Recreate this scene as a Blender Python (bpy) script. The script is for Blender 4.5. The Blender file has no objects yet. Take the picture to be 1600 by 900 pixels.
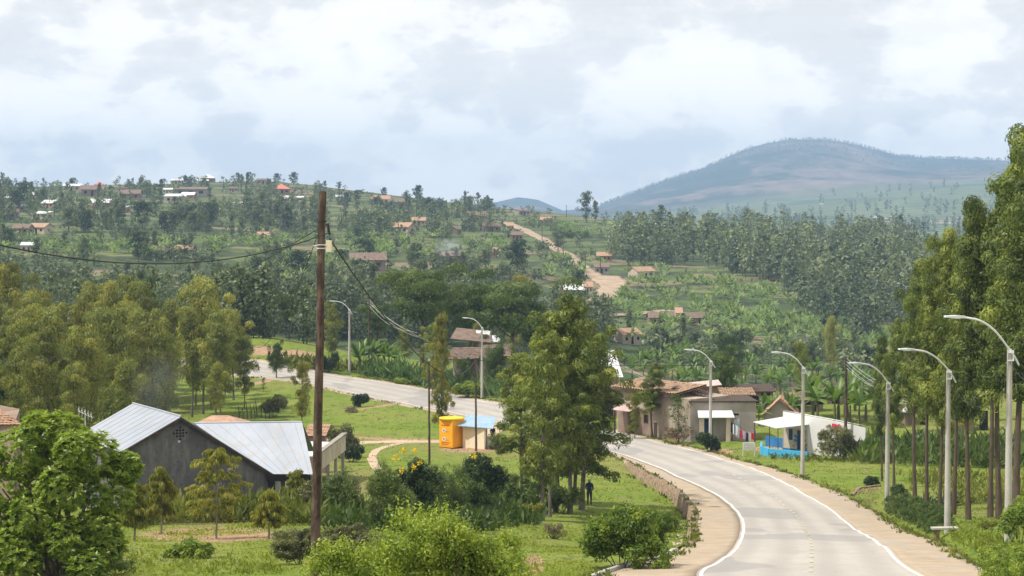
import bpy, bmesh, math, random
import numpy as np
from mathutils import Vector, Matrix

C = bpy.context.scene.collection
SC = bpy.context.scene
R = math.radians

# ------------------------------------------------------------------ camera, sky, sun, exposure
F = 3111.0                       # focal length in pixels of the 1600 px wide photograph
PITCH = math.atan(110.0 / F)
CP, SP = math.cos(PITCH), math.sin(PITCH)
CZ = 20.0
SUN_EL, SUN_AZ = 58.0, 252.0     # azimuth measured clockwise from +Y (the view direction)

cam_d = bpy.data.cameras.new('camera')
cam_d.sensor_width = 36.0
cam_d.lens = 36.0 * F / 1600.0
cam_d.clip_start, cam_d.clip_end = 0.5, 40000.0
cam = bpy.data.objects.new('camera', cam_d)
C.objects.link(cam)
cam.location = (0, 0, CZ)
cam.rotation_euler = (R(90) - PITCH, 0, 0)
SC.camera = cam

SC.view_settings.view_transform = 'Standard'
SC.view_settings.look = 'None'
SC.view_settings.exposure = 0.04
SC.view_settings.gamma = 1.0
SC.view_settings.use_curve_mapping = False
SC.render.engine = 'CYCLES'
SC.cycles.use_denoising = True
SC.cycles.max_bounces = 6
SC.cycles.diffuse_bounces = 3
SC.cycles.glossy_bounces = 2
SC.cycles.transmission_bounces = 3
SC.cycles.volume_bounces = 0
SC.cycles.sample_clamp_indirect = 4.0

world = bpy.data.worlds.new('World')
SC.world = world
world.use_nodes = True
nt = world.node_tree
for n in list(nt.nodes): nt.nodes.remove(n)
def N(t, k, **kw):
    n = t.nodes.new(k)
    for a, v in kw.items():
        if a in ('inp',):
            for i, x in v.items(): n.inputs[i].default_value = x
        else: setattr(n, a, v)
    return n
def ramp(t, stops, interp='LINEAR'):
    r = N(t, 'ShaderNodeValToRGB')
    cr = r.color_ramp; cr.interpolation = interp
    while len(cr.elements) < len(stops): cr.elements.new(0.5)
    for e, (p, c) in zip(cr.elements, stops):
        e.position = p
        e.color = (c, c, c, 1) if isinstance(c, (int, float)) else (*c[:3], 1)
    return r
L = nt.links.new
sky = N(nt, 'ShaderNodeTexSky', sky_type='NISHITA', sun_disc=False)
sky.sun_elevation = R(SUN_EL); sky.sun_rotation = R(SUN_AZ)
sky.air_density = 1.0; sky.dust_density = 2.0
co = N(nt, 'ShaderNodeTexCoord')
mp = N(nt, 'ShaderNodeMapping'); mp.inputs['Scale'].default_value = (1, 1, 1.8); mp.inputs['Location'].default_value = (3.31, 1.7, 0.6)
L(co.outputs['Generated'], mp.inputs['Vector'])
n1 = N(nt, 'ShaderNodeTexNoise'); n1.inputs['Scale'].default_value = 16.0; n1.inputs['Detail'].default_value = 12.0
n1.inputs['Roughness'].default_value = 0.52; n1.inputs['Distortion'].default_value = 0.0
n2 = N(nt, 'ShaderNodeTexNoise'); n2.inputs['Scale'].default_value = 14.0; n2.inputs['Detail'].default_value = 6.0
n2.inputs['Roughness'].default_value = 0.6
mp2 = N(nt, 'ShaderNodeMapping'); mp2.inputs['Location'].default_value = (9.0, 4.2, 7.7); mp2.inputs['Scale'].default_value = (1, 1, 2.6)
L(co.outputs['Generated'], mp2.inputs['Vector'])
L(mp.outputs[0], n1.inputs['Vector']); L(mp2.outputs[0], n2.inputs['Vector'])
CLOUD_GREY, CLOUD_WHITE = (9.4, 9.1, 8.75), (12.6, 12.0, 11.1)
shade = ramp(nt, [(0.40, (0.0,)*3), (0.465, (0.30,)*3), (0.495, (0.72,)*3), (0.56, (1.0,)*3)])
n3 = N(nt, 'ShaderNodeTexNoise'); n3.inputs['Scale'].default_value = 34.0; n3.inputs['Detail'].default_value = 8.0; n3.inputs['Roughness'].default_value = 0.5
L(mp.outputs[0], n3.inputs['Vector'])
def _m(op, a, b):
    q = N(nt, 'ShaderNodeMath', operation=op)
    for i, v in enumerate((a, b)):
        if isinstance(v, (int, float)): q.inputs[i].default_value = v
        else: L(v, q.inputs[i])
    return q.outputs[0]
bil = _m('SUBTRACT', 0.62, _m('MULTIPLY', _m('ABSOLUTE', _m('SUBTRACT', n3.outputs['Fac'], 0.5), 0.0), 2.2))   # puffy billows
L(_m('ADD', _m('MULTIPLY', n1.outputs['Fac'], 0.82), _m('MULTIPLY', bil, 0.18)), shade.inputs['Fac'])
ccol = N(nt, 'ShaderNodeMix', data_type='RGBA')
ccol.inputs[6].default_value = (*CLOUD_GREY, 1); ccol.inputs[7].default_value = (*CLOUD_WHITE, 1)
L(shade.outputs[0], ccol.inputs[0])
cover = ramp(nt, [(0.32, (0.88,)*3), (0.44, (1.0,)*3)])
L(n2.outputs['Fac'], cover.inputs['Fac'])
mixc = N(nt, 'ShaderNodeMix', data_type='RGBA')
L(cover.outputs[0], mixc.inputs[0]); L(sky.outputs[0], mixc.inputs[6]); L(ccol.outputs[2], mixc.inputs[7])
bg = N(nt, 'ShaderNodeBackground'); bg.inputs['Strength'].default_value = 0.13
sx = N(nt, 'ShaderNodeSeparateXYZ'); L(co.outputs['Generated'], sx.inputs[0])
el = ramp(nt, [(0.0, (1.0,)*3), (0.03, (1.0,)*3), (0.11, (0.80,)*3), (1.0, (0.66,)*3)]); L(sx.outputs['Z'], el.inputs['Fac'])   # hand-set gradient: sky brightest at the horizon, dimmer overhead, to offset the haze
mel = N(nt, 'ShaderNodeMix', data_type='RGBA', blend_type='MULTIPLY'); mel.inputs[0].default_value = 1.0
L(mixc.outputs[2], mel.inputs[6]); L(el.outputs[0], mel.inputs[7]); L(mel.outputs[2], bg.inputs['Color'])
wo = N(nt, 'ShaderNodeOutputWorld'); L(bg.outputs[0], wo.inputs['Surface'])

sun_d = bpy.data.lights.new('sun', 'SUN')
sun_d.energy = 4.8; sun_d.angle = R(1.2); sun_d.color = (1.0, 0.955, 0.88)
sun = bpy.data.objects.new('sun', sun_d); C.objects.link(sun)
_a = R(SUN_AZ)
_sv = Vector((math.sin(_a) * math.cos(R(SUN_EL)), math.cos(_a) * math.cos(R(SUN_EL)), math.sin(R(SUN_EL))))
sun.rotation_euler = _sv.to_track_quat('Z', 'Y').to_euler()

# ------------------------------------------------------------------ pixel / terrain helpers
def ray(px, py):
    X, U = px - 800.0, 450.0 - py
    return np.array((X, F * CP + U * SP, -F * SP + U * CP))
def at(px, py, d):
    r = ray(px, py)
    return (r[0] / r[1] * d, d, CZ + r[2] / r[1] * d)
def zy(py, d):
    r = ray(800, py); return CZ + r[2] / r[1] * d
def proj(x, y, z):
    z = z - CZ
    fw = y * CP - z * SP; up = y * SP + z * CP
    return 800 + F * x / fw, 450 - F * up / fw

# distance rows: (d, {px: value}); near rows hold height relative to the eye, far rows hold the screen row
PXC = np.array([-2600, -1200, -400, 0, 200, 400, 600, 800, 900, 1000, 1200, 1400, 1600, 2000, 2800, 4200], float)
def rowz(*v): return np.array(v, float)
NEAR = [(0.5, -1.7), (8, -2.7), (20, -5.0), (45, -9.2), (60, -11.05), (83, -13.6), (97, -15.3), (124, -17.9), (148, -19.1), (175, -20.4), (206, -20.5)]
ROWS = []
for d, z in NEAR: ROWS.append((d, np.full(16, z)))
#            -2600 -1200 -400   0    200   400   600   800   900   1000  1200  1400  1600  2000  2800  4200
ROWS.append((226, rowz(-20, -20, -20, -20, -20, -20, -20.6, -20.5, -20.5, -20.8, -21, -21, -20.5, -19, -18, -18)))
ROWS.append((242, rowz(-19, -19, -19, -19, -19.2, -19.4, -20, -20.6, -21, -21.5, -22, -22, -21, -19, -18, -18)))
ROWS.append((251, rowz(-17.8, -17.8, -17.8, -17.8, -17.9, -17.9, -19.5, -20.6, -21.2, -22, -22.6, -22.5, -21.5, -19, -18, -18)))
ROWS.append((263, rowz(-16.3, -16.3, -16.3, -16.3, -16.3, -16.4, -19.3, -20.8, -21.8, -23, -23.6, -23.5, -22, -19, -18, -18)))
ROWS.append((285, rowz(-16.5, -16.5, -16.5, -16.5, -16.7, -16.9, -20, -21.8, -23, -25, -25.5, -25, -23, -20, -18, -18)))
ROWS.append((320, rowz(-20, -20, -20, -20, -21, -22, -23, -24, -26, -28.5, -29, -28.5, -26, -22, -18, -18)))
ROWS.append((360, rowz(-24, -24, -24, -24, -24.5, -25, -25.5, -26, -28, -31, -31.5, -31, -28, -24, -18, -18)))
def rowy(d, *v): return (d, np.array([zy(p, d) - CZ for p in v]))
ROWS.append(rowy(430, 470, 470, 470, 470, 474, 480, 485, 500, 520, 540, 552, 555, 540, 500, 460, 460))
ROWS.append(rowy(520, 405, 405, 405, 410, 412, 432, 442, 458, 486, 494, 503, 515, 500, 470, 440, 440))
ROWS.append(rowy(600, 375, 375, 375, 380, 385, 402, 408, 422, 448, 452, 462, 475, 465, 440, 420, 420))
ROWS.append(rowy(700, 345, 345, 345, 350, 356, 370, 376, 390, 404, 415, 425, 436, 435, 410, 400, 400))
ROWS.append(rowy(850, 320, 318, 318, 322, 328, 338, 347, 354, 362, 374, 396, 405, 405, 390, 375, 375))
ROWS.append(rowy(1000, 303, 300, 300, 305, 308, 312, 326, 338, 341, 352, 371, 378, 380, 370, 360, 360))
ROWS.append(rowy(1130, 298, 295, 292, 296, 296, 295, 309, 329, 337, 353, 371, 378, 380, 370, 360, 360))
ROWS.append(rowy(1300, 296, 294, 292, 294, 289, 284, 304, 329, 341, 359, 374, 380, 380, 370, 360, 360))
ROWS.append(rowy(1600, 310, 310, 308, 309, 302, 300, 318, 338, 348, 362, 376, 380, 380, 370, 360, 360))
ROWS.append(rowy(2100, 340, 340, 340, 340, 340, 340, 342, 346, 350, 356, 362, 364, 362, 358, 352, 352))
ROWS.append(rowy(2700, 345, 345, 345, 345, 345, 345, 345, 345, 346, 347, 343, 338, 334, 330, 330, 330))
ROWS.append(rowy(3400, 343, 343, 343, 343, 343, 343, 343, 343, 342, 340, 328, 312, 300, 300, 300, 300))
ROWS.append(rowy(4200, 342, 342, 342, 342, 342, 342, 342, 342, 340, 336, 318, 297, 283, 285, 285, 285))
ROWS.append(rowy(5200, 342, 342, 342, 342, 342, 342, 342, 342, 340, 334, 314, 296, 284, 285, 285, 285))
ROWS.append(rowy(8500, 341, 341, 341, 341, 341, 341, 341, 341, 341, 341, 335, 330, 330, 330, 330, 330))
ROWS.append(rowy(9600, 342, 342, 342, 342, 342, 342, 342, 342, 342, 342, 342, 342, 342, 342, 342, 342))
_D = np.array([r[0] for r in ROWS]); _Z = np.array([r[1] for r in ROWS])
_LD = np.log(_D + 10.0)
def _pchip(xs, ys, xq):
    h = np.diff(xs); dl = np.diff(ys) / h; m = np.zeros_like(ys)
    for i in range(1, len(xs) - 1):
        if dl[i - 1] * dl[i] > 0:
            w1 = 2 * h[i] + h[i - 1]; w2 = h[i] + 2 * h[i - 1]
            m[i] = (w1 + w2) / (w1 / dl[i - 1] + w2 / dl[i])
    m[0], m[-1] = dl[0], dl[-1]
    k = np.clip(np.searchsorted(xs, xq) - 1, 0, len(xs) - 2)
    t = (xq - xs[k]) / h[k]
    return ((2*t**3 - 3*t**2 + 1) * ys[k] + (t**3 - 2*t**2 + t) * h[k] * m[k] + (-2*t**3 + 3*t**2) * ys[k+1] + (t**3 - t**2) * h[k] * m[k+1])
_LQ = np.linspace(_LD[0], _LD[-1], 900)
_PQ = np.linspace(PXC[0], PXC[-1], 681)
_tmp = np.array([_pchip(_LD, _Z[:, j], _LQ) for j in range(16)])
_LUT = np.array([_pchip(PXC, _tmp[:, i], _PQ) for i in range(len(_LQ))])

MR_X = np.array([-2600, -600, 100, 500, 740, 770, 810, 840, 880, 930, 1000, 1050, 1100, 1140, 1180, 1230, 1290, 1340, 1400, 1450, 1550, 1650, 1900, 2400, 4200], float)
MR_Y = np.array([320, 320, 335, 338, 330, 318, 309, 313, 330, 325, 298, 279, 263, 244, 229, 219, 219, 228, 244, 248, 252, 258, 290, 270, 300], float)
def _vn(x, y, seed=0):
    """cheap smooth value noise"""
    xi = np.floor(x).astype(np.int64); yi = np.floor(y).astype(np.int64)
    fx = x - xi; fy = y - yi; fx = fx*fx*(3-2*fx); fy = fy*fy*(3-2*fy)
    def h(a, b):
        n = (a * 374761393 + b * 668265263 + seed * 1442695041) & 0xffffffff
        n = ((n ^ (n >> 13)) * 1274126177) & 0xffffffff
        return ((n ^ (n >> 16)) & 0xffff) / 65535.0
    return (h(xi, yi)*(1-fx) + h(xi+1, yi)*fx)*(1-fy) + (h(xi, yi+1)*(1-fx) + h(xi+1, yi+1)*fx)*fy
def fbm(x, y, o=4, seed=0):
    s = 0; a = 0.5
    for i in range(o):
        s = s + a * _vn(x * 2**i, y * 2**i, seed + i * 17); a *= 0.5
    return s
def base_h(x, y):
    x = np.asarray(x, float); y = np.maximum(np.asarray(y, float), 0.5)
    px = np.clip(800 + F * x / (y + 2.0), PXC[0], PXC[-1])
    ld = np.clip(np.log(y + 10.0), _LQ[0], _LQ[-1])
    i = np.clip((ld - _LQ[0]) / (_LQ[1] - _LQ[0]), 0, len(_LQ) - 1.001); j = np.clip((px - _PQ[0]) / (_PQ[1] - _PQ[0]), 0, len(_PQ) - 1.001)
    i0 = i.astype(int); j0 = j.astype(int); a = i - i0; b = j - j0
    z = (_LUT[i0, j0]*(1-a)*(1-b) + _LUT[i0+1, j0]*a*(1-b) + _LUT[i0, j0+1]*(1-a)*b + _LUT[i0+1, j0+1]*a*b)
    # mountain
    rz = (341.0 - np.interp(px, MR_X, MR_Y)) / F * 7000.0
    s = np.clip((y - 4300) / 2700.0, 0, 1); prof = np.where(y < 7000, s * s * (3 - 2 * s) * 0.55 + 0.45 * s, np.clip(1 - (y - 7000) / 2500.0, 0, 1))
    nz = fbm(x / 420.0, y / 900.0, 4, 5) - 0.47
    pm = np.where(y < 7000, prof, np.clip(1 - (y - 7000) / 4000.0, 0, 1)) * (rz > 0)
    z = z * (1 - pm) + np.maximum(rz, 0) * prof + np.maximum(rz, 0) * 0.40 * nz * np.clip(prof * (1 - prof) * 4, 0, 1)
    # knolls on the hillside, smooth near ground
    k = np.clip((y - 330) / 200.0, 0, 1) * np.clip((2600 - y) / 600.0, 0, 1)
    z = z + k * (fbm(x / 45.0, y / 45.0, 3, 9) - 0.44) * 3.0
    k2 = np.clip((y - 20) / 30, 0, 1) * np.clip((420 - y) / 100.0, 0, 1)
    z = z + k2 * ((fbm(x / 5.0, y / 9.0, 3, 2) - 0.44) * 0.32 + (fbm(x / 1.7, y / 2.6, 2, 6) - 0.38) * 0.10)
    return z + CZ
def hit_base(px, py, dmin=30.0, dmax=8000.0, hf=None):
    hf = hf or base_h
    r = ray(px, py); r = r / r[1]
    d = np.exp(np.linspace(math.log(dmin), math.log(dmax), 2500))
    g = CZ + r[2] * d - hf(r[0] * d, d)
    k = np.where(g <= 0)[0]
    if len(k) == 0: return None
    k = k[0]
    if k == 0: dd = d[0]
    else: dd = d[k-1] + (d[k] - d[k-1]) * g[k-1] / (g[k-1] - g[k])
    return (float(r[0] * dd), float(dd), float(CZ + r[2] * dd))
def catmull(P, n=8):
    P = np.array(P, float); Q = np.vstack([2*P[0]-P[1], P, 2*P[-1]-P[-2]]); out = []
    for i in range(1, len(Q) - 2):
        for k in range(n):
            t = k / n
            out.append(0.5*((2*Q[i]) + (-Q[i-1]+Q[i+1])*t + (2*Q[i-1]-5*Q[i]+4*Q[i+1]-Q[i+2])*t*t + (-Q[i-1]+3*Q[i]-3*Q[i+1]+Q[i+2])*t**3))
    out.append(Q[-2]); return np.array(out)
def in_poly(x, y, poly):
    inside = np.zeros(np.shape(x), bool); n = len(poly)
    for i in range(n):
        x1, y1 = poly[i][:2]; x2, y2 = poly[(i+1) % n][:2]
        if y1 == y2: continue
        c = ((y1 > y) != (y2 > y)) & (x < (x2-x1)*(y-y1)/(y2-y1)+x1)
        inside ^= c
    return inside
def dist_poly(x, y, pl):
    d = np.full(np.shape(x), 1e9)
    for i in range(len(pl) - 1):
        ax, ay = pl[i][:2]; bx, by = pl[i+1][:2]
        vx, vy = bx-ax, by-ay; l2 = vx*vx+vy*vy + 1e-12
        t = np.clip(((x-ax)*vx + (y-ay)*vy)/l2, 0, 1)
        d = np.minimum(d, np.hypot(x-ax-t*vx, y-ay-t*vy))
    return d

# ------------------------------------------------------------------ road plan, taken from the painted edge lines
def plan(pts, dmin=40.0): return [hit_base(a, b, dmin)[:2] for a, b in pts]
_near_l, _near_r = (7.0, 42.0), (13.5, 42.0)
RL = catmull([(1.0, 5.0), (3.0, 22.0), (5.6, 45.0)] + plan([(1080, 900), (1128, 875), (1150, 850), (1157, 820), (1143, 795), (1100, 765), (1040, 738), (975, 712), (850, 678), (725, 650), (612, 627), (502, 603), (400, 588)]) + [(-46.0, 243.0), (-64, 246), (-90.0, 254.0), (-130, 270), (-200, 300)], 8)
RR = catmull([(8.0, 5.0), (10.0, 22.0), (12.2, 45.0)] + plan([(1440, 900), (1380, 853), (1308, 802), (1250, 767), (1180, 733), (1100, 708), (1005, 685), (860, 650), (780, 631), (650, 606), (505, 584), (400, 563)]) + [(-46.0, 251.5), (-64, 254.0), (-90.0, 262.0), (-130, 278), (-200, 308)], 8)
def smooth_pl(P, k=6, it=3):
    P = np.array(P, float); w = np.ones(2*k+1)/(2*k+1)
    for _ in range(it):
        Q = np.vstack([np.repeat(P[:1], k, 0) - (P[1]-P[0])*np.arange(k, 0, -1)[:, None], P, np.repeat(P[-1:], k, 0) + (P[-1]-P[-2])*np.arange(1, k+1)[:, None]])
        P = np.stack([np.convolve(Q[:, i], w, 'valid') for i in range(2)], 1)
    return P
def offs(P, w, side):
    P = np.array(P); T = np.gradient(P, axis=0); T /= np.linalg.norm(T, axis=1)[:, None] + 1e-9
    Nn = np.stack([-T[:, 1], T[:, 0]], 1) * side
    w = np.asarray(w)
    return P + Nn * (w[:, None] if w.ndim else w)
def _even(P, ds=.6):
    P = np.array(P, float); s = np.concatenate([[0], np.cumsum(np.hypot(*np.diff(P, axis=0).T))]); q = np.linspace(0, s[-1], int(s[-1]/ds)); return np.stack([np.interp(q, s, P[:, k]) for k in range(2)], 1)
RL = smooth_pl(_even(RL), 5, 2)[::2]; RR = smooth_pl(_even(RR), 5, 2)[::2]
def wid(P, pairs):   # width along the line as a function of distance from the eye
    return np.interp(np.array(P)[:, 1], [p[0] for p in pairs], [p[1] for p in pairs])
SL = offs(RL, wid(RL, [(40, 4.2), (60, 3.4), (70, 2.1), (84, 1.9), (100, 2.6), (125, 2.4), (150, 1.6), (172, 1.0), (190, 1.1), (250, 1.0)]), 1)   # outer edge of left shoulder
SR = offs(RR, wid(RR, [(40, 2.4), (70, 2.4), (100, 2.2), (130, 2.4), (160, 1.3), (175, .9), (250, .9)]), -1)
CORR = [tuple(p) for p in SL] + [tuple(p) for p in SR[::-1]]
WALL = np.array([p for p in SL if 78 < p[1] < 162])
DITCH = np.array([p for p in offs(SR, 1.6, -1) if 50 < p[1] < 128])
def ground_h(x, y):
    """terrain with the drop behind the retaining wall and the ditch right of the road"""
    x = np.asarray(x, float); y = np.asarray(y, float)
    z = base_h(x, y)
    m = (y > 60) & (y < 180) & (x > -25) & (x < 30)
    if np.any(m):
        xm, ym = x[m], y[m]; d = dist_poly(xm, ym, WALL[::2])
        ins = in_poly(xm, ym, CORR)
        left = xm < np.interp(ym, RL[:, 1][:150], RL[:, 0][:150])
        end = np.clip((ym - 74) / 12, 0, 1) * np.clip((166 - ym) / 14, 0, 1)
        cut = np.where(left & ~ins, 0.85 * end * np.clip(1 - d / 13.0, 0, 1)**1.2, 0)
        dd = dist_poly(xm, ym, DITCH[::2])
        cut = cut + np.where(~left & ~ins, 0.75 * np.exp(-(dd / 1.0)**2), 0)
        z = z.copy(); z[m] = z[m] - cut
    return z
_hc = {}
def hit(px, py, dmin=30.0, dmax=8000.0):
    k = (px, py, dmin)
    if k not in _hc: _hc[k] = hit_base(px, py, dmin, dmax, ground_h)
    return _hc[k]
def gz(x, y): return float(ground_h(np.array([x]), np.array([y]))[0])
def gat(px, d):
    """ground point under pixel column px at distance d"""
    x = (px - 800.0) / (F * CP) * d
    return (x, d, gz(x, d))

# ------------------------------------------------------------------ object helpers
def tag(o, label=None, cat=None, group=None, kind=None):
    if label: o['label'] = label
    if cat: o['category'] = cat
    if group: o['group'] = group
    if kind: o['kind'] = kind
    return o
def empty(name, loc, rz=0.0, label=None, cat=None, group=None):
    o = bpy.data.objects.new(name, None); C.objects.link(o)
    o.location = loc; o.rotation_euler = (0, 0, rz); o.empty_display_size = 0.3
    return tag(o, label, cat, group)
def link(name, me, parent=None, loc=None, rz=None):
    o = bpy.data.objects.new(name, me); C.objects.link(o)
    if parent is not None: o.parent = parent
    if loc is not None: o.location = loc
    if rz is not None: o.rotation_euler = (0, 0, rz)
    return o
def copy_tree(o, parent=None):
    c = o.copy(); C.objects.link(c)
    if parent is not None: c.parent = parent
    for ch in o.children: copy_tree(ch, c)
    return c
def np_mesh(name, V, loops, starts, totals, mats, mi=None, attrs=None, smooth=False):
    me = bpy.data.meshes.new(name)
    V = np.ascontiguousarray(V, dtype=np.float32); loops = np.ascontiguousarray(loops, dtype=np.int32)
    me.vertices.add(len(V)); me.vertices.foreach_set('co', V.ravel())
    me.loops.add(len(loops)); me.loops.foreach_set('vertex_index', loops)
    me.polygons.add(len(starts)); me.polygons.foreach_set('loop_start', np.ascontiguousarray(starts, dtype=np.int32))
    me.polygons.foreach_set('loop_total', np.ascontiguousarray(totals, dtype=np.int32))
    if mi is not None: me.polygons.foreach_set('material_index', np.ascontiguousarray(mi, dtype=np.int32))
    for m in (mats if isinstance(mats, (list, tuple)) else [mats]): me.materials.append(m)
    for k, a in (attrs or {}).items():
        at_ = me.attributes.new(k, 'FLOAT', 'POINT'); at_.data.foreach_set('value', np.ascontiguousarray(a, dtype=np.float32))
    me.update(calc_edges=True)
    if smooth: me.polygons.foreach_set('use_smooth', np.ones(len(starts), bool))
    return me
def quads_mesh(name, V, Fq, mats, mi=None, attrs=None, smooth=False):
    Fq = np.asarray(Fq, dtype=np.int32); n, k = Fq.shape
    return np_mesh(name, V, Fq.ravel(), np.arange(n) * k, np.full(n, k), mats, mi, attrs, smooth)

class MB:
    """collects boxes, bars, tubes and polygons; build() links them as one mesh object"""
    def __init__(s): s.v = []; s.f = []; s.sm = []
    def add(s, vs, fs, smooth=False):
        o = len(s.v); s.v += [tuple(map(float, p)) for p in vs]; s.f += [tuple(i + o for i in f) for f in fs]; s.sm += [smooth] * len(fs); return s
    def box(s, c, size, rz=0.0, rx=0.0, ry=0.0):
        hx, hy, hz = size[0]/2, size[1]/2, size[2]/2
        M = Matrix.Rotation(rz, 3, 'Z') @ Matrix.Rotation(ry, 3, 'Y') @ Matrix.Rotation(rx, 3, 'X')
        vs = [M @ Vector((a*hx, b*hy, e*hz)) + Vector(c) for e in (-1, 1) for b in (-1, 1) for a in (-1, 1)]
        return s.add(vs, [(0,2,3,1),(4,5,7,6),(0,1,5,4),(2,6,7,3),(0,4,6,2),(1,3,7,5)])
    def bx(s, x0, x1, y0, y1, z0, z1): return s.box(((x0+x1)/2, (y0+y1)/2, (z0+z1)/2), (abs(x1-x0), abs(y1-y0), abs(z1-z0)))
    def tube(s, pts, r, n=8, cap=True):
        pts = [Vector(p) for p in pts]; rs = r if isinstance(r, (list, tuple)) else [r]*len(pts)
        rings = []; up0 = None
        for i, p in enumerate(pts):
            t = (pts[min(i+1, len(pts)-1)] - pts[max(i-1, 0)]).normalized()
            if up0 is None:
                a = Vector((1, 0, 0)) if abs(t.z) > 0.9 else Vector((0, 0, 1)); up0 = t.cross(a).normalized()
            u = (up0 - t * up0.dot(t)).normalized(); up0 = u; w = t.cross(u)
            rings.append([p + (u*math.cos(2*math.pi*k/n) + w*math.sin(2*math.pi*k/n))*rs[i] for k in range(n)])
        o = len(s.v); vs = [q for g in rings for q in g]; fs = []
        for i in range(len(rings)-1):
            for k in range(n): fs.append((i*n+k, i*n+(k+1) % n, (i+1)*n+(k+1) % n, (i+1)*n+k))
        s.add(vs, fs, True)
        if cap: s.add(rings[0], [tuple(range(n))[::-1]]); s.add(rings[-1], [tuple(range(n))])
        return s
    def prism(s, poly, y0, y1):      # polygon in xz extruded along y
        n = len(poly); vs = [(x, y0, z) for x, z in poly] + [(x, y1, z) for x, z in poly]
        return s.add(vs, [tuple(range(n)), tuple(range(n, 2*n))[::-1]] + [((i+1) % n, i, i+n, (i+1) % n+n) for i in range(n)])
    def slab(s, quad, th):           # a thick sheet from four corners
        q = [Vector(p) for p in quad]; nn = (q[1]-q[0]).cross(q[3]-q[0]).normalized()
        if nn.z < 0: nn = -nn
        vs = [p for p in q] + [p - nn*th for p in q]
        return s.add(vs, [(0,1,2,3),(7,6,5,4),(0,4,5,1),(1,5,6,2),(2,6,7,3),(3,7,4,0)])
    def mesh(s, name, mat, bevel=0.0):
        me = bpy.data.meshes.new(name); me.from_pydata(s.v, [], s.f)
        for m in (mat if isinstance(mat, (list, tuple)) else [mat]): me.materials.append(m)
        me.update(); me.polygons.foreach_set('use_smooth', s.sm)
        bm = bmesh.new(); bm.from_mesh(me); bmesh.ops.recalc_face_normals(bm, faces=bm.faces)
        if bevel > 0:
            bmesh.ops.bevel(bm, geom=[e for e in bm.edges if len(e.link_faces) == 2 and e.calc_face_angle(0) > 0.6], offset=bevel, segments=1, affect='EDGES')
        bm.to_mesh(me); bm.free(); return me
    def build(s, name, mat, parent=None, bevel=0.0, loc=None, rz=None): return link(name, s.mesh(name, mat, bevel), parent, loc, rz)

# ------------------------------------------------------------------ materials
def mat(name):
    m = bpy.data.materials.new(name); m.use_nodes = True
    t = m.node_tree; b = t.nodes['Principled BSDF']; return m, t, b
def noise(t, scale, detail=4.0, rough=0.55, vec=None, out='Fac', dist=0.0):
    n = N(t, 'ShaderNodeTexNoise'); n.inputs['Scale'].default_value = scale; n.inputs['Detail'].default_value = detail
    n.inputs['Roughness'].default_value = rough; n.inputs['Distortion'].default_value = dist
    if vec is not None: t.links.new(vec, n.inputs['Vector'])
    return n.outputs[out]
def mixrgb(t, fac, a, b, mode='MIX'):
    m = N(t, 'ShaderNodeMix', data_type='RGBA', blend_type=mode)
    for sock, v in ((0, fac), (6, a), (7, b)):
        if isinstance(v, bpy.types.NodeSocket): t.links.new(v, m.inputs[sock])
        elif isinstance(v, (int, float)): m.inputs[sock].default_value = v if sock == 0 else (v, v, v, 1)
        else: m.inputs[sock].default_value = (*v[:3], 1)
    return m.outputs[2]
def rmp(t, fac, stops, interp='LINEAR'):
    r = ramp(t, stops, interp); t.links.new(fac, r.inputs['Fac']); return r.outputs[0]
def mth(t, op, a, b=0.0, c=None, clamp=False):
    m = N(t, 'ShaderNodeMath', operation=op, use_clamp=clamp)
    for i, v in enumerate((a, b, c)):
        if v is None: continue
        if isinstance(v, bpy.types.NodeSocket): t.links.new(v, m.inputs[i])
        else: m.inputs[i].default_value = v
    return m.outputs[0]
def attr(t, name): return N(t, 'ShaderNodeAttribute', attribute_name=name).outputs['Fac']
def pos(t): return N(t, 'ShaderNodeNewGeometry').outputs['Position']
def objco(t): return N(t, 'ShaderNodeTexCoord').outputs['Object']
def scalev(t, v, s, loc=(0, 0, 0)):
    m = N(t, 'ShaderNodeMapping'); m.inputs['Scale'].default_value = s; m.inputs['Location'].default_value = loc
    t.links.new(v, m.inputs['Vector']); return m.outputs[0]
def bump(t, b, h, strength=0.3, dist=0.05):
    n = N(t, 'ShaderNodeBump'); n.inputs['Strength'].default_value = strength; n.inputs['Distance'].default_value = dist
    t.links.new(h, n.inputs['Height']); t.links.new(n.outputs[0], b.inputs['Normal'])
def surf(name, c1, c2, scale=3.0, rough=0.8, spec=0.3, bmp=0.2, bd=0.02, metallic=0.0, detail=6.0, stain=None, c3=None):
    """two tone weathered surface in object space"""
    m, t, b = mat(name); o = objco(t)
    f = noise(t, scale, detail, 0.6, o); col = rmp(t, f, [(0.3, c1), (0.7, c2)])
    if stain:   # streaks running down the surface
        f2 = noise(t, 1.0, 5.0, 0.65, scalev(t, o, (stain[1], stain[1], stain[1] * 0.22)))
        col = mixrgb(t, rmp(t, f2, [(0.46, (0,)*3), (0.66, (stain[2],)*3)]), col, stain[0])
    if c3: col = mixrgb(t, rmp(t, noise(t, scale * 6, 3, 0.6, o), [(0.55, (0,)*3), (0.7, (0.5,)*3)]), col, c3)
    t.links.new(col, b.inputs['Base Color'])
    b.inputs['Roughness'].default_value = rough; b.inputs['Metallic'].default_value = metallic
    b.inputs['Specular IOR Level'].default_value = spec
    if bmp: bump(t, b, noise(t, scale * 5, 5, 0.6, o), bmp, bd)
    return m
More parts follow.
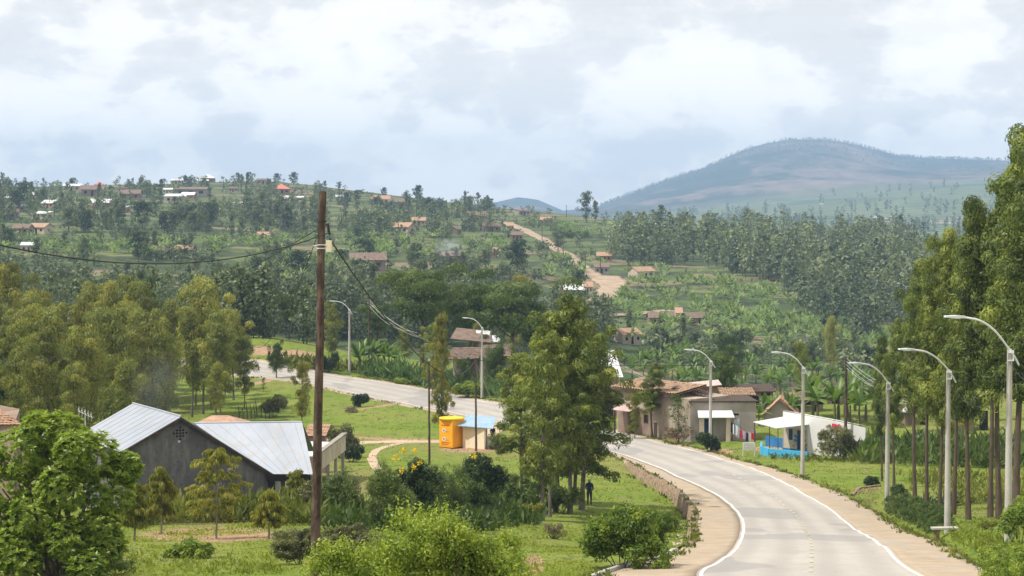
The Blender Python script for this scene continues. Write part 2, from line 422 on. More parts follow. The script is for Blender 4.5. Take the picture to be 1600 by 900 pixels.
def leafmat(name, dark, mid, light, transl=0.35, rough=0.5, spec=0.35):
    m, t, b = mat(name); oi = N(t, 'ShaderNodeObjectInfo')
    a = mth(t, 'ADD', attr(t, 'tint'), mth(t, 'MULTIPLY', mth(t, 'SUBTRACT', oi.outputs['Random'], 0.5), 0.36), clamp=True)
    col = rmp(t, a, [(0.0, dark), (0.5, mid), (1.0, light)])
    t.links.new(col, b.inputs['Base Color']); b.inputs['Roughness'].default_value = rough
    b.inputs['Specular IOR Level'].default_value = spec
    tr = N(t, 'ShaderNodeBsdfTranslucent'); t.links.new(mixrgb(t, 1.0, col, (1.25, 1.3, 0.6), 'MULTIPLY'), tr.inputs['Color'])
    mx = N(t, 'ShaderNodeMixShader'); mx.inputs[0].default_value = transl
    t.links.new(b.outputs[0], mx.inputs[1]); t.links.new(tr.outputs[0], mx.inputs[2])
    t.links.new(mx.outputs[0], t.nodes['Material Output'].inputs['Surface']); return m
# ------------------------------------------------------------------ ground materials
def ground_material():
    m, t, b = mat('ground_cover'); p = pos(t)
    soil = attr(t, 'soil'); hill = attr(t, 'hill'); mtn = attr(t, 'mountain'); dry = attr(t, 'dry')
    # lawn
    fine = noise(t, 9.0, 6, 0.7, p); mid = noise(t, 0.55, 5, 0.6, p); big = noise(t, 0.09, 4, 0.6, p)
    lawn = rmp(t, fine, [(0.30, (0.06, 0.10, 0.012)), (0.5, (0.165, 0.225, 0.03)), (0.72, (0.28, 0.32, 0.06))])
    lawn = mixrgb(t, rmp(t, mid, [(0.36, (0,)*3), (0.66, (0.75,)*3)]), lawn, (0.115, 0.175, 0.025))
    lawn = mixrgb(t, rmp(t, big, [(0.42, (0,)*3), (0.66, (0.6,)*3)]), lawn, (0.225, 0.235, 0.06))
    tuft = noise(t, 1.0, 5, 0.7, scalev(t, p, (1.2, 0.55, 1.0)))
    lawn = mixrgb(t, rmp(t, tuft, [(0.52, (0,)*3), (0.66, (0.8,)*3)]), lawn, (0.06, 0.09, 0.02))
    scuff = noise(t, 1.0, 6, 0.7, scalev(t, p, (0.33, 0.2, 0.3), (7, 3, 1)))
    lawn = mixrgb(t, rmp(t, scuff, [(0.58, (0,)*3), (0.70, (0.7,)*3)]), lawn, (0.24, 0.19, 0.10))
    # soil
    sn = noise(t, 2.3, 7, 0.65, p)
    dirt = rmp(t, sn, [(0.3, (0.24, 0.145, 0.085)), (0.6, (0.40, 0.27, 0.175)), (0.8, (0.5, 0.36, 0.25))])
    # hillside patchwork: plots stretched along the contour
    v = N(t, 'ShaderNodeTexVoronoi'); v.inputs['Scale'].default_value = 1.0; v.inputs['Randomness'].default_value = 0.9
    wob = N(t, 'ShaderNodeVectorMath', operation='ADD')
    nv = noise(t, 0.03, 3, 0.5, p, 'Color'); sc = N(t, 'ShaderNodeVectorMath', operation='SCALE'); sc.inputs['Scale'].default_value = 18.0
    t.links.new(nv, sc.inputs[0]); t.links.new(p, wob.inputs[0]); t.links.new(sc.outputs[0], wob.inputs[1])
    t.links.new(scalev(t, wob.outputs[0], (0.022, 0.045, 0.09)), v.inputs['Vector'])
    sep = N(t, 'ShaderNodeSeparateColor'); t.links.new(v.outputs['Color'], sep.inputs[0])
    plots = rmp(t, sep.outputs[0], [(0.0, (0.06, 0.085, 0.035)), (0.22, (0.11, 0.145, 0.05)), (0.42, (0.075, 0.105, 0.04)), (0.58, (0.19, 0.20, 0.085)), (0.74, (0.14, 0.165, 0.06)), (0.86, (0.26, 0.20, 0.125)), (1.0, (0.32, 0.235, 0.155))], 'CONSTANT')
    hn = noise(t, 0.35, 7, 0.7, p)
    plots = mixrgb(t, rmp(t, hn, [(0.35, (0,)*3), (0.65, (0.7,)*3)]), plots, (0.07, 0.10, 0.042))
    w = N(t, 'ShaderNodeTexWave', bands_direction='Z', wave_type='BANDS'); w.inputs['Scale'].default_value = 0.16
    w.inputs['Distortion'].default_value = 5.0; w.inputs['Detail'].default_value = 3.0; w.inputs['Detail Scale'].default_value = 0.02
    t.links.new(p, w.inputs['Vector'])
    plots = mixrgb(t, rmp(t, w.outputs['Fac'], [(0.74, (0,)*3), (0.9, (0.75,)*3)]), plots, (0.055, 0.06, 0.035))
    # mountain: forest with bare pinkish slopes
    mp_ = scalev(t, p, (0.0016, 0.0011, 0.004))
    mn = noise(t, 1.0, 8, 0.62, mp_); mn2 = noise(t, 1.0, 9, 0.75, scalev(t, p, (0.012, 0.003, 0.02)))
    msum = mth(t, 'ADD', mth(t, 'MULTIPLY', mn, 0.5), mth(t, 'MULTIPLY', mn2, 0.5))
    mcol = rmp(t, mth(t, 'ADD', msum, mth(t, 'MULTIPLY', attr(t, 'bare'), 0.115)), [(0.40, (0.016, 0.028, 0.016)), (0.54, (0.035, 0.050, 0.028)), (0.59, (0.13, 0.105, 0.085)), (0.68, (0.25, 0.185, 0.155))])
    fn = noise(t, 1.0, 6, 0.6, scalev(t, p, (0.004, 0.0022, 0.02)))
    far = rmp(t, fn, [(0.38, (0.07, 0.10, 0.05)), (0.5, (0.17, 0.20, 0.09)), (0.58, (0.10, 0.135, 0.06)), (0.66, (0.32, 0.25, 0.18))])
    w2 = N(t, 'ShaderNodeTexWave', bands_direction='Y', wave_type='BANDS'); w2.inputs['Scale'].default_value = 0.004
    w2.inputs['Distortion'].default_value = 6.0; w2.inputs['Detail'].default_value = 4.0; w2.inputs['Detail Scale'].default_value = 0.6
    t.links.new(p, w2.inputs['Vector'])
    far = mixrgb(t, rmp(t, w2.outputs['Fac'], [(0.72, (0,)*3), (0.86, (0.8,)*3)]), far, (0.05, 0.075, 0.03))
    c = mixrgb(t, mth(t, 'MULTIPLY', dry, 0.85), lawn, rmp(t, fine, [(0.3, (0.16, 0.13, 0.055)), (0.75, (0.34, 0.27, 0.14))]))
    c = mixrgb(t, hill, c, plots)
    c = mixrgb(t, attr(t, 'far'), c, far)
    c = mixrgb(t, mtn, c, mcol)
    edge = mth(t, 'ADD', soil, mth(t, 'MULTIPLY', mth(t, 'SUBTRACT', noise(t, 1.7, 6, 0.7, p), 0.5), 0.9))
    c = mixrgb(t, rmp(t, edge, [(0.42, (0,)*3), (0.58, (1,)*3)]), c, dirt)
    t.links.new(c, b.inputs['Base Color']); b.inputs['Roughness'].default_value = 0.95
    b.inputs['Specular IOR Level'].default_value = 0.1
    bh = mth(t, 'ADD', noise(t, 22.0, 4, 0.7, p), mth(t, 'MULTIPLY', mid, 1.5))
    bump(t, b, bh, 0.55, 0.09)
    return m
M_GROUND = ground_material()

# ------------------------------------------------------------------ ground sheet
def ground_sheet():
    pxs = np.concatenate([np.linspace(-2600, -240, 50)[:-1], np.linspace(-240, 1840, 430), np.linspace(1840, 4200, 50)[1:]])
    ds = np.concatenate([np.linspace(0.6, 40, 40)[:-1], np.linspace(40, 215, 420)[:-1], np.linspace(215, 330, 130)[:-1], np.exp(np.linspace(math.log(330), math.log(1500), 240))[:-1], np.exp(np.linspace(math.log(1500), math.log(8150), 150))])
    PX, D = np.meshgrid(pxs, ds); X = (PX - 800) / F * (D + 2.0); Y = D.copy()
    Z = ground_h(X, Y)
    near = (Y < 330)
    ins = np.zeros(X.shape, bool); ins[near] = in_poly(X[near], Y[near], CORR)
    dd = np.full(X.shape, 9.0); dd[near] = np.minimum(dist_poly(X[near], Y[near], SL), dist_poly(X[near], Y[near], SR))
    Z = np.where(ins & (dd > 0.3), Z - 0.16, Z)
    nr, nc = X.shape
    V = np.stack([X, Y, Z], -1).reshape(-1, 3)
    i = np.arange(nr*nc).reshape(nr, nc)
    Fq = np.stack([i[:-1, :-1], i[:-1, 1:], i[1:, 1:], i[1:, :-1]], -1).reshape(-1, 4)
    SX, SY = proj(X, Y, Z)
    def ell(cx, cy, rx, ry): return np.clip(1.25 - np.hypot((SX-cx)/rx, (SY-cy)/ry), 0, 1)
    soil = np.zeros(X.shape)
    for e in [(330, 836, 145, 15), (832, 884, 24, 22), (430, 690, 60, 10), (525, 668, 0.1, 0.1), (1000, 800, .1, .1), (1545, 850, 24, 9), (470, 740, 35, 16),
              (405, 548, 45, 9), (455, 553, 50, 8), (1200, 702, 34, 6), (1130, 706, 20, 6), (735, 702, 60, 6)]:
        cxp = hit(e[0], e[1])
        soil = np.maximum(soil, ell(*e) * (np.abs(Y - cxp[1]) < 0.3 * cxp[1]))
    # bank cut beside the grassy plots
    for pl, w in (([(600, 687), (660, 687), (700, 688)], 1.0), ([(500, 688), (560, 684), (600, 686)], 1.2), ([(560, 640), (600, 634), (625, 627)], 0.8), ([(400, 600), (425, 592)], 0.8)):
        P = [hit(a, b_)[:2] for a, b_ in pl]
        soil = np.maximum(soil, np.clip(1.2 - dist_poly(X, Y, P) / w, 0, 1) * (Y < 330))
    dry = np.clip(fbm(X/14.0, Y/18.0, 4, 31)*3.0 - 1.3, 0, 1) * 0.5
    dry = np.maximum(dry, 0.9 * np.maximum.reduce([ell(470, 725, 80, 30), ell(340, 815, 150, 14), ell(560, 760, 60, 30)]) * near)
    hill = np.clip((Y - 300) / 40.0, 0, 1)
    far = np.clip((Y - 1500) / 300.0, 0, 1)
    rz = (341.0 - np.interp(np.clip(800 + F*X/(Y+2), -2600, 4200), MR_X, MR_Y))
    mtn = np.clip((Y - 4300) / 500.0, 0, 1) * (rz > -20)
    bare = np.clip(0.25 + 0.9*np.exp(-((SX-1300)/130.)**2) * np.clip((SY-225)/40., 0, 1) + 0.9*np.exp(-((SX-1480)/110.)**2)*np.clip((SY-262)/14., 0, 1) - 0.5*np.exp(-((SX-1440)/60.)**2)*np.exp(-((SY-265)/14.)**2), 0, 1.3)
    at_ = {'bare': bare.ravel(), 'soil': soil.ravel(), 'dry': dry.ravel(), 'hill': hill.ravel(), 'far': far.ravel(), 'mountain': mtn.ravel()}
    me = quads_mesh('ground', V, Fq, M_GROUND, None, at_, True)
    return tag(link('ground', me), kind='structure')
ground_sheet()

# ------------------------------------------------------------------ road, shoulders, markings
def ribbon(name, A, B, m, lift=0.03, thick=0.0, nw=5, kind='structure', hf=base_h):
    """a sheet between two plan polylines of equal length, draped on the ground"""
    A = np.array(A); B = np.array(B); n = len(A); t = np.linspace(0, 1, nw)[None, :, None]
    P = A[:, None, :]*(1-t) + B[:, None, :]*t
    Z = hf(P[..., 0], P[..., 1]) + lift
    V = np.concatenate([P, Z[..., None]], -1)
    i = np.arange(n*nw).reshape(n, nw); Fq = [np.stack([i[:-1, :-1], i[:-1, 1:], i[1:, 1:], i[1:, :-1]], -1).reshape(-1, 4)]
    V = V.reshape(-1, 3)
    if thick:
        o = len(V); lo = V.reshape(n, nw, 3)[:, [0, -1]].copy(); lo[..., 2] -= thick; V = np.vstack([V, lo.reshape(-1, 3)])
        k = np.arange(n)
        for side, col in ((0, 0), (1, nw-1)):
            a = i[:, col]; b_ = o + 2*k + side
            Fq.append(np.stack([a[:-1], a[1:], b_[1:], b_[:-1]], -1))
    ac = np.zeros(len(V)); ac[:n*nw] = np.tile(np.linspace(0, 1, nw), n)
    me = quads_mesh(name, V, np.vstack(Fq), m, None, {'across': ac})
    me.polygons.foreach_set('use_smooth', np.ones(len(me.polygons), bool))
    bm = bmesh.new(); bm.from_mesh(me); bmesh.ops.recalc_face_normals(bm, faces=bm.faces)
    if sum(f.normal.z for f in bm.faces) < 0: bmesh.ops.reverse_faces(bm, faces=bm.faces)
    bm.to_mesh(me); bm.free()
    o = link(name, me)
    if kind: o['kind'] = kind
    return o
def resample(P, ds=0.8):
    P = np.array(P, float); s = np.concatenate([[0], np.cumsum(np.hypot(*np.diff(P, axis=0).T))])
    q = np.linspace(0, s[-1], max(2, int(s[-1]/ds))); return np.stack([np.interp(q, s, P[:, k]) for k in range(2)], 1)
def road_mat():
    m, t, b = mat('worn_asphalt'); p = pos(t)
    big = noise(t, 0.12, 5, 0.6, p); med = noise(t, 1.3, 6, 0.65, p); fn = noise(t, 30.0, 3, 0.7, p)
    c = rmp(t, med, [(0.3, (0.33, 0.305, 0.275)), (0.7, (0.42, 0.392, 0.355))])
    c = mixrgb(t, rmp(t, big, [(0.4, (0,)*3), (0.65, (0.5,)*3)]), c, (0.47, 0.435, 0.385))
    c = mixrgb(t, rmp(t, fn, [(0.5, (0,)*3), (0.75, (0.4,)*3)]), c, (0.22, 0.21, 0.2))
    cr = noise(t, 1.0, 3, 0.5, scalev(t, p, (0.5, 0.5, 0.5)), dist=1.5)
    ac = attr(t, 'across')
    trk = mth(t, 'ABSOLUTE', mth(t, 'SINE', mth(t, 'MULTIPLY', mth(t, 'ADD', ac, mth(t, 'MULTIPLY', big, 0.05)), 4*math.pi)))
    c = mixrgb(t, mth(t, 'MULTIPLY', rmp(t, trk, [(0.45, (0,)*3), (1.0, (0.6,)*3)]), med), c, (0.23, 0.215, 0.20))
    ed = mth(t, 'ADD', mth(t, 'ABSOLUTE', mth(t, 'SUBTRACT', ac, 0.5)), mth(t, 'MULTIPLY', mth(t, 'SUBTRACT', noise(t, 0.8, 6, 0.7, p), 0.5), 0.25))
    c = mixrgb(t, rmp(t, ed, [(0.44, (0,)*3), (0.52, (0.75,)*3)]), c, (0.44, 0.35, 0.265))
    pt = noise(t, 1.0, 2, 0.4, scalev(t, p, (0.16, 0.10, 0.1), (4, 1, 2)))
    c = mixrgb(t, rmp(t, pt, [(0.58, (0,)*3), (0.595, (0.6,)*3)]), c, (0.25, 0.24, 0.235))
    crk = rmp(t, mth(t, 'ABSOLUTE', mth(t, 'SUBTRACT', cr, 0.5)), [(0.0, (0.35,)*3), (0.006, (0,)*3)])
    c = mixrgb(t, crk, c, (0.17, 0.16, 0.15))
    t.links.new(c, b.inputs['Base Color']); b.inputs['Roughness'].default_value = 0.85; b.inputs['Specular IOR Level'].default_value = 0.3
    bump(t, b, fn, 0.25, 0.01); return m
def shoulder_mat():
    m, t, b = mat('packed_dirt'); p = pos(t)
    med = noise(t, 0.9, 6, 0.65, p); fn = noise(t, 14.0, 5, 0.75, p)
    c = rmp(t, med, [(0.3, (0.33, 0.26, 0.185)), (0.65, (0.43, 0.35, 0.26))])
    c = mixrgb(t, rmp(t, fn, [(0.5, (0,)*3), (0.78, (0.6,)*3)]), c, (0.2, 0.145, 0.1))
    c = mixrgb(t, rmp(t, noise(t, 0.35, 5, 0.6, p), [(0.52, (0,)*3), (0.62, (0.6,)*3)]), c, (0.33, 0.30, 0.265))
    t.links.new(c, b.inputs['Base Color']); b.inputs['Roughness'].default_value = 0.95; b.inputs['Specular IOR Level'].default_value = 0.1
    bump(t, b, fn, 0.5, 0.03); return m
def paint_mat(name, c, worn):
    m, t, b = mat(name); p = pos(t)
    f = rmp(t, noise(t, 2.2, 7, 0.75, p), [(0.42, (0,)*3), (0.62, (worn,)*3)])
    t.links.new(mixrgb(t, f, c, (0.36, 0.335, 0.31)), b.inputs['Base Color']); b.inputs['Roughness'].default_value = 0.7; return m
M_ROAD, M_SHOULDER = road_mat(), shoulder_mat()
M_WHITE_LINE, M_YELLOW_LINE = paint_mat('white_line_paint', (0.80, 0.79, 0.77), 0.55), paint_mat('yellow_line_paint', (0.50, 0.43, 0.25), 1.0)
# pair up both edges so the ribbon cross-sections run across the road
_rl, _rr = resample(RL, .8), resample(RR, .8)
def pair(A, B, n=420):
    # correspondence by matching spline parameter of the hand-picked points
    return resample_n(A, n), resample_n(B, n)
def resample_n(P, n):
    P = np.array(P, float); s = np.concatenate([[0], np.cumsum(np.hypot(*np.diff(P, axis=0).T))])
    q = np.linspace(0, s[-1], n); return np.stack([np.interp(q, s, P[:, k]) for k in range(2)], 1)
A_, B_ = pair(RL, RR, 460)
ribbon('road', A_, B_, M_ROAD, 0.05, 0.0, 15)
a2, b2 = pair(RL, SL); ribbon('road_shoulder', a2, b2, M_SHOULDER, 0.04, 0.35, 7)
a2, b2 = pair(RR, SR); ribbon('road_shoulder', a2, b2, M_SHOULDER, 0.04, 0.35, 7)
ribbon('edge_line', offs(resample(RL, .5), 0.10, -1), offs(resample(RL, .5), 0.215, -1), M_WHITE_LINE, 0.058, 0, 2)
ribbon('edge_line', offs(resample(RR, .5), 0.10, 1), offs(resample(RR, .5), 0.215, 1), M_WHITE_LINE, 0.058, 0, 2)
# broken yellow centre line, one sheet
def centre_line():
    mid = catmull([hit_base(a, b)[:2] for a, b in [(1266, 905), (1268, 868), (1264, 840), (1248, 812), (1226, 792), (1200, 772), (1160, 750), (1120, 731), (1080, 716), (1030, 704), (960, 685)]], 10)
    P = resample(mid, 0.5); V = []; Q = []
    k = 0
    while k + 3 < len(P):
        if P[k][1] > 172: break
        a = offs(P[k:k+3], 0.07, -1); b = offs(P[k:k+3], 0.07, 1)
        for j in range(2):
            o = len(V); V += [(*a[j],), (*b[j],), (*b[j+1],), (*a[j+1],)]; Q.append((o, o+1, o+2, o+3))
        k += 5
    V = np.array(V); Z = base_h(V[:, 0], V[:, 1]) + 0.060
    o = link('centre_line', quads_mesh('centre_line', np.column_stack([V, Z]), Q, M_YELLOW_LINE)); o['kind'] = 'structure'
centre_line()

# footpaths: dirt tracks worn through the grass
TRACKS = []
def on_track(x, y, pad=1.5):
    return any(dist_poly(np.array([x]), np.array([y]), P)[0] < w*.5 + pad for P, w in TRACKS)
def track(name, pts, w, m=None, lift=0.012, hf=ground_h, ds=0.6):
    P = [hit(a, b)[:2] for a, b in pts]; P = resample(catmull(P, 6), ds)
    if P[0][1] > 300: TRACKS.append((P[::3], w))
    ww = w * (0.5 + 0.22 * (np.array([_vn(np.array([s*0.6*ds]), np.array([3.1]))[0] for s in range(len(P))]) - 0.3))
    ww2 = w * (0.5 + 0.22 * (np.array([_vn(np.array([s*0.5*ds]), np.array([8.1]))[0] for s in range(len(P))]) - 0.3))
    return ribbon(name, offs(P, ww, 1), offs(P, ww2, -1), m or M_SHOULDER, lift, 0.1, 7, 'structure', hf)
M_PATH = surf('path_dirt', (0.40, 0.30, 0.21), (0.52, 0.41, 0.30), 1.5, 0.95, 0.1, 0.4, 0.03)
M_TRACK = surf('hill_track_dirt', (0.33, 0.24, 0.17), (0.46, 0.36, 0.27), 0.25, 0.95, 0.1, 0.3, 0.1, c3=(0.17, 0.17, 0.075), stain=((0.22, 0.16, 0.11), 0.3, 0.6))
track('footpath', [(480, 700), (520, 695), (580, 691), (640, 690), (700, 690), (745, 685), (775, 668)], 1.9, M_PATH, 0.03)
track('footpath', [(628, 693), (600, 699), (585, 708), (582, 720), (592, 735)], 0.7, M_PATH, 0.02)
track('hill_track', [(770, 346), (800, 352), (835, 368), (862, 385), (893, 404), (925, 428), (948, 444), (962, 452)], 5.2, M_TRACK, 0.25, ground_h, 2)
track('hill_track', [(950, 432), (962, 445), (950, 462), (934, 476), (918, 490), (905, 500)], 7.0, M_TRACK, 0.28, ground_h, 2)
track('hill_track', [(905, 501), (940, 497), (985, 492), (1030, 487), (1060, 488)], 3.0, M_TRACK, 0.3, ground_h, 2)

# ------------------------------------------------------------------ haze
def haze():
    bm = bmesh.new(); bmesh.ops.create_cube(bm, size=1.0)
    me = bpy.data.meshes.new('haze'); bm.to_mesh(me); bm.free()
    o = link('haze', me); o['kind'] = 'stuff'; o['label'] = 'pale blue haze lying over the far hills'; o['category'] = 'haze'
    zmin = -40.0; ztop = 325.0
    o.scale = (24000, 8200 + 100, ztop - zmin); o.location = (0, (8200 - 100) / 2, (ztop + zmin) / 2)
    m = bpy.data.materials.new('haze_air'); m.use_nodes = True; t = m.node_tree
    for n in list(t.nodes): t.nodes.remove(n)
    v = N(t, 'ShaderNodeVolumePrincipled'); v.inputs['Color'].default_value = HAZE_COL; v.inputs['Density'].default_value = HAZE_DENS
    v.inputs['Anisotropy'].default_value = 0.0
    out = N(t, 'ShaderNodeOutputMaterial'); t.links.new(v.outputs[0], out.inputs['Volume'])
    me.materials.append(m); return o
HAZE_DENS = 1.75e-4
HAZE_COL = (0.45, 0.68, 1.0, 1)
HAZE = haze()
# ------------------------------------------------------------------ plant builders
def rnd_dirs(rng, n):
    v = rng.normal(size=(n, 3)); return v / (np.linalg.norm(v, axis=1)[:, None] + 1e-9)
def nrm(v): return v / (np.linalg.norm(v, axis=-1, keepdims=True) + 1e-9)
def leaf_cards(rng, P, D, ln, wd, cup=0.12, NO=None):
    """diamond leaves: base at P, pointing along D"""
    n = len(P); ln = np.broadcast_to(ln, (n,))[:, None]; wd = np.broadcast_to(wd, (n,))[:, None]
    D = nrm(D); S = nrm(np.cross(D, rnd_dirs(rng, n) if NO is None else NO + rnd_dirs(rng, n)*.45)); Nn = np.cross(D, S)
    if NO is not None: Nn *= np.sign((Nn*NO).sum(1) + 1e-6)[:, None]
    V = np.empty((n, 4, 3))
    V[:, 0] = P; V[:, 2] = P + D * ln - Nn * ln * cup
    m = P + D * ln * 0.45; V[:, 1] = m + S * wd * 0.5 + Nn * ln * cup * .5; V[:, 3] = m - S * wd * 0.5 + Nn * ln * cup * .5
    return V.reshape(-1, 3), np.arange(4 * n).reshape(n, 4)
def crown_mesh(name, rng, CC, CD, m, rc=0.5, lpc=60, ls=0.2, asp=0.35, spray=0.0, out=0.6, droop=0.2, vs=0.2, flat=1.0, shell=True):
    """CC clump centres, CD clump directions; leaves fill each clump"""
    n = len(CC); k = n * lpc
    ci = np.repeat(np.arange(n), lpc)
    sc = np.repeat(rng.uniform(0.6, 1.3, n), lpc)[:, None]
    if shell:
        dr = rnd_dirs(rng, k); dr[:, 2] = np.where((dr[:, 2] < -.35) & (rng.uniform(size=k) < .6), -dr[:, 2], dr[:, 2])
        rr = rng.uniform(.62, 1.06, k) + (rng.uniform(size=k) < .12) * rng.uniform(.05, .4, k)
        off = dr * rr[:, None] * rc * sc * np.array([1, 1, flat])
    else: off = rng.normal(size=(k, 3)) * rc * 0.55 * sc * np.array([1, 1, flat])
    P = CC[ci] + off
    if spray > 0: P = P + CD[ci] * (rng.uniform(-0.5, 0.5, k)[:, None]) * spray * sc
    D = nrm(off) * out + CD[ci] * (0.8 if spray else 0.3) + rnd_dirs(rng, k) * 0.7; D[:, 2] -= droop
    L = ls * rng.uniform(0.6, 1.35, k)
    if shell: D = D - nrm(off) * 0.9 * (D*nrm(off)).sum(1)[:, None]; D[:, 2] -= droop
    V, Fq = leaf_cards(rng, P, D, L, L * asp, .12, nrm(off/np.array([1, 1, flat])) if shell else None)
    tint = np.clip(0.5 + rng.normal(size=n)[ci] * vs + rng.normal(size=k) * 0.16, 0, 1)
    return quads_mesh(name, V, Fq, m, None, {'tint': np.repeat(tint, 4)})
def build_tree(rng, H, r0, t0, Rm, shape, nl, npl, ang, curve=0.0, wob=0.02, lead=6, sub=2, sub_sp=0.35, lean=(0, 0), sides=7, r_tip=0.015, jit=0.5):
    """trunk + limbs as one mesh buffer, clump centres and directions"""
    b = MB(); CC = []; CD = []
    nk = 9; ph = rng.uniform(0, 6.28, 4)
    def tp(t):
        return np.array([lean[0]*t*t*H + wob*H*math.sin(t*4.1+ph[0])*t, lean[1]*t*t*H + wob*H*math.sin(t*3.3+ph[1])*t, H*t])
    ts = np.linspace(0, 0.97, nk)
    b.tube([tp(t) for t in ts], [max(r_tip, r0*(1-t)**0.8 * (1.35 if t == 0 else 1)) for t in ts], sides)
    az = rng.uniform(0, 6.28)
    for i in range(nl):
        t = t0 + (0.97 - t0) * ((i + rng.uniform(0.1, 0.9)) / nl)
        u = (t - t0) / (1 - t0)
        Lr = Rm * shape(u) * (rng.uniform(0.45, 1.3) if jit > .6 else rng.uniform(0.7, 1.2))
        az += 2.4 + rng.normal() * 0.35
        a = ang * (0.7 + 0.6 * u) + rng.normal() * 0.12
        p = tp(t); pts = [p]; d = np.array([math.cos(az)*math.cos(a), math.sin(az)*math.cos(a), math.sin(a)])
        m = 4
        for j in range(m):
            d = nrm(d + np.array([0, 0, curve]) + rng.normal(size=3) * 0.10); pts.append(pts[-1] + d * Lr / m)
        rb = max(r_tip, r0 * (1-t)**0.8 * 0.45)
        b.tube(pts, [rb*(1-0.8*j/m) for j in range(m+1)], max(3, sides - 3), False)
        for j in range(npl):
            s = 0.25 + 0.75 * (j + rng.uniform(0, 1)) / npl; q = s * m; k = min(int(q), m - 1)
            c = pts[k] + (pts[k+1] - pts[k]) * (q - k); dd = nrm(pts[k+1] - pts[k])
            for e in range(sub):
                o = rng.normal(size=3) * sub_sp * Lr * 0.35 * (0.4 + s)
                CC.append(c + o); CD.append(nrm(dd + nrm(o) * 0.6))
    for j in range(lead):
        t = 0.8 + 0.2 * j / max(1, lead - 1); CC.append(tp(min(t, 1.0)) + rng.normal(size=3) * 0.12 * Rm); CD.append(np.array([0, 0, 1.0]))
    return b, np.array(CC), np.array(CD)

def bark(name, c1, c2, sc=6.0):
    m, t, b = mat(name); o = objco(t)
    f = noise(t, 1.0, 6, 0.7, scalev(t, o, (sc, sc, sc * 0.25)))
    t.links.new(rmp(t, f, [(0.3, c1), (0.7, c2)]), b.inputs['Base Color']); b.inputs['Roughness'].default_value = 0.9
    b.inputs['Specular IOR Level'].default_value = 0.1
    bump(t, b, f, 0.6, 0.04); return m
B_GREY = bark('grey_bark', (0.09, 0.075, 0.06), (0.20, 0.175, 0.15))
B_BROWN = bark('brown_bark', (0.065, 0.045, 0.032), (0.15, 0.115, 0.085))
B_PALE = bark('pale_bark', (0.16, 0.14, 0.11), (0.30, 0.27, 0.22), 3)
L_EUC = leafmat('olive_leaves', (0.10, 0.13, 0.028), (0.225, 0.25, 0.05), (0.44, 0.40, 0.08), 0.33)
L_GREV = leafmat('feathery_leaves', (0.065, 0.095, 0.02), (0.16, 0.205, 0.038), (0.34, 0.37, 0.07), 0.32)
L_GREVY = leafmat('gold_green_leaves', (0.09, 0.11, 0.02), (0.21, 0.215, 0.035), (0.38, 0.34, 0.06))
L_VERGE = leafmat('verge_leaves', (0.06, 0.09, 0.02), (0.16, 0.21, 0.044), (0.36, 0.40, 0.08), 0.35)
L_DARK = leafmat('dark_leaves', (0.016, 0.032, 0.010), (0.035, 0.062, 0.017), (0.075, 0.115, 0.028), 0.25)
L_MID = leafmat('green_leaves', (0.035, 0.065, 0.014), (0.08, 0.125, 0.024), (0.155, 0.205, 0.04))
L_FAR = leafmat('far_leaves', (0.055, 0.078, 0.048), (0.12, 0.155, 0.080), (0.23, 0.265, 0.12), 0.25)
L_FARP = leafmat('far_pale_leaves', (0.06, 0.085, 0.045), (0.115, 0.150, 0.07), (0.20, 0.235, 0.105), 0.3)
L_ROS = leafmat('glossy_rosette_leaves', (0.10, 0.16, 0.02), (0.23, 0.32, 0.038), (0.42, 0.48, 0.07), 0.42, 0.4, 0.4)
L_BRIGHT = leafmat('bright_shrub_leaves', (0.11, 0.17, 0.02), (0.25, 0.33, 0.04), (0.46, 0.50, 0.09), 0.4)
L_GREYG = leafmat('grey_green_leaves', (0.07, 0.075, 0.03), (0.14, 0.15, 0.055), (0.27, 0.26, 0.11), 0.25)
L_YEL = leafmat('yellow_green_leaves', (0.13, 0.15, 0.02), (0.24, 0.25, 0.04), (0.38, 0.36, 0.07), 0.4)
L_PENCIL = leafmat('pencil_bush_stalks', (0.045, 0.075, 0.018), (0.10, 0.15, 0.03), (0.21, 0.27, 0.055), 0.15)
L_BUSH = leafmat('bush_leaves', (0.07, 0.12, 0.018), (0.18, 0.26, 0.035), (0.36, 0.43, 0.065), 0.4)
L_AGAVE = leafmat('agave_leaves', (0.04, 0.07, 0.03), (0.075, 0.12, 0.05), (0.16, 0.21, 0.10), 0.05, 0.45)
L_BAN = leafmat('banana_leaves', (0.055, 0.10, 0.016), (0.115, 0.19, 0.03), (0.21, 0.29, 0.055), 0.4, 0.4, 0.4)
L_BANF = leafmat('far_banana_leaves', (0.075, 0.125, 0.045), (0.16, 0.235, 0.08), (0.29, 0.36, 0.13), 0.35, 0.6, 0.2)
L_FLOWER = leafmat('yellow_petals', (0.55, 0.38, 0.01), (0.75, 0.55, 0.02), (0.85, 0.68, 0.05), 0.3)
L_DEAD = leafmat('dry_twigs', (0.10, 0.075, 0.045), (0.20, 0.155, 0.09), (0.30, 0.24, 0.14), 0.1)
M_STEM = surf('green_brown_stem', (0.09, 0.10, 0.04), (0.17, 0.15, 0.07), 4, 0.7)

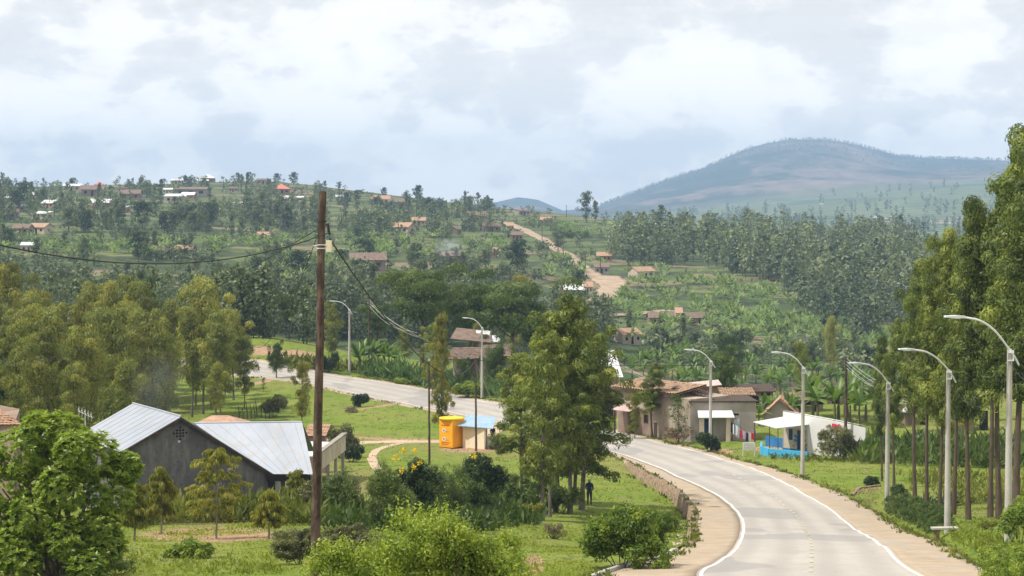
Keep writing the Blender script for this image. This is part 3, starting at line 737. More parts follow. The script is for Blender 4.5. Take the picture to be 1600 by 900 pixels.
def tree_proto(name, seed, kind, **k):
    rng = np.random.default_rng(seed)
    if kind == 'verge':
        H = 15.0
        sh = lambda u: (0.65 + 0.7*u) if u < 0.4 else (0.93 * (1 - ((u - 0.4)/0.6)**2.0) + 0.16)
        b, CC, CD = build_tree(rng, H, 0.17, k.get('t0', 0.40), k.get('R', 2.0), sh, 32, 3, 0.5, 0.0, 0.035, 8, 1, 0.40, jit=.9)
        cm = crown_mesh(name + '_crown', rng, CC, CD, k.get('m', L_VERGE), 0.52, int(k.get('lpc', 95)*2.5), 0.21, 0.32, 0.15, 0.8, 0.25, 0.20, 0.85)
        tm = b.mesh(name + '_trunk', B_BROWN)
    elif kind == 'grevillea':
        H = k.get('H', 13.0)
        sh = lambda u: (0.55 + 0.9*u) if u < 0.4 else (0.91 * (1 - ((u - 0.4)/0.6)**1.7) + 0.10)
        b, CC, CD = build_tree(rng, H, 0.15, k.get('t0', 0.30), k.get('R', 2.6), sh, k.get('nl', 34), 3, 0.5, -0.03, 0.014, 7, 1, 0.35, k.get('lean', (0, 0)), jit=.9)
        cm = crown_mesh(name + '_crown', rng, CC, CD, k.get('m', L_GREV), 0.46, int(k.get('lpc', 58)*2.6), 0.25, 0.30, 0.35, 0.7, 0.45, 0.18, 0.85)
        tm = b.mesh(name + '_trunk', B_GREY)
    elif kind == 'euc':
        H = k.get('H', 14.0)
        sh = lambda u: 0.45 + 0.75*math.sin(min(1, u*1.25)*math.pi*0.62) if u < 0.75 else 0.45 + 0.72*(1-u)*2.4
        b, CC, CD = build_tree(rng, H, 0.13, k.get('t0', 0.22), k.get('R', 2.5)*1.25, sh, 20, 2, 0.75, 0.05, 0.03, 6, 1, 0.3, jit=.9)
        cm = crown_mesh(name + '_crown', rng, CC, CD, k.get('m', L_EUC), 0.92, int(k.get('lpc', 38)*8.0), 0.27, 0.42, 0.0, 0.5, 0.5, 0.16, 0.95)
        tm = b.mesh(name + '_trunk', B_GREY)
    elif kind == 'acacia':
        H = 9.0
        sh = lambda u: 0.5 + 0.6*u
        b, CC, CD = build_tree(rng, H, 0.28, 0.40, 5.0, sh, 16, 2, 0.42, 0.03, 0.03, 4, 1, 0.35)
        CC[:, 2] = H*0.62 + (CC[:, 2] - H*0.62) * 0.72
        cm = crown_mesh(name + '_crown', rng, CC, CD, L_MID, 1.35, 420, 0.27, 0.45, 0, 0.5, 0.2, 0.18, 0.45)
        tm = b.mesh(name + '_trunk', B_BROWN)
    elif kind == 'round':
        H = 8.0
        sh = lambda u: 0.35 + 1.0*math.sin(math.pi*(0.12+0.80*u))
        b, CC, CD = build_tree(rng, H, 0.25, 0.20, k.get('R', 3.0), sh, k.get('nl', 22), 2, 0.6, 0.03, 0.02, 5, 1, 0.35)
        cm = crown_mesh(name + '_crown', rng, CC, CD, k.get('m', L_DARK), 1.05, k.get('lpc', 50)*7, k.get('ls', 0.27), 0.45, 0, 0.5, 0.3, 0.16, .9)
        tm = b.mesh(name + '_trunk', B_BROWN)
    elif kind == 'fareuc':
        H = k.get('H', 10.0)
        sh = lambda u: 0.45 + 0.75*math.sin(math.pi*(0.15+0.7*u))
        b, CC, CD = build_tree(rng, H, 0.15, k.get('t0', 0.28), k.get('R', 1.8), sh, 13, 2, 0.8, 0.03, 0.03, 5, 1, 0.35, sides=5, jit=.9)
        cm = crown_mesh(name + '_crown', rng, CC, CD, k.get('m', L_FAR), 0.72, 62, 0.45, 0.5, 0, 0.6, 0.2, 0.16)
        tm = b.mesh(name + '_trunk', B_GREY)
    elif kind == 'farround':
        H = 7.0
        sh = lambda u: 0.4 + 0.95*math.sin(math.pi*(0.12+0.8*u))
        b, CC, CD = build_tree(rng, H, 0.2, 0.2, k.get('R', 2.6), sh, 14, 2, 0.6, 0.02, 0.02, 4, 1, 0.35, sides=5)
        cm = crown_mesh(name + '_crown', rng, CC, CD, k.get('m', L_FAR), 0.95, 75, 0.45, 0.5, 0, 0.6, 0.2, 0.14)
        tm = b.mesh(name + '_trunk', B_BROWN)
    elif kind == 'sapling':
        H = 4.0
        sh = lambda u: 0.5 + 0.6*math.sin(math.pi*(0.15+0.75*u))
        b, CC, CD = build_tree(rng, H, 0.05, k.get('t0', 0.3), k.get('R', 0.8), sh, 16, 3, 0.6, 0.02, 0.03, 5, 1, 0.5, sides=5, r_tip=0.006)
        cm = crown_mesh(name + '_crown', rng, CC, CD, k.get('m', L_MID), 0.26, k.get('lpc', 26), k.get('ls', 0.15), 0.4, 0, 0.6, 0.15, 0.2)
        tm = b.mesh(name + '_trunk', B_BROWN)
    else: raise ValueError(kind)
    b.v, b.f = [], []
    zmax = max(v.co.z for v in cm.vertices)
    return dict(t=tm, c=cm, H=zmax, name=name)
_used = {}
def put_tree(P, name, x, y, z, h, label, group=None, cat='tree', rz=None, sx=1.0, lean=None):
    """one tree: Empty at the foot, trunk and crown as its parts"""
    s = h / P['H']; rz = random.uniform(0, 6.28) if rz is None else rz
    e = empty(name, (x, y, z - 0.05), rz, label, cat, group); e.scale = (s*sx, s*sx, s)
    if lean: e.rotation_euler = (lean[0], lean[1], rz)
    link('trunk', P['t'], e); link('crown', P['c'], e); return e
def px_tree(P, name, px, py, top, label, group=None, dmin=30.0, **k):
    h_ = hit(px, py, dmin); s = F / h_[1]
    return put_tree(P, name, h_[0], h_[1], h_[2], (py - top) / s, label, group, **k)

# shrubs: foliage clumps in a lumpy body plus a few stems
def shrub_mesh(seed, w, h, m, n=60, lpc=60, ls=0.08, asp=0.5, rc=0.2, up=0.0, shell=0.45, lumps=6, z0=0.1, spray=0, stems=7, stem_r=0.02, dp=None, bmat=None, droop=0.0):
    rng = np.random.default_rng(seed); b = MB(); dp = dp or w
    lx = np.linspace(-.36, .36, lumps)[rng.permutation(lumps)]; lc = np.stack([lx*w, rng.uniform(-.3, .3, lumps)*dp, (rng.uniform(0.28, 0.74, lumps) - .25*abs(lx))*h], 1)
    lr = rng.uniform(0.15, 0.30, lumps)
    ci = rng.integers(0, lumps, n); D = rnd_dirs(rng, n); D[:, 2] = np.where(D[:, 2] < -0.6, -D[:, 2], D[:, 2])
    rr = rng.uniform(shell, 1.0, n)[:, None]
    CC = lc[ci] + D * rr * np.stack([lr[ci]*w, lr[ci]*dp, lr[ci]*h*1.05], 1)
    CC[:, 2] = np.maximum(CC[:, 2], z0*h)
    CD = nrm(D + np.array([0, 0, up]))
    k = rng.choice(n, min(stems, n), replace=False)
    for i in k:
        p = CC[i]; q = np.array([p[0]*.15, p[1]*.15, 0]); md = (p + q)/2 + rng.normal(size=3)*0.05*w
        b.tube([q, md, p], [stem_r, stem_r*.75, stem_r*.35], 5, False)
    return crown_mesh('foliage', rng, CC, CD, m, rc, lpc, ls, asp, spray, 0.6, droop, 0.2), b.mesh('stems', bmat or B_BROWN)
def shrub(px, py, wpx, top, m, label, name='shrub', group=None, cat='shrub', seed=0, dmin=30.0, dpf=1.0, rz=0.0, **k):
    g = hit(px, py, dmin); s = F / g[1]; w = wpx / s; h = (py - top) / s
    fm, sm = shrub_mesh(seed, w, h, m, dp=w*dpf, **k)
    e = empty(name, (g[0], g[1], g[2]-0.03), rz, label, cat, group)
    link('foliage', fm, e); link('stems', sm, e); return e

# banana plant
def banana_mesh(seed, H=4.0, nl=9, seg=6, far=False):
    rng = np.random.default_rng(seed); V = []; Q = []; T = []
    hs = H * 0.48
    for i in range(nl):
        az = i * 2.4 + rng.normal()*.3; a = rng.uniform(0.5, 1.35); L_ = H * rng.uniform(0.5, 0.66); W = L_ * rng.uniform(0.2, 0.27)
        p = np.array([0, 0, hs]); d = np.array([math.cos(az)*math.cos(a), math.sin(az)*math.cos(a), math.sin(a)])
        side = np.array([-math.sin(az), math.cos(az), 0]); side = nrm(side + np.array([0, 0, rng.normal()*0.3]))
        sg = 3 if far else seg; tint = np.clip(0.5 + rng.normal()*.22, 0, 1); o = len(V)
        dr = rng.uniform(0.9, 1.9) / sg
        for j in range(sg + 1):
            t = j / sg; w = W * (0.10 if j == 0 else (math.sin(math.pi*min(1, (t*0.86+0.12)))**0.6)) * (0.15 if j == sg else 1)
            up = nrm(np.cross(side, d)); up = up if up[2] > 0 else -up
            V += [p - side*w/2 - up*w*0.12, p + up*w*0.10, p + side*w/2 - up*w*0.12]; T += [tint]*3
            d = nrm(d + np.array([0, 0, -dr*0.62])); p = p + d*L_/sg
        for j in range(sg):
            a0 = o + 3*j
            Q += [(a0, a0+1, a0+4, a0+3), (a0+1, a0+2, a0+5, a0+4)]
    return np.array(V), np.array(Q), np.array(T)
def banana_proto(seed, H):
    V, Q, T = banana_mesh(seed, H)
    lm = quads_mesh('banana_leaves', V, Q, L_BAN, None, {'tint': T}, True)
    b = MB(); b.tube([(0, 0, 0), (0.03, 0, H*.25), (0, 0.02, H*.5)], [0.15, 0.12, 0.07], 8)
    return dict(t=b.mesh('banana_stem', M_STEM), c=lm, H=float(V[:, 2].max()))
def put_banana(P, x, y, z, h, label, group):
    s = h / P['H']; e = empty('banana_plant', (x, y, z - 0.05), random.uniform(0, 6.28), label, 'banana plant', group); e.scale = (s, s, s)
    link('stem', P['t'], e); link('leaves', P['c'], e); return e

def poly_pts(rng, poly, n):
    poly = np.array(poly, float); lo, hi = poly.min(0), poly.max(0); out = []
    while len(out) < n:
        q = rng.uniform(lo, hi, (n*3, 2)); out += list(q[in_poly(q[:, 0], q[:, 1], poly)])
    return np.array(out[:n])
def merge_instances(rng, protos, P3, S, m, name):
    """many small plants merged into one sheet of foliage"""
    Vs, Qs, Ts = [], [], []; o = 0
    for (x, y, z), s in zip(P3, S):
        V, Q, T = protos[rng.integers(len(protos))]; a = rng.uniform(0, 6.28); c, s_ = math.cos(a), math.sin(a)
        W = V * s; W = np.stack([W[:, 0]*c - W[:, 1]*s_ + x, W[:, 0]*s_ + W[:, 1]*c + y, W[:, 2] + z], 1)
        Vs.append(W); Qs.append(Q + o); Ts.append(np.clip(T + rng.normal()*0.22, 0, 1)); o += len(V)
    return link(name, quads_mesh(name, np.vstack(Vs), np.vstack(Qs), m, None, {'tint': np.concatenate(Ts)}))
# ------------------------------------------------------------------ trees
random.seed(5)
GREV = [tree_proto('grevillea', 11 + i, 'grevillea', H=13, R=r, t0=t, lpc=62, m=mm) for i, (r, t, mm) in enumerate([(3.3, .20, L_GREV), (2.8, .24, L_GREV), (3.4, .20, L_GREV), (2.6, .28, L_GREV), (2.5, .14, L_GREVY)])]
# the clump of slim trees in the middle
for px, py, top, v, lab, sx, ln in [
    (847, 813, 505, 0, 'front left slender tree of the clump between the garden and the road bend', 1.0, (0, -0.04)),
    (859, 808, 560, 1, 'leaning slender tree with trunk bending left, second in the clump by the garden', 0.95, (0, -0.10)),
    (891, 803, 452, 0, 'tallest feathery tree of the clump, its tip above the white roof', 1.0, (0, 0.0)),
    (909, 797, 520, 2, 'rightmost tree of the clump, branches hanging over the road edge', 1.4, (0, 0.05)),
    (868, 800, 478, 1, 'thin tree with a tall crown between the two pale trunks', 1.1, (0, 0.02)),
    (897, 788, 492, 2, 'broad crowned tree at the back of the clump', 1.0, (0, 0.06)),
    (816, 780, 545, 3, 'thin dark stemmed tree at the left edge of the clump', 1.1, (0, -0.03)),
    (872, 786, 500, 4, 'bushy tree standing behind the pale trunks of the clump', 1.1, (0, 0.05)),
    (942, 752, 528, 0, 'shaded tree at the back right of the clump by the retaining wall', 0.8, (0, 0.04))]:
    if px == 942: continue
    px_tree(GREV[v], 'slender_tree', px, py, top, lab, 'slender trees in the middle clump', lean=ln, sx=sx)
# trees on the right verge
VRG = [tree_proto('verge_tree', 211 + i, 'verge', R=r, t0=t, m=mm) for i, (r, t, mm) in enumerate([(2.0, .42, L_VERGE), (1.7, .36, L_VERGE), (2.2, .38, L_GREV), (1.6, .3, L_VERGE), (1.9, .34, L_GREVY)])]
_ver = 'slender trees on the right verge'
for px, py, top, v, lab, sx in [
    (1397, 763, 492, 1, 'smallest verge tree, just right of the fifth lamp pole', .9),
    (1378, 752, 520, 3, 'verge tree farthest from the road bend with an open crown', .8),
    (1430, 787, 400, 2, 'verge tree with yellowish crown left of the concrete pole by the hedge', .95),
    (1448, 800, 392, 0, 'verge tree with curved forked trunk behind the clipped hedge', .9),
    (1468, 800, 415, 1, 'verge tree whose trunk touches the left side of the hedge lamp pole', .9),
    (1490, 804, 350, 2, 'verge tree right behind the hedge lamp pole', .9),
    (1513, 812, 300, 3, 'straight verge tree with a thin tip reaching above the canopy', .85),
    (1547, 808, 330, 0, 'verge tree with bare lower trunk between the two nearest poles', 1.0),
    (1561, 812, 250, 1, 'dark thick trunked verge tree left of the nearest pole', 1.0),
    (1588, 820, 188, 3, 'tallest dark tree at the right edge above the lamp head', 1.1),
    (1612, 828, 200, 0, 'tall tree cut by the right edge of the view behind the nearest pole', 1.1),
    (1650, 830, 300, 2, 'wide tree past the right edge of the verge', 1.0)]:
    px_tree(VRG[v], 'verge_tree', px, py, top, lab, _ver, sx=sx*.80)
EUC = [tree_proto('grove_tree', 31 + i, 'euc', H=14, R=r, t0=t, lpc=l, m=mm) for i, (r, t, l, mm) in enumerate([(2.7, .25, 38, L_EUC), (2.3, .3, 34, L_EUC), (3.0, .2, 38, L_EUC), (2.5, .15, 36, L_GREVY), (2.2, .35, 30, L_GREV)])]
def verge_back():
    rng = np.random.default_rng(77)
    for i in range(6):
        d = rng.uniform(150, 215); px = rng.uniform(1390, 1680)
        x, y, z = gat(px, d); put_tree(EUC[rng.integers(5)], 'verge_tree', x, y, z, rng.uniform(8, 13), 'blurred olive tree farther back behind the verge trunks', 'background trees behind the verge', sx=1.0)
verge_back()
# the grove in the hollow left of the road
def grove():
    rng = np.random.default_rng(8); pts = []
    named = [(330, 640, 425), (365, 625, 478), (300, 652, 470), (345, 660, 500), (260, 640, 488), (175, 620, 432), (205, 612, 425), (150, 612, 440), (40, 640, 452), (60, 612, 448), (18, 620, 405), (95, 640, 470), (382, 640, 520), (352, 618, 505), (270, 625, 462)]
    for px, py, top in named:
        g = hit(px, py); pts.append((g[0], g[1], g[2], (py-top)/(F/g[1])))
    tries = 0
    while len(pts) < 118 and tries < 4000:
        tries += 1
        d = rng.uniform(150, 238); px = rng.uniform(-260, 372 if d > 180 else 215)
        x, y, z = gat(px, d)
        if any((x-a[0])**2 + (y-a[1])**2 < 2.2**2 for a in pts): continue
        if 262 < px < 296 and d > 195: continue
        s = F/d; ytop = rng.uniform(428, 520) if d > 200 else rng.uniform(470, 590)
        h = ((CZ - z)*s + 340 - ytop)/s
        pts.append((x, y, z, max(6.5, min(15, h))))
    for i, (x, y, z, h) in enumerate(pts):
        px = 800 + F*x/y
        lab = 'olive green tree in the dense left grove' if px < 150 else ('olive tree in the grove behind the metal roofed house' if px < 300 else 'tree at the right end of the grove beside the road')
        put_tree(EUC[rng.integers(4)], 'grove_tree', x, y, z, h, lab, ('left part of the grove' if px < 150 else ('grove behind the house' if px < 300 else 'right end of the grove')), sx=rng.uniform(.9, 1.2))
grove()
ROUND = [tree_proto('round_tree', 51 + i, 'round', R=r, lpc=l) for i, (r, l) in enumerate([(3.4, 60), (3.0, 50)])]
ROUNDG = [tree_proto('leafy_tree', 55 + i, 'round', R=3.2, lpc=46, m=L_MID) for i in range(2)]
px_tree(ROUND[0], 'dark_tree', 12, 700, 552, 'very dark dense tree behind the tiled roof at the left edge', cat='tree', sx=1.0)
px_tree(ROUND[1], 'dark_tree', 226, 560, 420, 'dark green crown poking above the olive grove', sx=.55, dmin=200)
ACA = [tree_proto('spreading_tree', 61 + i, 'acacia') for i in range(2)]
for px, d, top, v, lab, sx in [(660, 258, 408, 0, 'spreading flat topped tree behind the slim yellowish tree', .85), (735, 262, 418, 1, 'spreading tree with forked dark branches above the old tiled house', .85),
                           (800, 258, 430, 0, 'dark spreading tree left of the middle clump tip', 1.1), (590, 292, 470, 0, 'spreading tree behind the far dark pole', .8), (775, 240, 520, 1, 'small spreading tree over the right end of the old tiled house', .8), (452, 285, 448, 1, 'small flat crowned tree beyond the road left of the brown pole', .6), (842, 262, 470, 1, 'spreading tree hidden behind the middle clump', .9)]:
    x, y, z = gat(px, d); put_tree(ACA[v], 'spreading_tree', x, y, z, ((CZ-z) - (top-340)/(F/d)), lab, sx=sx)
# single trees along the road
for P, px, py, top, lab, sx in [
    (GREV[4], 690, 690, 484, 'slim yellowish tree standing right of the thin dark pole', .62),
    (GREV[2], 676, 616, 500, 'yellow green tree across the road behind the thin pole', .9),
    (EUC[3], 472, 668, 560, 'small leafy tree left of the brown utility pole', .95),
    (EUC[2], 518, 572, 470, 'dark olive tree behind the far street lamp', 1.0),
    (EUC[1], 632, 578, 505, 'dark conical tree beside the banana clump', 1.0),
    (ROUNDG[0], 432, 591, 528, 'small round tree on the near edge of the far road', .6),
    (EUC[3], 812, 560, 425, 'pale leaved tree rising behind the old tiled house', .9),
    (VRG[1], 1019, 684, 563, 'dark green feathery tree in front of the cream wall', 1.45), (EUC[3], 992, 686, 612, 'low bushy tree at the left end of the cream wall', 1.1), (ROUNDG[1], 726, 616, 556, 'small leafy tree in front of the old tiled house porch', .55), (EUC[1], 742, 600, 500, 'thin tree rising before the old tiled roof', .7), (ROUNDG[0], 778, 616, 528, 'leafy tree screening the right end of the old tiled house', .8),
    (ROUNDG[0], 1128, 640, 535, 'bright green round tree behind the flat roofed shop', .9),
    (ROUNDG[1], 1140, 600, 516, 'dark green round tree above the tile roofs', .8),
    (EUC[1], 1298, 600, 490, 'slim tree standing in the valley above the mud walled houses', .8),
    (EUC[4], 1250, 640, 530, 'pale tree among the bananas behind the white building', .8)]:
    px_tree(P, 'roadside_tree', px, py, top, lab, sx=sx)

# ------------------------------------------------------------------ hillside trees, each a thing
FE = [tree_proto('hill_tree', 71 + i, 'fareuc', R=r, t0=t, m=mm) for i, (r, t, mm) in enumerate([(1.7, .2, L_FAR), (2.1, .15, L_FAR), (1.4, .3, L_FARP), (2.0, .1, L_FARP)])]
FR = [tree_proto('hill_round_tree', 81 + i, 'farround', R=r, m=mm) for i, (r, mm) in enumerate([(2.6, L_FAR), (3.0, L_DARK), (2.3, L_FARP)])]
def clumpy(rng, poly, n, k=26.0):
    P = poly_pts(rng, poly, n*5); w = np.clip((fbm(P[:, 0]/k, P[:, 1]/(k*.42), 3, 61) - .40)*6, .04, 1); w /= w.sum()
    return P[rng.choice(len(P), n, replace=False, p=w)]
def hill_trees():
    rng = np.random.default_rng(21)
    zones = [  # base polygon, count, height range, palette, label, group
        ([(-150, 300), (150, 300), (420, 285), (420, 300), (150, 330), (-150, 335)], 40, (6, 10), FE + FR, 'small tree among the houses on the upper left hillside', 'trees among the upper hillside houses'),
        ([(100, 345), (330, 345), (330, 375), (100, 365)], 26, (7, 11), [FE[0], FE[1], FR[0], FR[1]], 'blue green tree in the belt below the hillside village', 'tree belt below the hillside village'),
        ([(330, 345), (500, 345), (500, 378), (340, 378)], 26, (9, 13), [FE[0], FE[1]], 'tall dark tree in the wood left of the brown pole', 'small wood left of the brown pole'),
        ([(500, 300), (760, 325), (780, 348), (510, 335)], 40, (5.5, 10), FE + FR, 'tree in the belt along the hill crest right of the brown pole', 'trees along the middle crest'),
        ([(-120, 380), (250, 400), (480, 400), (480, 455), (-120, 440)], 34, (4, 9), FE + FR, 'scattered tree among the terraces below the left village', 'trees among the left terraces'),
        ([(520, 360), (780, 370), (860, 440), (700, 455), (520, 440)], 26, (4, 8), FE + FR, 'scattered tree among the banana plots of the middle slope', 'trees on the middle slope'),
        ([(400, 455), (700, 455), (760, 505), (400, 520)], 44, (7, 10), [FE[0], FE[1], FE[3]], 'tree in the misty belt beyond the far bend of the road', 'misty trees beyond the far bend'),
        ([(1000, 350), (1440, 362), (1440, 378), (1000, 368)], 26, (5, 9), FE, 'small tree on the crest above the right hand wood', 'trees on the right crest'),
        ([(950, 515), (1380, 560), (1380, 590), (1000, 560)], 22, (4, 8), FE + FR, 'tree among the banana plots above the tiled houses', 'trees in the right valley'),
    ]
    for poly, n, hr, pal, lab, grp in zones:
        for px, py in clumpy(rng, poly, n):
            h_ = hit_base(px, py, 300)
            if h_ is None or on_track(h_[0], h_[1], 2.0): continue
            put_tree(pal[rng.integers(len(pal))], 'hillside_tree', *h_, rng.uniform(*hr), lab, grp, sx=rng.uniform(.85, 1.25))
    # ones that stand out
    for P, px, py, top, lab, sx in [
        (FR[1], 808, 425, 372, 'big dark round tree beside the red dirt track', 1.15), (FR[1], 905, 452, 421, 'dark round tree beside the white roof near the track', 1.1),
        (FR[0], 908, 482, 450, 'dark flat tree in front of the white roofed hill house', 1.2), (FE[1], 916, 348, 297, 'tall dark tree standing alone on the crest before the mountain', 1.3),
        (FE[0], 930, 348, 312, 'lower tree leaning on the lone crest tree', 1.0), (FR[0], 872, 392, 352, 'tree on the bend of the dirt track', 1.0), (FE[1], 1164, 366, 322, 'tall ragged tree on the right crest below the mountain', 1.2),
        (FR[1], 459, 290, 268, 'round tree on the skyline left of the brown pole', .95), (FR[1], 433, 289, 270, 'smaller round tree on the skyline above the red roof', .9), (FR[1], 113, 298, 277, 'round tree standing alone on the left skyline', .95),
        (FE[1], 250, 325, 284, 'tall dark tree among the left village roofs', 1.0), (FE[0], 328, 318, 290, 'dark tree right of the village metal roofs', 1.0), (FR[1], 600, 308, 292, 'round dark tree on the middle skyline', 1.0),
        (FR[0], 757, 332, 308, 'umbrella shaped tree on the skyline near the track', 1.1), (FE[2], 733, 332, 306, 'thin tree on the skyline near the track', 1.0), (FE[1], 4, 300, 268, 'tall thin tree on the skyline at the left edge', .8),
        (FR[1], 388, 288, 268, 'pair tree on the highest skyline', .8), (FR[1], 372, 288, 269, 'left tree of the skyline pair', .7), (FE[1], 530, 305, 283, 'pair of crowns on the skyline right of the brown pole', 1.2),
        (FR[1], 216, 410, 358, 'dark tree on the slope right of the left houses', .9), (FE[1], 199, 440, 405, 'lone dark tree above the grove', 1.2), (FE[0], 449, 402, 372, 'single dark tree on the terraces beside the brown pole', 1.0),
        (FE[2], 758, 425, 388, 'pale open tree left of the big dark round tree', 1.2)]:
        h_ = hit_base(px, py, 300)
        if h_ is None: h_ = (*[(px-800)/(F*CP)*1280, 1280], gz((px-800)/(F*CP)*1280, 1280))
        put_tree(P, 'hillside_tree', *h_, (py-top)/(F/h_[1]), lab, None, sx=sx)
hill_trees()

# far woodland and trees seen as one mass
def simple_tree(seed, H=10.0, R=2.0, n=46, t0=.2, ls=1.5, sharp=1.0):
    rng = np.random.default_rng(seed); u = rng.uniform(0, 1, n); a = rng.uniform(0, 6.28, n)
    r = R * np.sin(math.pi*(0.1 + 0.85*u))**sharp * rng.uniform(0.5, 1.05, n)
    P = np.stack([r*np.cos(a), r*np.sin(a), H*(t0 + (1-t0)*u)], 1)
    D = P * np.array([1, 1, 0]) * 0.5 + rnd_dirs(rng, n); L_ = ls * rng.uniform(.6, 1.3, n)
    k = max(4, n // 26); u = (np.arange(k) + .5)/k; a = np.arange(k)*2.4 + rng.uniform(0, 6)
    rl = R * np.sin(math.pi*(0.12 + 0.8*u))**sharp; LC = np.stack([rl*.55*np.cos(a), rl*.55*np.sin(a), H*(t0 + (1-t0)*u*.95)], 1)
    ci = rng.integers(0, k, n); DD = rnd_dirs(rng, n); DD[:, 2] = np.where(DD[:, 2] < -.3, -DD[:, 2], DD[:, 2]); rad = (rl*.62 + .12*R)[ci]*rng.uniform(.7, 1.1, n)
    P = LC[ci] + DD*np.stack([rad, rad, np.maximum(rad, H/k*.8)], 1); P[:, 2] = np.maximum(P[:, 2], .02*H)
    V, Q = leaf_cards(rng, P, rnd_dirs(rng, n) - DD*.5, L_, L_*0.75, .1, DD)
    T = np.repeat(np.clip(0.5 + rng.normal(size=n)*.22, 0, 1), 4)
    tv = np.array([(-.12, 0, 0), (.12, 0, 0), (.08, 0, H*.8), (-.08, 0, H*.8), (0, -.12, 0), (0, .12, 0), (0, .08, H*.8), (0, -.08, H*.8)])
    o = len(V); V = np.vstack([V, tv]); Q = np.vstack([Q, [(o, o+1, o+2, o+3), (o+4, o+5, o+6, o+7)]]); T = np.concatenate([T, np.zeros(8)])
    return V, Q, T
def masses():
    rng = np.random.default_rng(4)
    ST = [simple_tree(i, 11, r, 260, t0, 0.85) for i, (r, t0) in enumerate([(2.3, .12), (2.0, .18), (2.7, .1), (1.8, .3)])]
    def mass(name, polys, ns, hr, m, label, cat, protos=ST, base=11.0, gmin=300):
        P3, S = [], []
        for poly, n in zip(polys, ns):
            for px, py in (clumpy(rng, poly, n) if 'bushes' in name or name in ('banana_field', 'hillside_thicket') else poly_pts(rng, poly, n)):
                h_ = hit_base(px, py, gmin)
                if h_ is None or on_track(h_[0], h_[1], .5): continue
                P3.append(h_); S.append(rng.uniform(*hr)/base)
        o = merge_instances(rng, protos, P3, S, m, name); tag(o, label, cat, kind='stuff'); return o
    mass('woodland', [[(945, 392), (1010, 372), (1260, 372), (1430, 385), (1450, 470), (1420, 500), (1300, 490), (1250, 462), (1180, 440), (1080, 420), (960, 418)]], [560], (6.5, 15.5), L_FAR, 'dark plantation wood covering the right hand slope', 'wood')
    mass('woodland', [[(1230, 468), (1420, 500), (1440, 530), (1340, 540), (1260, 510)], [(1440, 380), (1900, 380), (1900, 520), (1440, 520)]], [60, 160], (8, 12), L_FAR, 'lower fringe of the plantation wood above the valley bananas', 'wood')
    ST2 = [simple_tree(20 + i, 10, r, 70, t0, 1.6) for i, (r, t0) in enumerate([(2.5, .05), (2.2, .2), (3.0, .05)])]
    mass('distant_trees', [[(940, 348), (1500, 352), (1560, 364), (940, 362)]], [150], (9, 15), L_FAR, 'band of bluish trees in the far valley below the mountain', 'trees', ST2, 10, 1500)
    mass('distant_trees', [[(1300, 300), (1560, 290), (1560, 345), (1240, 345)], [(950, 335), (1240, 325), (1240, 345), (950, 348)]], [70, 60], (9, 16), L_FAR, 'scattered bluish trees on the pale far fields', 'trees', ST2, 10, 1700)
    # trees on the mountain ridge and flanks
    P3, S = [], []
    for i in range(520):
        px = rng.uniform(935, 1560); rzp = np.interp(px, MR_X, MR_Y)
        d = 7000 + rng.uniform(-260, 60); x = (px-800)/F*(d+2); P3.append((x, d, float(base_h(np.array([x]), np.array([d]))[0]) - 1)); S.append(rng.uniform(4, 9)/10)
    for i in range(900):
        px = rng.uniform(900, 1600); d = rng.uniform(5300, 6900); x = (px-800)/F*(d+2)
        if fbm(np.array([x/500.]), np.array([d/700.]), 3, 3)[0] < 0.45: continue
        P3.append((x, d, float(base_h(np.array([x]), np.array([d]))[0]) - 1)); S.append(rng.uniform(6, 11)/10)
    ST3 = [simple_tree(30 + i, 10, r, 24, t0, 3.2) for i, (r, t0) in enumerate([(2.6, .2), (3.2, .3)])]
    tag(merge_instances(rng, ST3, P3, S, L_FAR, 'mountain_trees'), 'fine line of trees along the mountain ridge and flanks', 'trees', kind='stuff')
    # skyline of low bushes on the left hills
    SB = [simple_tree(40 + i, 4, 2.2, 60, 0.0, 0.9, .6) for i in range(3)]
    mass('hillside_bushes', [[(-200, 290), (400, 282), (800, 325), (930, 335), (930, 420), (700, 470), (-200, 470)], [(930, 350), (1420, 370), (1400, 390), (930, 380)]], [1700, 220], (1.2, 3.8), L_FARP, 'low bushes and hedgerows between the hillside plots', 'bushes', SB, 4)
    mass('hillside_bushes', [[(-200, 290), (400, 282), (800, 325), (930, 335), (930, 420), (700, 470), (-200, 470)], [(400, 480), (640, 480), (900, 500), (900, 530), (420, 520)], [(1000, 520), (1420, 560), (1420, 600), (1000, 570)]], [360, 160, 90], (2, 4.5), L_FAR, 'darker bushes dotted over the hillside', 'bushes', SB, 4)
    mass('woodland', [[(300, 500), (420, 505), (700, 500), (960, 520), (960, 560), (640, 545), (420, 540), (300, 530)]], [230], (6, 11), L_FARP, 'misty belt of trees in the hollow beyond the far road', 'trees', [simple_tree(60 + i, 10, r, 420, .05, .6) for i, r in enumerate((2.4, 2.8, 2.0))], 10, 275)
    mass('woodland', [[(-200, 470), (300, 480), (420, 500), (420, 540), (-200, 520)]], [120], (6, 10), L_FARP, 'trees between the terraces and the olive grove', 'trees', [simple_tree(70 + i, 10, r, 300, .05, .7) for i, r in enumerate((2.4, 2.8, 2.0))], 10, 290)
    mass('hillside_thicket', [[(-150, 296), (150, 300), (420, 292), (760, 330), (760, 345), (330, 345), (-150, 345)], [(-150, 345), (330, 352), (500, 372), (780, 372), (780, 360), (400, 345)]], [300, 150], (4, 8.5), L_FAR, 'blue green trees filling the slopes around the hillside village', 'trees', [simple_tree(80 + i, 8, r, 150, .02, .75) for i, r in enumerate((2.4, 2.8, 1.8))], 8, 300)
    # far bananas
    BP = [banana_mesh(90 + i, 4.0, 7, 3, True) for i in range(5)]
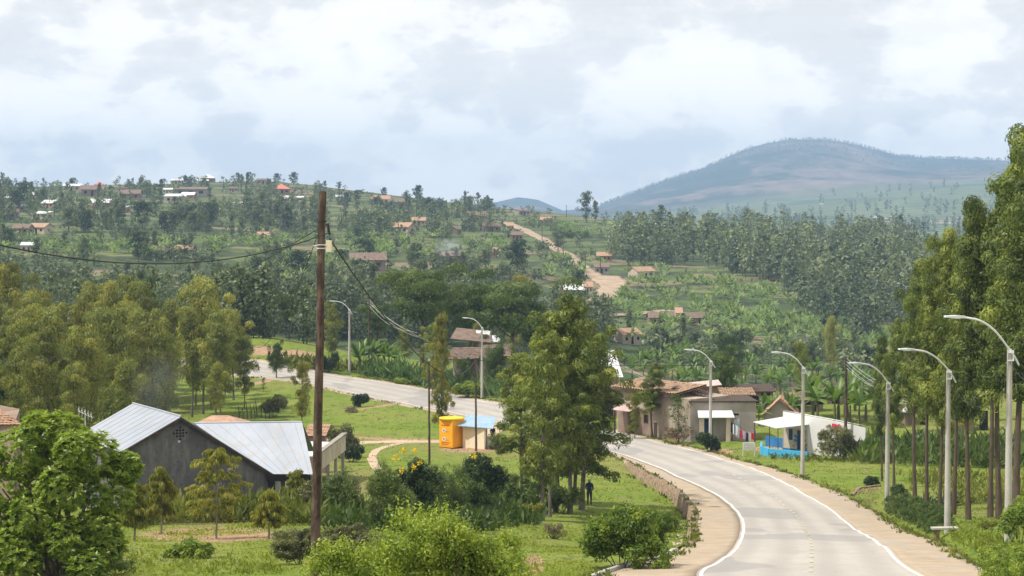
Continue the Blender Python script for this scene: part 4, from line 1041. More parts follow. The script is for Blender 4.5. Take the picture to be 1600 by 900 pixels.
    polys = [[(940, 425), (1060, 425), (1180, 448), (1260, 470), (1290, 510), (1240, 540), (1000, 512), (940, 480)], [(1000, 480), (1390, 520), (1400, 575), (980, 545)],
             [(860, 350), (990, 358), (960, 372), (880, 372)], [(520, 370), (780, 372), (800, 395), (720, 410), (520, 400)], [(230, 385), (500, 375), (500, 400), (230, 402)],
             [(0, 375), (240, 385), (240, 408), (0, 405)], [(380, 402), (620, 400), (600, 425), (380, 418)], [(860, 405), (960, 418), (900, 440), (840, 440)], [(330, 428), (520, 420), (540, 455), (330, 452)]]
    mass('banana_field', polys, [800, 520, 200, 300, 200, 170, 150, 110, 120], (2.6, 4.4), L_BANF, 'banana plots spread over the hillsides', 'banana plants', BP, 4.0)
masses()

# banana plants near the houses: single plants
BAN = [banana_proto(101 + i, 4.0) for i in range(4)]
def bananas():
    rng = np.random.default_rng(6)
    spots = [([(560, 574), (618, 574), (618, 584), (560, 584)], 9, (3.2, 4.6), 'banana plant in the clump behind the far road', 'banana clump behind the far road'),
             ([(970, 590), (1110, 600), (1110, 615), (960, 600)], 20, (3.5, 5), 'banana plant rising behind the long tiled roof', 'bananas behind the long tiled roof'),
             ([(1110, 600), (1240, 600), (1240, 618), (1110, 618)], 22, (3, 5), 'banana plant behind the brown mud houses', 'bananas behind the mud houses'),
             ([(1255, 640), (1400, 640), (1400, 668), (1255, 662)], 18, (3.4, 5), 'banana plant behind the white painted building', 'bananas behind the white building'),
             ([(1240, 590), (1400, 590), (1400, 625), (1240, 615)], 30, (3, 4.6), 'banana plant in the plot uphill of the white building', 'banana plot above the white building'),
             ([(1184, 652), (1262, 648), (1262, 664), (1184, 668)], 9, (2.2, 3.4), 'low banana plant between the gabled grey house and the canopy', 'bananas behind the canopy'),
             ([(745, 590), (800, 600), (800, 612), (745, 604)], 7, (2.8, 4.0), 'banana plant beside the wall of the old tiled house', 'bananas at the old tiled house'),
             ([(950, 548), (1240, 568), (1240, 598), (950, 580)], 50, (3, 4.4), 'banana plant in the valley plot below the hill houses', 'valley banana plot')]
    for poly, n, hr, lab, grp in spots:
        for px, py in poly_pts(rng, poly, n):
            h_ = hit_base(px, py, 180)
            put_banana(BAN[rng.integers(4)], *h_, rng.uniform(*hr), lab, grp)
bananas()
# ------------------------------------------------------------------ building materials
M_CEMENT = surf('grey_cement_plaster', (0.095, 0.093, 0.095), (0.165, 0.16, 0.158), 0.9, 0.9, 0.2, 0.3, 0.02, stain=((0.27, 0.26, 0.25), 1.1, 0.75), c3=(0.06, 0.058, 0.058))
M_METAL = surf('galvanised_roof', (0.25, 0.285, 0.335), (0.34, 0.375, 0.43), 0.5, 0.5, 0.5, 0.1, 0.01, stain=((0.30, 0.27, 0.25), 1.6, 0.55))
M_METALW = surf('white_metal_roof', (0.56, 0.57, 0.58), (0.68, 0.68, 0.69), 1.0, 0.5, 0.4, 0.1, 0.01)
M_METALB = surf('blue_metal_roof', (0.42, 0.52, 0.62), (0.55, 0.64, 0.72), 1.0, 0.5, 0.4, 0.1, 0.01)
M_RED = surf('red_metal_roof', (0.50, 0.16, 0.12), (0.62, 0.24, 0.18), 1.0, 0.6, 0.3, 0.1, 0.01)
M_TILE = surf('clay_roof_tiles', (0.24, 0.15, 0.095), (0.50, 0.34, 0.23), 2.2, 0.9, 0.15, 0.5, 0.03, c3=(0.12, 0.095, 0.075))
M_TILEO = surf('orange_clay_tiles', (0.30, 0.17, 0.11), (0.50, 0.33, 0.23), 2.0, 0.9, 0.15, 0.5, 0.03, c3=(0.17, 0.11, 0.08))
M_TILED = surf('old_brown_tiles', (0.12, 0.088, 0.07), (0.25, 0.18, 0.14), 1.6, 0.9, 0.15, 0.4, 0.03)
M_CREAM = surf('cream_plaster', (0.42, 0.36, 0.27), (0.56, 0.50, 0.40), 0.8, 0.9, 0.2, 0.2, 0.02, stain=((0.33, 0.22, 0.15), 0.8, 0.55))
M_BEIGE = surf('pale_cream_paint', (0.70, 0.60, 0.42), (0.78, 0.68, 0.50), 0.8, 0.8, 0.3, 0.1, 0.01, stain=((0.55, 0.45, 0.32), 1.2, 0.3))
M_GREYW = surf('grey_render', (0.24, 0.215, 0.19), (0.34, 0.305, 0.27), 0.8, 0.9, 0.2, 0.3, 0.02, stain=((0.42, 0.37, 0.32), 0.8, 0.5))
M_MUD = surf('mud_plaster', (0.20, 0.145, 0.11), (0.34, 0.26, 0.20), 0.8, 0.95, 0.1, 0.4, 0.03, stain=((0.14, 0.10, 0.08), 1.0, 0.5))
M_BRICK = surf('brown_brick', (0.24, 0.14, 0.10), (0.36, 0.22, 0.16), 3.0, 0.9, 0.1, 0.4, 0.02)
M_WHITE = surf('white_wall_paint', (0.58, 0.58, 0.575), (0.68, 0.68, 0.675), 0.6, 0.75, 0.3, 0.15, 0.01, stain=((0.60, 0.55, 0.50), 0.7, 0.35))
M_BLUE = surf('blue_wall_paint', (0.02, 0.13, 0.33), (0.04, 0.21, 0.46), 1.2, 0.7, 0.3, 0.1, 0.01)
M_CYAN = surf('light_blue_stripe_paint', (0.05, 0.34, 0.62), (0.08, 0.44, 0.72), 1.5, 0.7, 0.3, 0.1, 0.01)
M_NAVY = surf('dark_blue_door_paint', (0.012, 0.03, 0.08), (0.02, 0.05, 0.12), 2, 0.6, 0.3, 0.1, 0.01)
M_DARK = surf('dark_opening', (0.012, 0.011, 0.010), (0.03, 0.027, 0.023), 2, 0.9, 0.1, 0)
M_WOODD = surf('dark_wood', (0.045, 0.032, 0.024), (0.10, 0.072, 0.052), 4, 0.85, 0.2, 0.4, 0.01)
M_WOODP = surf('creosoted_pole', (0.028, 0.019, 0.015), (0.085, 0.056, 0.042), 5, 0.85, 0.2, 0.5, 0.01, stain=((0.22, 0.16, 0.12), 6.0, 0.6))
M_CONC = surf('pole_concrete', (0.38, 0.36, 0.33), (0.50, 0.475, 0.44), 1.5, 0.85, 0.2, 0.2, 0.01, stain=((0.30, 0.275, 0.24), 2.0, 0.5))
M_STEEL = surf('galvanised_steel', (0.60, 0.62, 0.64), (0.70, 0.72, 0.74), 2, 0.4, 0.5, 0.0)
M_ORANGE = surf('orange_kiosk_paint', (0.80, 0.34, 0.008), (0.86, 0.40, 0.012), 1.2, 0.5, 0.4, 0.1, 0.01)
M_YELLOW = surf('yellow_plastic', (0.80, 0.48, 0.015), (0.86, 0.56, 0.03), 1.2, 0.5, 0.4, 0)
M_REDP = surf('red_lettering_paint', (0.42, 0.03, 0.02), (0.50, 0.05, 0.03), 3, 0.6, 0.3, 0)
M_PINK = surf('faded_pink_sheet', (0.46, 0.33, 0.30), (0.56, 0.42, 0.38), 1.4, 0.7, 0.3, 0.1, 0.01)
M_BLACK = surf('black_cable', (0.012, 0.012, 0.012), (0.03, 0.03, 0.03), 3, 0.6, 0.3, 0)
M_WIREG = surf('bare_wire', (0.45, 0.45, 0.44), (0.60, 0.60, 0.58), 3, 0.5, 0.4, 0)
def stone_mat():
    m, t, b = mat('stone_masonry'); o = objco(t)
    v = N(t, 'ShaderNodeTexVoronoi', feature='DISTANCE_TO_EDGE'); v.inputs['Scale'].default_value = 2.3; t.links.new(scalev(t, o, (1, 1, 1.3)), v.inputs['Vector'])
    c = rmp(t, noise(t, 2.5, 4, 0.6, o), [(0.3, (0.17, 0.11, 0.065)), (0.7, (0.36, 0.26, 0.16))])
    c = mixrgb(t, rmp(t, v.outputs['Distance'], [(0.0, (1,)*3), (0.10, (0,)*3)]), c, (0.07, 0.055, 0.04))
    t.links.new(c, b.inputs['Base Color']); b.inputs['Roughness'].default_value = .95; bump(t, b, v.outputs['Distance'], 0.6, 0.05); return m
M_STONE = stone_mat()

def part(e, name, mb, m, bevel=0.0, parent=None, rel=None):
    """mesh given in world space, stored relative to the thing's Empty (which is not rotated)"""
    base = Vector(rel if rel is not None else e.location)
    mb.v = [tuple(Vector(p) - base) for p in mb.v]
    return link(name, mb.mesh(name, m, bevel), parent or e)
def gp(px, py, dmin=30.0): return Vector(hit(px, py, dmin))
def V3(t): return Vector(t)
def wall_prism(mb, pts, tops, base):
    """closed body: footprint pts (xy), individual top heights, common base"""
    n = len(pts); vs = [(p[0], p[1], base) for p in pts] + [(p[0], p[1], z) for p, z in zip(pts, tops)]
    mb.add(vs, [tuple(range(n))[::-1], tuple(range(n, 2*n))] + [(i, (i+1) % n, (i+1) % n + n, i+n) for i in range(n)]); return mb
def face_box(mb, p0, p1, u0, u1, z0, z1, out0, out1, side=1):
    """box on a wall running p0->p1; u in metres along it, out in metres off the face"""
    d = Vector((p1[0]-p0[0], p1[1]-p0[1], 0)); d.normalize(); n = Vector((d.y, -d.x, 0)) * side
    q = []
    for z in (z0, z1):
        for u, o in ((u0, out0), (u1, out0), (u1, out1), (u0, out1)):
            p = Vector((p0[0], p0[1], 0)) + d*u + n*o; q.append((p.x, p.y, z))
    return mb.add(q, [(0,3,2,1),(4,5,6,7),(0,1,5,4),(1,2,6,5),(2,3,7,6),(3,0,4,7)])
def tile_plane(o, U, W, nu, nv, amp=0.045, seed=0, th=0.05, sag=0.0):
    """rows of half round tiles: o corner at the eave, U along the eave, W up the slope"""
    rng = np.random.default_rng(seed); o, U, W = (np.array(v, float) for v in (o, U, W)); nn = nrm(np.cross(U, W)); nn = nn if nn[2] > 0 else -nn
    k = 6; us = np.arange(nu*k + 1)/(nu*k); V = []; Q = []
    for j in range(nv):
        r = np.repeat(rng.normal(size=nu + 1)*0.012, k)[:len(us)]; dz = rng.normal()*0.006
        for e in (0, 1):
            v = (j + e*1.04)/nv
            h = amp*np.abs(np.cos(us*nu*math.pi)) + r + dz + (0.035 if e == 0 else 0.0) - sag*np.sin(us*math.pi)*math.sin(v*3)
            V.append(o + us[:, None]*U + v*W + h[:, None]*nn)
    n = len(us); V = np.array(V).reshape(-1, 3)
    for j in range(nv):
        a = np.arange(n-1) + 2*j*n; Q.append(np.stack([a, a+1, a+1+n, a+n], 1))
    Q = np.vstack(Q); off = len(V)
    und = np.array([o, o+U, o+U+W, o+W]) - nn*th; top = np.array([o, o+U, o+U+W, o+W])
    V = np.vstack([V, und, top]); a = off; Q = np.vstack([Q, [(a, a+3, a+2, a+1), (a, a+1, a+5, a+4), (a+1, a+2, a+6, a+5), (a+2, a+3, a+7, a+6), (a+3, a, a+4, a+7)]])
    return V, Q
def tile_roof(e, specs, m=None, name='roof', parent=None):
    Vs, Qs, o = [], [], 0
    for s in specs:
        V, Q = tile_plane(**s); Vs.append(V); Qs.append(Q + o); o += len(V)
    V = np.vstack(Vs) - np.array(e.location)
    return link(name, quads_mesh(name, V, np.vstack(Qs), m or M_TILE), parent or e)
def sheet_roof(mb, quad, th=0.03, ribs=8, rib=0.012):
    """thin metal sheet with raised lap seams; quad: eave0, eave1, ridge1, ridge0"""
    q = [Vector(p) for p in quad]; mb.slab(quad, th); nn = (q[1]-q[0]).cross(q[3]-q[0]).normalized(); nn = nn if nn.z > 0 else -nn
    for i in range(ribs):
        t = (i + .5)/ribs; a = q[0].lerp(q[1], t) + nn*rib*.6; b = q[3].lerp(q[2], t) + nn*rib*.6; mb.tube([a, b], rib, 4, False)
    return mb

# ------------------------------------------------------------------ grey house with metal roofs (left foreground)
def grey_house():
    rz = R(28); ux = Vector((math.cos(rz), math.sin(rz), 0)); uy = Vector((-math.sin(rz), math.cos(rz), 0))
    G = Vector(at(280, 650, 115.0)); zr = G.z                      # front end of the ridge
    base = gz(G.x, G.y) - 0.3
    e = empty('grey_house', (G.x, G.y, base), 0, 'grey plastered house with pale metal gable roof behind the garden', 'house')
    hl, hr, Ln = 3.5, 5.75, 8.6; zl, zrr = zr - 1.80, zr - 3.72
    P = lambda a, b, z: Vector((G.x, G.y, 0)) + ux*a + uy*b + Vector((0, 0, z))
    w = MB(); f = 0.0
    poly = [P(-hl+.25, f, base), P(hr-.3, f, base), P(hr-.3, f, zrr+.05), P(0, f, zr-.13), P(-hl+.25, f, zl+.02)]
    back = [p + uy*Ln for p in poly]
    w.add(poly + back, [(0,1,2,3,4), (9,8,7,6,5), (0,5,6,1), (1,6,7,2), (2,7,8,3), (3,8,9,4), (4,9,5,0)])
    part(e, 'wall', w, M_CEMENT)
    r = MB()
    sheet_roof(r, [P(-hl-.1, -.35, zl-.05), P(-hl-.1, Ln+.3, zl-.05), P(0, Ln+.3, zr), P(0, -.35, zr)], .035, 9)
    sheet_roof(r, [P(hr+.15, -.35, zrr-.1), P(hr+.15, Ln+.3, zrr-.1), P(0.0, Ln+.3, zr), P(0.0, -.35, zr)], .035, 9)
    r.tube([P(0, -.36, zr+.02), P(0, Ln+.3, zr+.02)], .06, 6)
    part(e, 'roof', r, M_METAL)
    fa = MB()
    for a0, z0, a1, z1 in ((-hl-.1, zl-.05, 0, zr), (hr+.15, zrr-.1, 0, zr)):
        p, q = P(a0, -.37, z0-.055), P(a1, -.37, z1-.055); fa.add([p, q, q-Vector((0,0,.15)), p-Vector((0,0,.15)), p+uy*.03, q+uy*.03, q+uy*.03-Vector((0,0,.15)), p+uy*.03-Vector((0,0,.15))], [(0,1,2,3),(7,6,5,4),(0,4,5,1),(2,6,7,3)])
    part(e, 'fascia', fa, M_WOODD)
    # diamond shaped pattern of vent holes
    v = MB(); vc = P(0.05, 0, zr-1.0)
    for i in range(-2, 3):
        for j in range(-2, 3):
            if abs(i) + abs(j) <= 2:
                c = vc + ux*(i*.19) + Vector((0, 0, j*.17)); v.tube([c - uy*.02, c + uy*.03], .062, 8)
    part(e, 'gable_vent', v, M_DARK)
    v = MB(); v.box(vc - ux*.08 - Vector((0,0,.48)) - uy*.025, (.14, .03, .12), rz); part(e, 'white_patch', v, M_WHITE)
    # wing
    q0, q1 = Vector(at(303, 661, 115.9)), Vector(at(472, 659, 121.0)); q2, q3 = Vector(at(489, 741, 117.0)), Vector(at(421, 742, 117.9))
    pn = (q2-q1).cross(q3-q1); eye = Vector((0, 0, CZ)); dr = q0 - eye; q0 = eye + dr*((q1-eye).dot(pn)/dr.dot(pn))   # keep the sheet flat
    r = MB(); sheet_roof(r, [q3, q2, q1, q0], .035, 7)
    b0, b1 = q0 + Vector((.3, 3.6, -2.2)), q1 + Vector((.4, 3.6, -2.2)); sheet_roof(r, [b0, b1, q1, q0], .035, 7); r.tube([q0, q1], .06, 6)
    part(e, 'roof', r, M_METAL)
    w = MB(); s = MB()
    ws = [(q2.x-2.9, q2.y+2.1), (q2.x-1.0, q2.y+2.1), (q1.x-.4, b1.y-.6), (q0.x+2.5, b0.y-.6)]
    wall_prism(w, ws, [q2.z+.4, q2.z+.4, b1.z-.7, b0.z-.9], base - .6); part(e, 'wall', w, M_CEMENT)
    fb = MB(); fb.box(((q2.x+q3.x)/2-.1, q2.y+.14, q2.z-.22), (q2.x-q3.x-.1, .06, .42), .0); part(e, 'fascia', fb, M_DARK)
    for k, px in enumerate((434, 450, 467)):
        c = Vector(at(px, 745, 117.6 + (.6 if k == 0 else 0))); g = gz(c.x, c.y); m_ = MB()
        m_.box((c.x, c.y, (c.z + g)/2 - .2), (.30, .30, c.z - g + .1)); part(e, 'porch_column', m_, M_WHITE, .02)
    return e
grey_house()

# small roofs around it
def tiled_corner():
    a = Vector(at(36, 664, 96)); b = Vector(at(-70, 664, 100)); r0 = Vector(at(-4, 637, 99)); r1 = Vector(at(-110, 634, 103))
    e = empty('tiled_house', (a.x-2, a.y+2, gz(a.x, a.y)), 0, 'house with rough orange tiled roof at the left edge behind the big bush', 'house')
    tile_roof(e, [dict(o=b, U=a-b, W=r1-b, nu=18, nv=9, seed=3)], M_TILEO)
    tile_roof(e, [dict(o=r0, U=Vector(at(-4, 637, 99))-Vector(at(-4, 637, 99)) + (a-r0), W=Vector((-.5, 5.0, -1.4)), nu=12, nv=9, seed=4)], M_TILEO) if 0 else None
    w = MB(); wall_prism(w, [(b.x, b.y+.6), (a.x-.6, a.y+.6), (a.x-1.4, a.y+5), (b.x, b.y+5)], [a.z-.1, a.z-.1, a.z+.3, a.z+.3], gz(a.x, a.y)-.5); part(e, 'wall', w, M_MUD)
tiled_corner()
def hut():
    pk = Vector(at(344, 649, 140)); b = [Vector(at(300, 664, 138)), Vector(at(385, 663, 138)), Vector(at(392, 658, 143)), Vector(at(312, 658, 143))]
    e = empty('hut', (pk.x, pk.y, gz(pk.x, pk.y)), 0, 'low brown hipped roof just behind the grey house', 'hut')
    r = MB(); r.add([pk + Vector((-.6, 0, 0)), pk + Vector((.6, 0, 0))] + b + [p - Vector((0, 0, .08)) for p in b], [(2,3,1,0), (3,4,1), (4,5,0,1), (5,2,0), (6,7,3,2), (7,8,4,3), (8,9,5,4), (9,6,2,5), (9,8,7,6)]); part(e, 'roof', r, M_TILEO)
    w = MB(); g = gz(pk.x, pk.y)-.2; wall_prism(w, [(p.x*.985 + pk.x*.015, p.y+.1) for p in b], [p.z-.1 for p in b], g); part(e, 'wall', w, M_MUD)
hut()
def unfinished():
    A, B = Vector(at(492, 712, 133)), Vector(at(536, 691, 146)); g = min(gz(A.x, A.y), gz(B.x, B.y)) - .3
    e = empty('unfinished_building', (A.x, A.y, g), 0, 'unfinished concrete shed with open bays right of the brown pole', 'building')
    d = (B - A); d.z = 0; L_ = d.length; d.normalize()
    w = MB(); face_box(w, A, B, 0, L_, A.z-1.15, A.z, 0, .2); part(e, 'wall', w, M_CREAM)
    f = MB(); face_box(f, A, B, -.1, L_+.1, A.z+.003, A.z+.14, -.08, .28); part(e, 'roof_beam', f, M_GREYW)
    for k in range(4):
        p = MB(); u = L_*(.12 + .27*k); face_box(p, A, B, u, u+.22, g, A.z-1.153, .0, .2); part(e, 'post', p, M_CONC)
    s = MB(); n = Vector((-d.y, d.x, 0)); s.slab([A + n*.15, B + n*.15, B + n*4.2 + Vector((0,0,.1)), A + n*4.2 + Vector((0,0,.1))], .08); part(e, 'roof', s, M_METALW)
    b = MB(); face_box(b, A, B, 0, L_, g, A.z-.1, -4.1, -3.95); part(e, 'wall', b, M_BRICK)
    q = Vector(at(478, 672, 150)); e2 = empty('tiled_roof_shed', (q.x, q.y, gz(q.x, q.y)), 0, 'small orange tiled shed roof beside the brown pole behind the metal roof', 'shed')
    tile_roof(e2, [dict(o=Vector(at(474, 682, 149)), U=Vector((1.7, 0, 0)), W=Vector((.25, 1.5, .75)), nu=8, nv=4)], M_TILEO)
    w = MB(); g = gz(q.x, q.y) - .2; o_ = Vector(at(474, 682, 149)); w.bx(o_.x+.1, o_.x+1.6, o_.y+.15, o_.y+1.5, g, o_.z); part(e2, 'wall', w, M_MUD)
unfinished()

# ------------------------------------------------------------------ kiosk and booth by the path
def kiosk():
    g = gp(706, 699); s = F/g.y; H = (699-655)/s
    e = empty('kiosk', g, R(-38), 'orange kiosk with round emblems and thick yellow roof beside the cream booth', 'kiosk')
    W = 1.62
    b = MB(); b.bx(-W/2, W/2, -W/2, W/2, .05, H); b.build('body', M_ORANGE, e, .04)
    p = MB(); p.bx(-W/2-.02, W/2+.02, -W/2-.02, W/2+.02, -.3, .06); p.build('plinth', M_DARK, e)
    r = MB(); n = 20
    ring = lambda rr, z: [(rr*math.cos(2*math.pi*i/n), rr*math.sin(2*math.pi*i/n), z) for i in range(n)]
    lev = [ring(1.02, H-.01), ring(1.12, H+.04), ring(1.14, H+.13), ring(1.1, H+.19), ring(.9, H+.21), ring(.2, H+.22)]
    vs = [q for l in lev for q in l]; fs = [(k*n+i, k*n+(i+1) % n, (k+1)*n+(i+1) % n, (k+1)*n+i) for k in range(5) for i in range(n)] + [tuple(range(n))[::-1], tuple(range(5*n, 6*n))]
    r.add(vs, fs, True); r.build('roof', M_YELLOW, e)
    # the side turned to the lower left carries emblems and lettering
    d = MB(); d.bx(-W/2+.07, W/2-.07, -W/2-.02, -W/2+.01, .2, H-.22); dd = d.build('door_panel', M_ORANGE, e, .01)
    for z in (H*.63, H*.33):
        c = MB(); c.tube([(-.22, -W/2-.035, z), (-.22, -W/2-.021, z)], .19, 16); o = c.build('emblem', M_WHITE, dd)
        c = MB(); c.tube([(-.22, -W/2-.042, z), (-.22, -W/2-.036, z)], .10, 12); c.bx(0, .32, -W/2-.042, -W/2-.021, z-.11, z-.03); c.build('emblem_mark', M_GREYW, o) if 0 else c.build('emblem', M_GREYW, dd)
    for z, w_ in ((H*.80, .95), (H*.19, 1.0), (H*.13, .8)):
        t = MB(); x = -.5
        while x < -.5 + w_:
            l = random.uniform(.05, .12); t.bx(x, x+l, -W/2-.035, -W/2-.021, z, z+.07); x += l + .035
        t.build('lettering', M_REDP, dd)
    h = MB(); h.bx(W/2-.0, W/2+.03, -W/2+.1, W/2-.1, .15, H-.15); h.build('side_panel', M_ORANGE, e, .01)
kiosk()
def booth():
    A, B = gp(723, 700), gp(757, 702); s = F/A.y; zt = A.z + 36/s; dep = 2.4
    e = empty('booth', A, 0, 'cream painted booth with light blue sloping roof beside the orange kiosk', 'booth')
    w = MB(); n = Vector((.15, dep, 0)); wall_prism(w, [A, B, B+n, A+n], [zt, zt-.1, zt+.15, zt+.25], A.z-.4); part(e, 'wall', w, M_BEIGE)
    r = MB(); q = [Vector((A.x-.45, A.y-.55, zt+.02)), Vector((B.x+.75, B.y-.55, zt-.06)), Vector((B.x+1.0, B.y+2.9, zt+.62)), Vector((A.x+.4, A.y+2.9, zt+.66))]
    sheet_roof(r, q, .06, 7); part(e, 'roof', r, surf('blue_booth_roof', (0.22, 0.34, 0.46), (0.32, 0.44, 0.54), 1.2, .5, .4, .1, .01))
    t = MB(); face_box(t, A, B, -.03, 1.92, zt-.28, zt-.12, -.03, 0.03); part(e, 'trim_band', t, M_BEIGE)
    ld = MB(); ld.bx(B.x+.15, B.x+.25, B.y-.2, B.y-.1, A.z-.3, zt-.08); part(e, 'roof_post', ld, M_WOODD)
booth()

# ------------------------------------------------------------------ street houses on the right
def opening(e, name, p0, p1, u0, u1, z0, z1, m, frame=None, fw=.07):
    b = MB(); face_box(b, p0, p1, u0, u1, z0, z1, -.02, .012); o = part(e, name, b, m)
    if frame:
        f = MB()
        for a in ((u0-fw, u0, z0-fw, z1+fw), (u1, u1+fw, z0-fw, z1+fw), (u0, u1, z1, z1+fw), (u0, u1, z0-fw, z0)): face_box(f, p0, p1, *a, -.02, .035)
        part(e, 'frame', f, frame, 0, o)
    return o
def white_building():
    C_, A, B = gp(1223, 705), gp(1262, 709), gp(1352, 717); s = F/A.y
    zb = min(A.z, B.z, C_.z) - .3; za, zb_, zc = A.z + 58/s, B.z + 49/(F/B.y), C_.z + 63/(F/C_.y)
    D = C_ + (B - A)
    e = empty('painted_building', A, 0, 'white painted building with blue stripes and a tin canopy beside the lawn', 'building')
    w = MB(); wall_prism(w, [C_, A, B, D], [zc, za, zb_, zb_ + (zc-za)], zb); part(e, 'wall', w, M_WHITE)
    r = MB(); up = Vector((0, 0, .03)); n1_ = (A-C_).normalized()*.18; n2_ = (B-A).normalized()*.2
    T = [Vector((C_.x, C_.y, zc)) - n1_ - n2_, Vector((A.x, A.y, za)) + n1_ - n2_, Vector((B.x, B.y, zb_)) + n1_ + n2_, Vector((D.x, D.y, zb_ + zc - za)) - n1_ + n2_]
    r.slab([p + up + Vector((0, 0, .1)) for p in T], .1); part(e, 'roof', r, M_METALW)
    Lf = (A-C_).length; Ls = (B-A).length; g = (A.z + C_.z)/2
    # front: door, small window, murals
    fr = MB(); face_box(fr, C_, A, .03, Lf-.03, g-.1, g+2.1, 0, .02); part(e, 'front_panel', fr, M_CREAM)
    opening(e, 'door', C_, A, Lf*.58, Lf*.58+.72, g, g+1.95, M_NAVY).location.y -= .03
    opening(e, 'window', C_, A, Lf*.24, Lf*.24+.45, g+1.05, g+2.0, M_NAVY).location.y -= .03
    mu = MB(); rr = random.Random(2)
    for i in range(16): u = rr.uniform(Lf*.4, Lf*.56); z = g + rr.uniform(.5, 1.5); face_box(mu, C_, A, u, u+rr.uniform(.06, .2), z, z+rr.uniform(.06, .2), .021, .03+i*.0007)
    part(e, 'mural', mu, M_BLUE)
    mu = MB()
    for i in range(12): u = rr.uniform(Lf*.85, Lf*.95); z = g + rr.uniform(.1, 1.9); face_box(mu, C_, A, u, u+rr.uniform(.05, .15), z, z+rr.uniform(.1, .3), .021, .03+i*.0007)
    part(e, 'mural', mu, M_BRICK)
    bb = MB(); face_box(bb, C_, A, 0, Lf+.02, g-.3, g+.30, .021, .045); part(e, 'blue_skirting', bb, M_BLUE)
    # curved light and dark blue stripes at the far right
    for k, (m_, z0, z1) in enumerate(((M_CYAN, .05, .30), (M_CYAN, .38, .62), (M_CYAN, .72, .95), (M_BLUE, .30, .38), (M_BLUE, .62, .68))):
        st = MB(); n = 10; vs = []
        d = (B-A); d.z = 0; d.normalize(); nn = Vector((d.y, -d.x, 0)); nn = nn if nn.y < 0 else -nn
        for i in range(n+1):
            t = i/n; u = Ls - (1-t)*(1.9 - .25*k*(k < 3)); lift = .35*(t**1.6)
            for z in (z0, z1):
                p = A + d*u + nn*(.012 + .001*k); vs.append((p.x, p.y, B.z - .25 + z*1.15 + lift))
        st.add(vs, [(2*i, 2*i+2, 2*i+3, 2*i+1) for i in range(n)]); part(e, 'wall_stripe', st, m_)
    # the red letter on the long wall
    cu = bpy.data.curves.new('wall_letter', 'FONT'); cu.body = 'm'; cu.size = 1.5; cu.extrude = .01; cu.offset = 0.03
    to = bpy.data.objects.new('tmp_letter', cu); C.objects.link(to); me = bpy.data.meshes.new_from_object(to.evaluated_get(bpy.context.evaluated_depsgraph_get())); bpy.data.objects.remove(to)
    me.materials.clear(); me.materials.append(surf('red_letter_paint', (0.55, 0.02, 0.05), (0.6, 0.04, 0.07), 3, .6, .3, 0))
    d = (B-A).normalized(); o = link('wall_letter', me, e); u = Ls*.42; nn = Vector((d.y, -d.x, 0)); nn = nn if nn.y < 0 else -nn
    o.location = d*u + nn*.02 + Vector((0, 0, 2.05)); o.rotation_euler = (R(90), 0, math.atan2(d.y, d.x))
    # canopy on thin posts
    c = MB(); q = [gp(1180, 709), A]; z0 = A.z + 46/s
    a0 = Vector((C_.x-2.1, C_.y-2.3, z0+.1)); a1 = Vector((A.x+.15, A.y-.7, z0-.35+.1)); a2 = Vector((A.x+.1, A.y-.02, z0+.2)); a3 = Vector((C_.x-.1, C_.y+.3, z0+.62))
    a0 = Vector(at(1177, 659, A.y-1.2)); a1 = Vector(at(1214, 669, A.y-2.6)); a2 = Vector(at(1264, 663, A.y-.15)); a3 = Vector(at(1224, 651, C_.y))
    sheet_roof(c, [a0, a1, a2, a3], .05, 8); part(e, 'canopy', c, M_METALW)
    for p in (a0, a1, a0.lerp(a3, .5), a0.lerp(a3, .97)):
        t = MB(); t.tube([(p.x+.1, p.y+.05, gz(p.x, p.y)-.2), (p.x+.1, p.y+.05, p.z-.03)], .035, 6); part(e, 'canopy_post', t, M_WOODD)
    return e, A, B, C_
WB = white_building()
def low_blue_wall():
    pts = [gp(1190, 703), gp(1189, 710), gp(1202, 713), gp(1262, 716)]; hs = [.55, .55, .5, .42]
    e = empty('low_blue_wall', pts[0], 0, 'low blue wall around the yard of the white building', 'wall')
    w = MB()
    for i in range(3):
        a, b = pts[i], pts[i+1]; n = Vector(((b-a).y, -(b-a).x, 0)).normalized()*.09
        wall_prism(w, [a+n, b+n, b-n, a-n], [a.z+hs[i]*1.3, b.z+hs[i+1]*1.3, b.z+hs[i+1]*1.3, a.z+hs[i]*1.3], min(a.z, b.z)-.3)
    part(e, 'wall', w, M_CYAN)
    a, b = gp(1196, 697), gp(1224, 700); w = MB(); n = Vector((0, .09, 0)); wall_prism(w, [a-n, b-n, b+n, a+n], [a.z+.9]*4, a.z-.3)
    w2 = MB(); w2.v, w2.f, w2.sm = w.v, w.f, w.sm; part(e, 'back_wall', w2, M_BLUE)
low_blue_wall()
def notice():
    g = gp(1170, 713); s = F/g.y
    e = empty('notice_board', g, R(4), 'small white notice board on two legs by the lawn edge', 'sign')
    b = MB(); b.box((0, 0, .85), (1.05, .04, .68)); b.build('board', M_WHITE, e, .01)
    for x in (-.5, .48): l = MB(); l.bx(x-.03, x+.03, -.02, .05, -.2, .7); l.build('leg', M_WHITE, e)
    for k in range(4):
        t = MB(); x = -.42
        while x < .36: l_ = random.uniform(.05, .14); t.bx(x, x+l_, -.028, -.0205, 1.04-.14*k, 1.075-.14*k); x += l_ + .04
        t.build('lettering', M_GREYW, e)
notice()
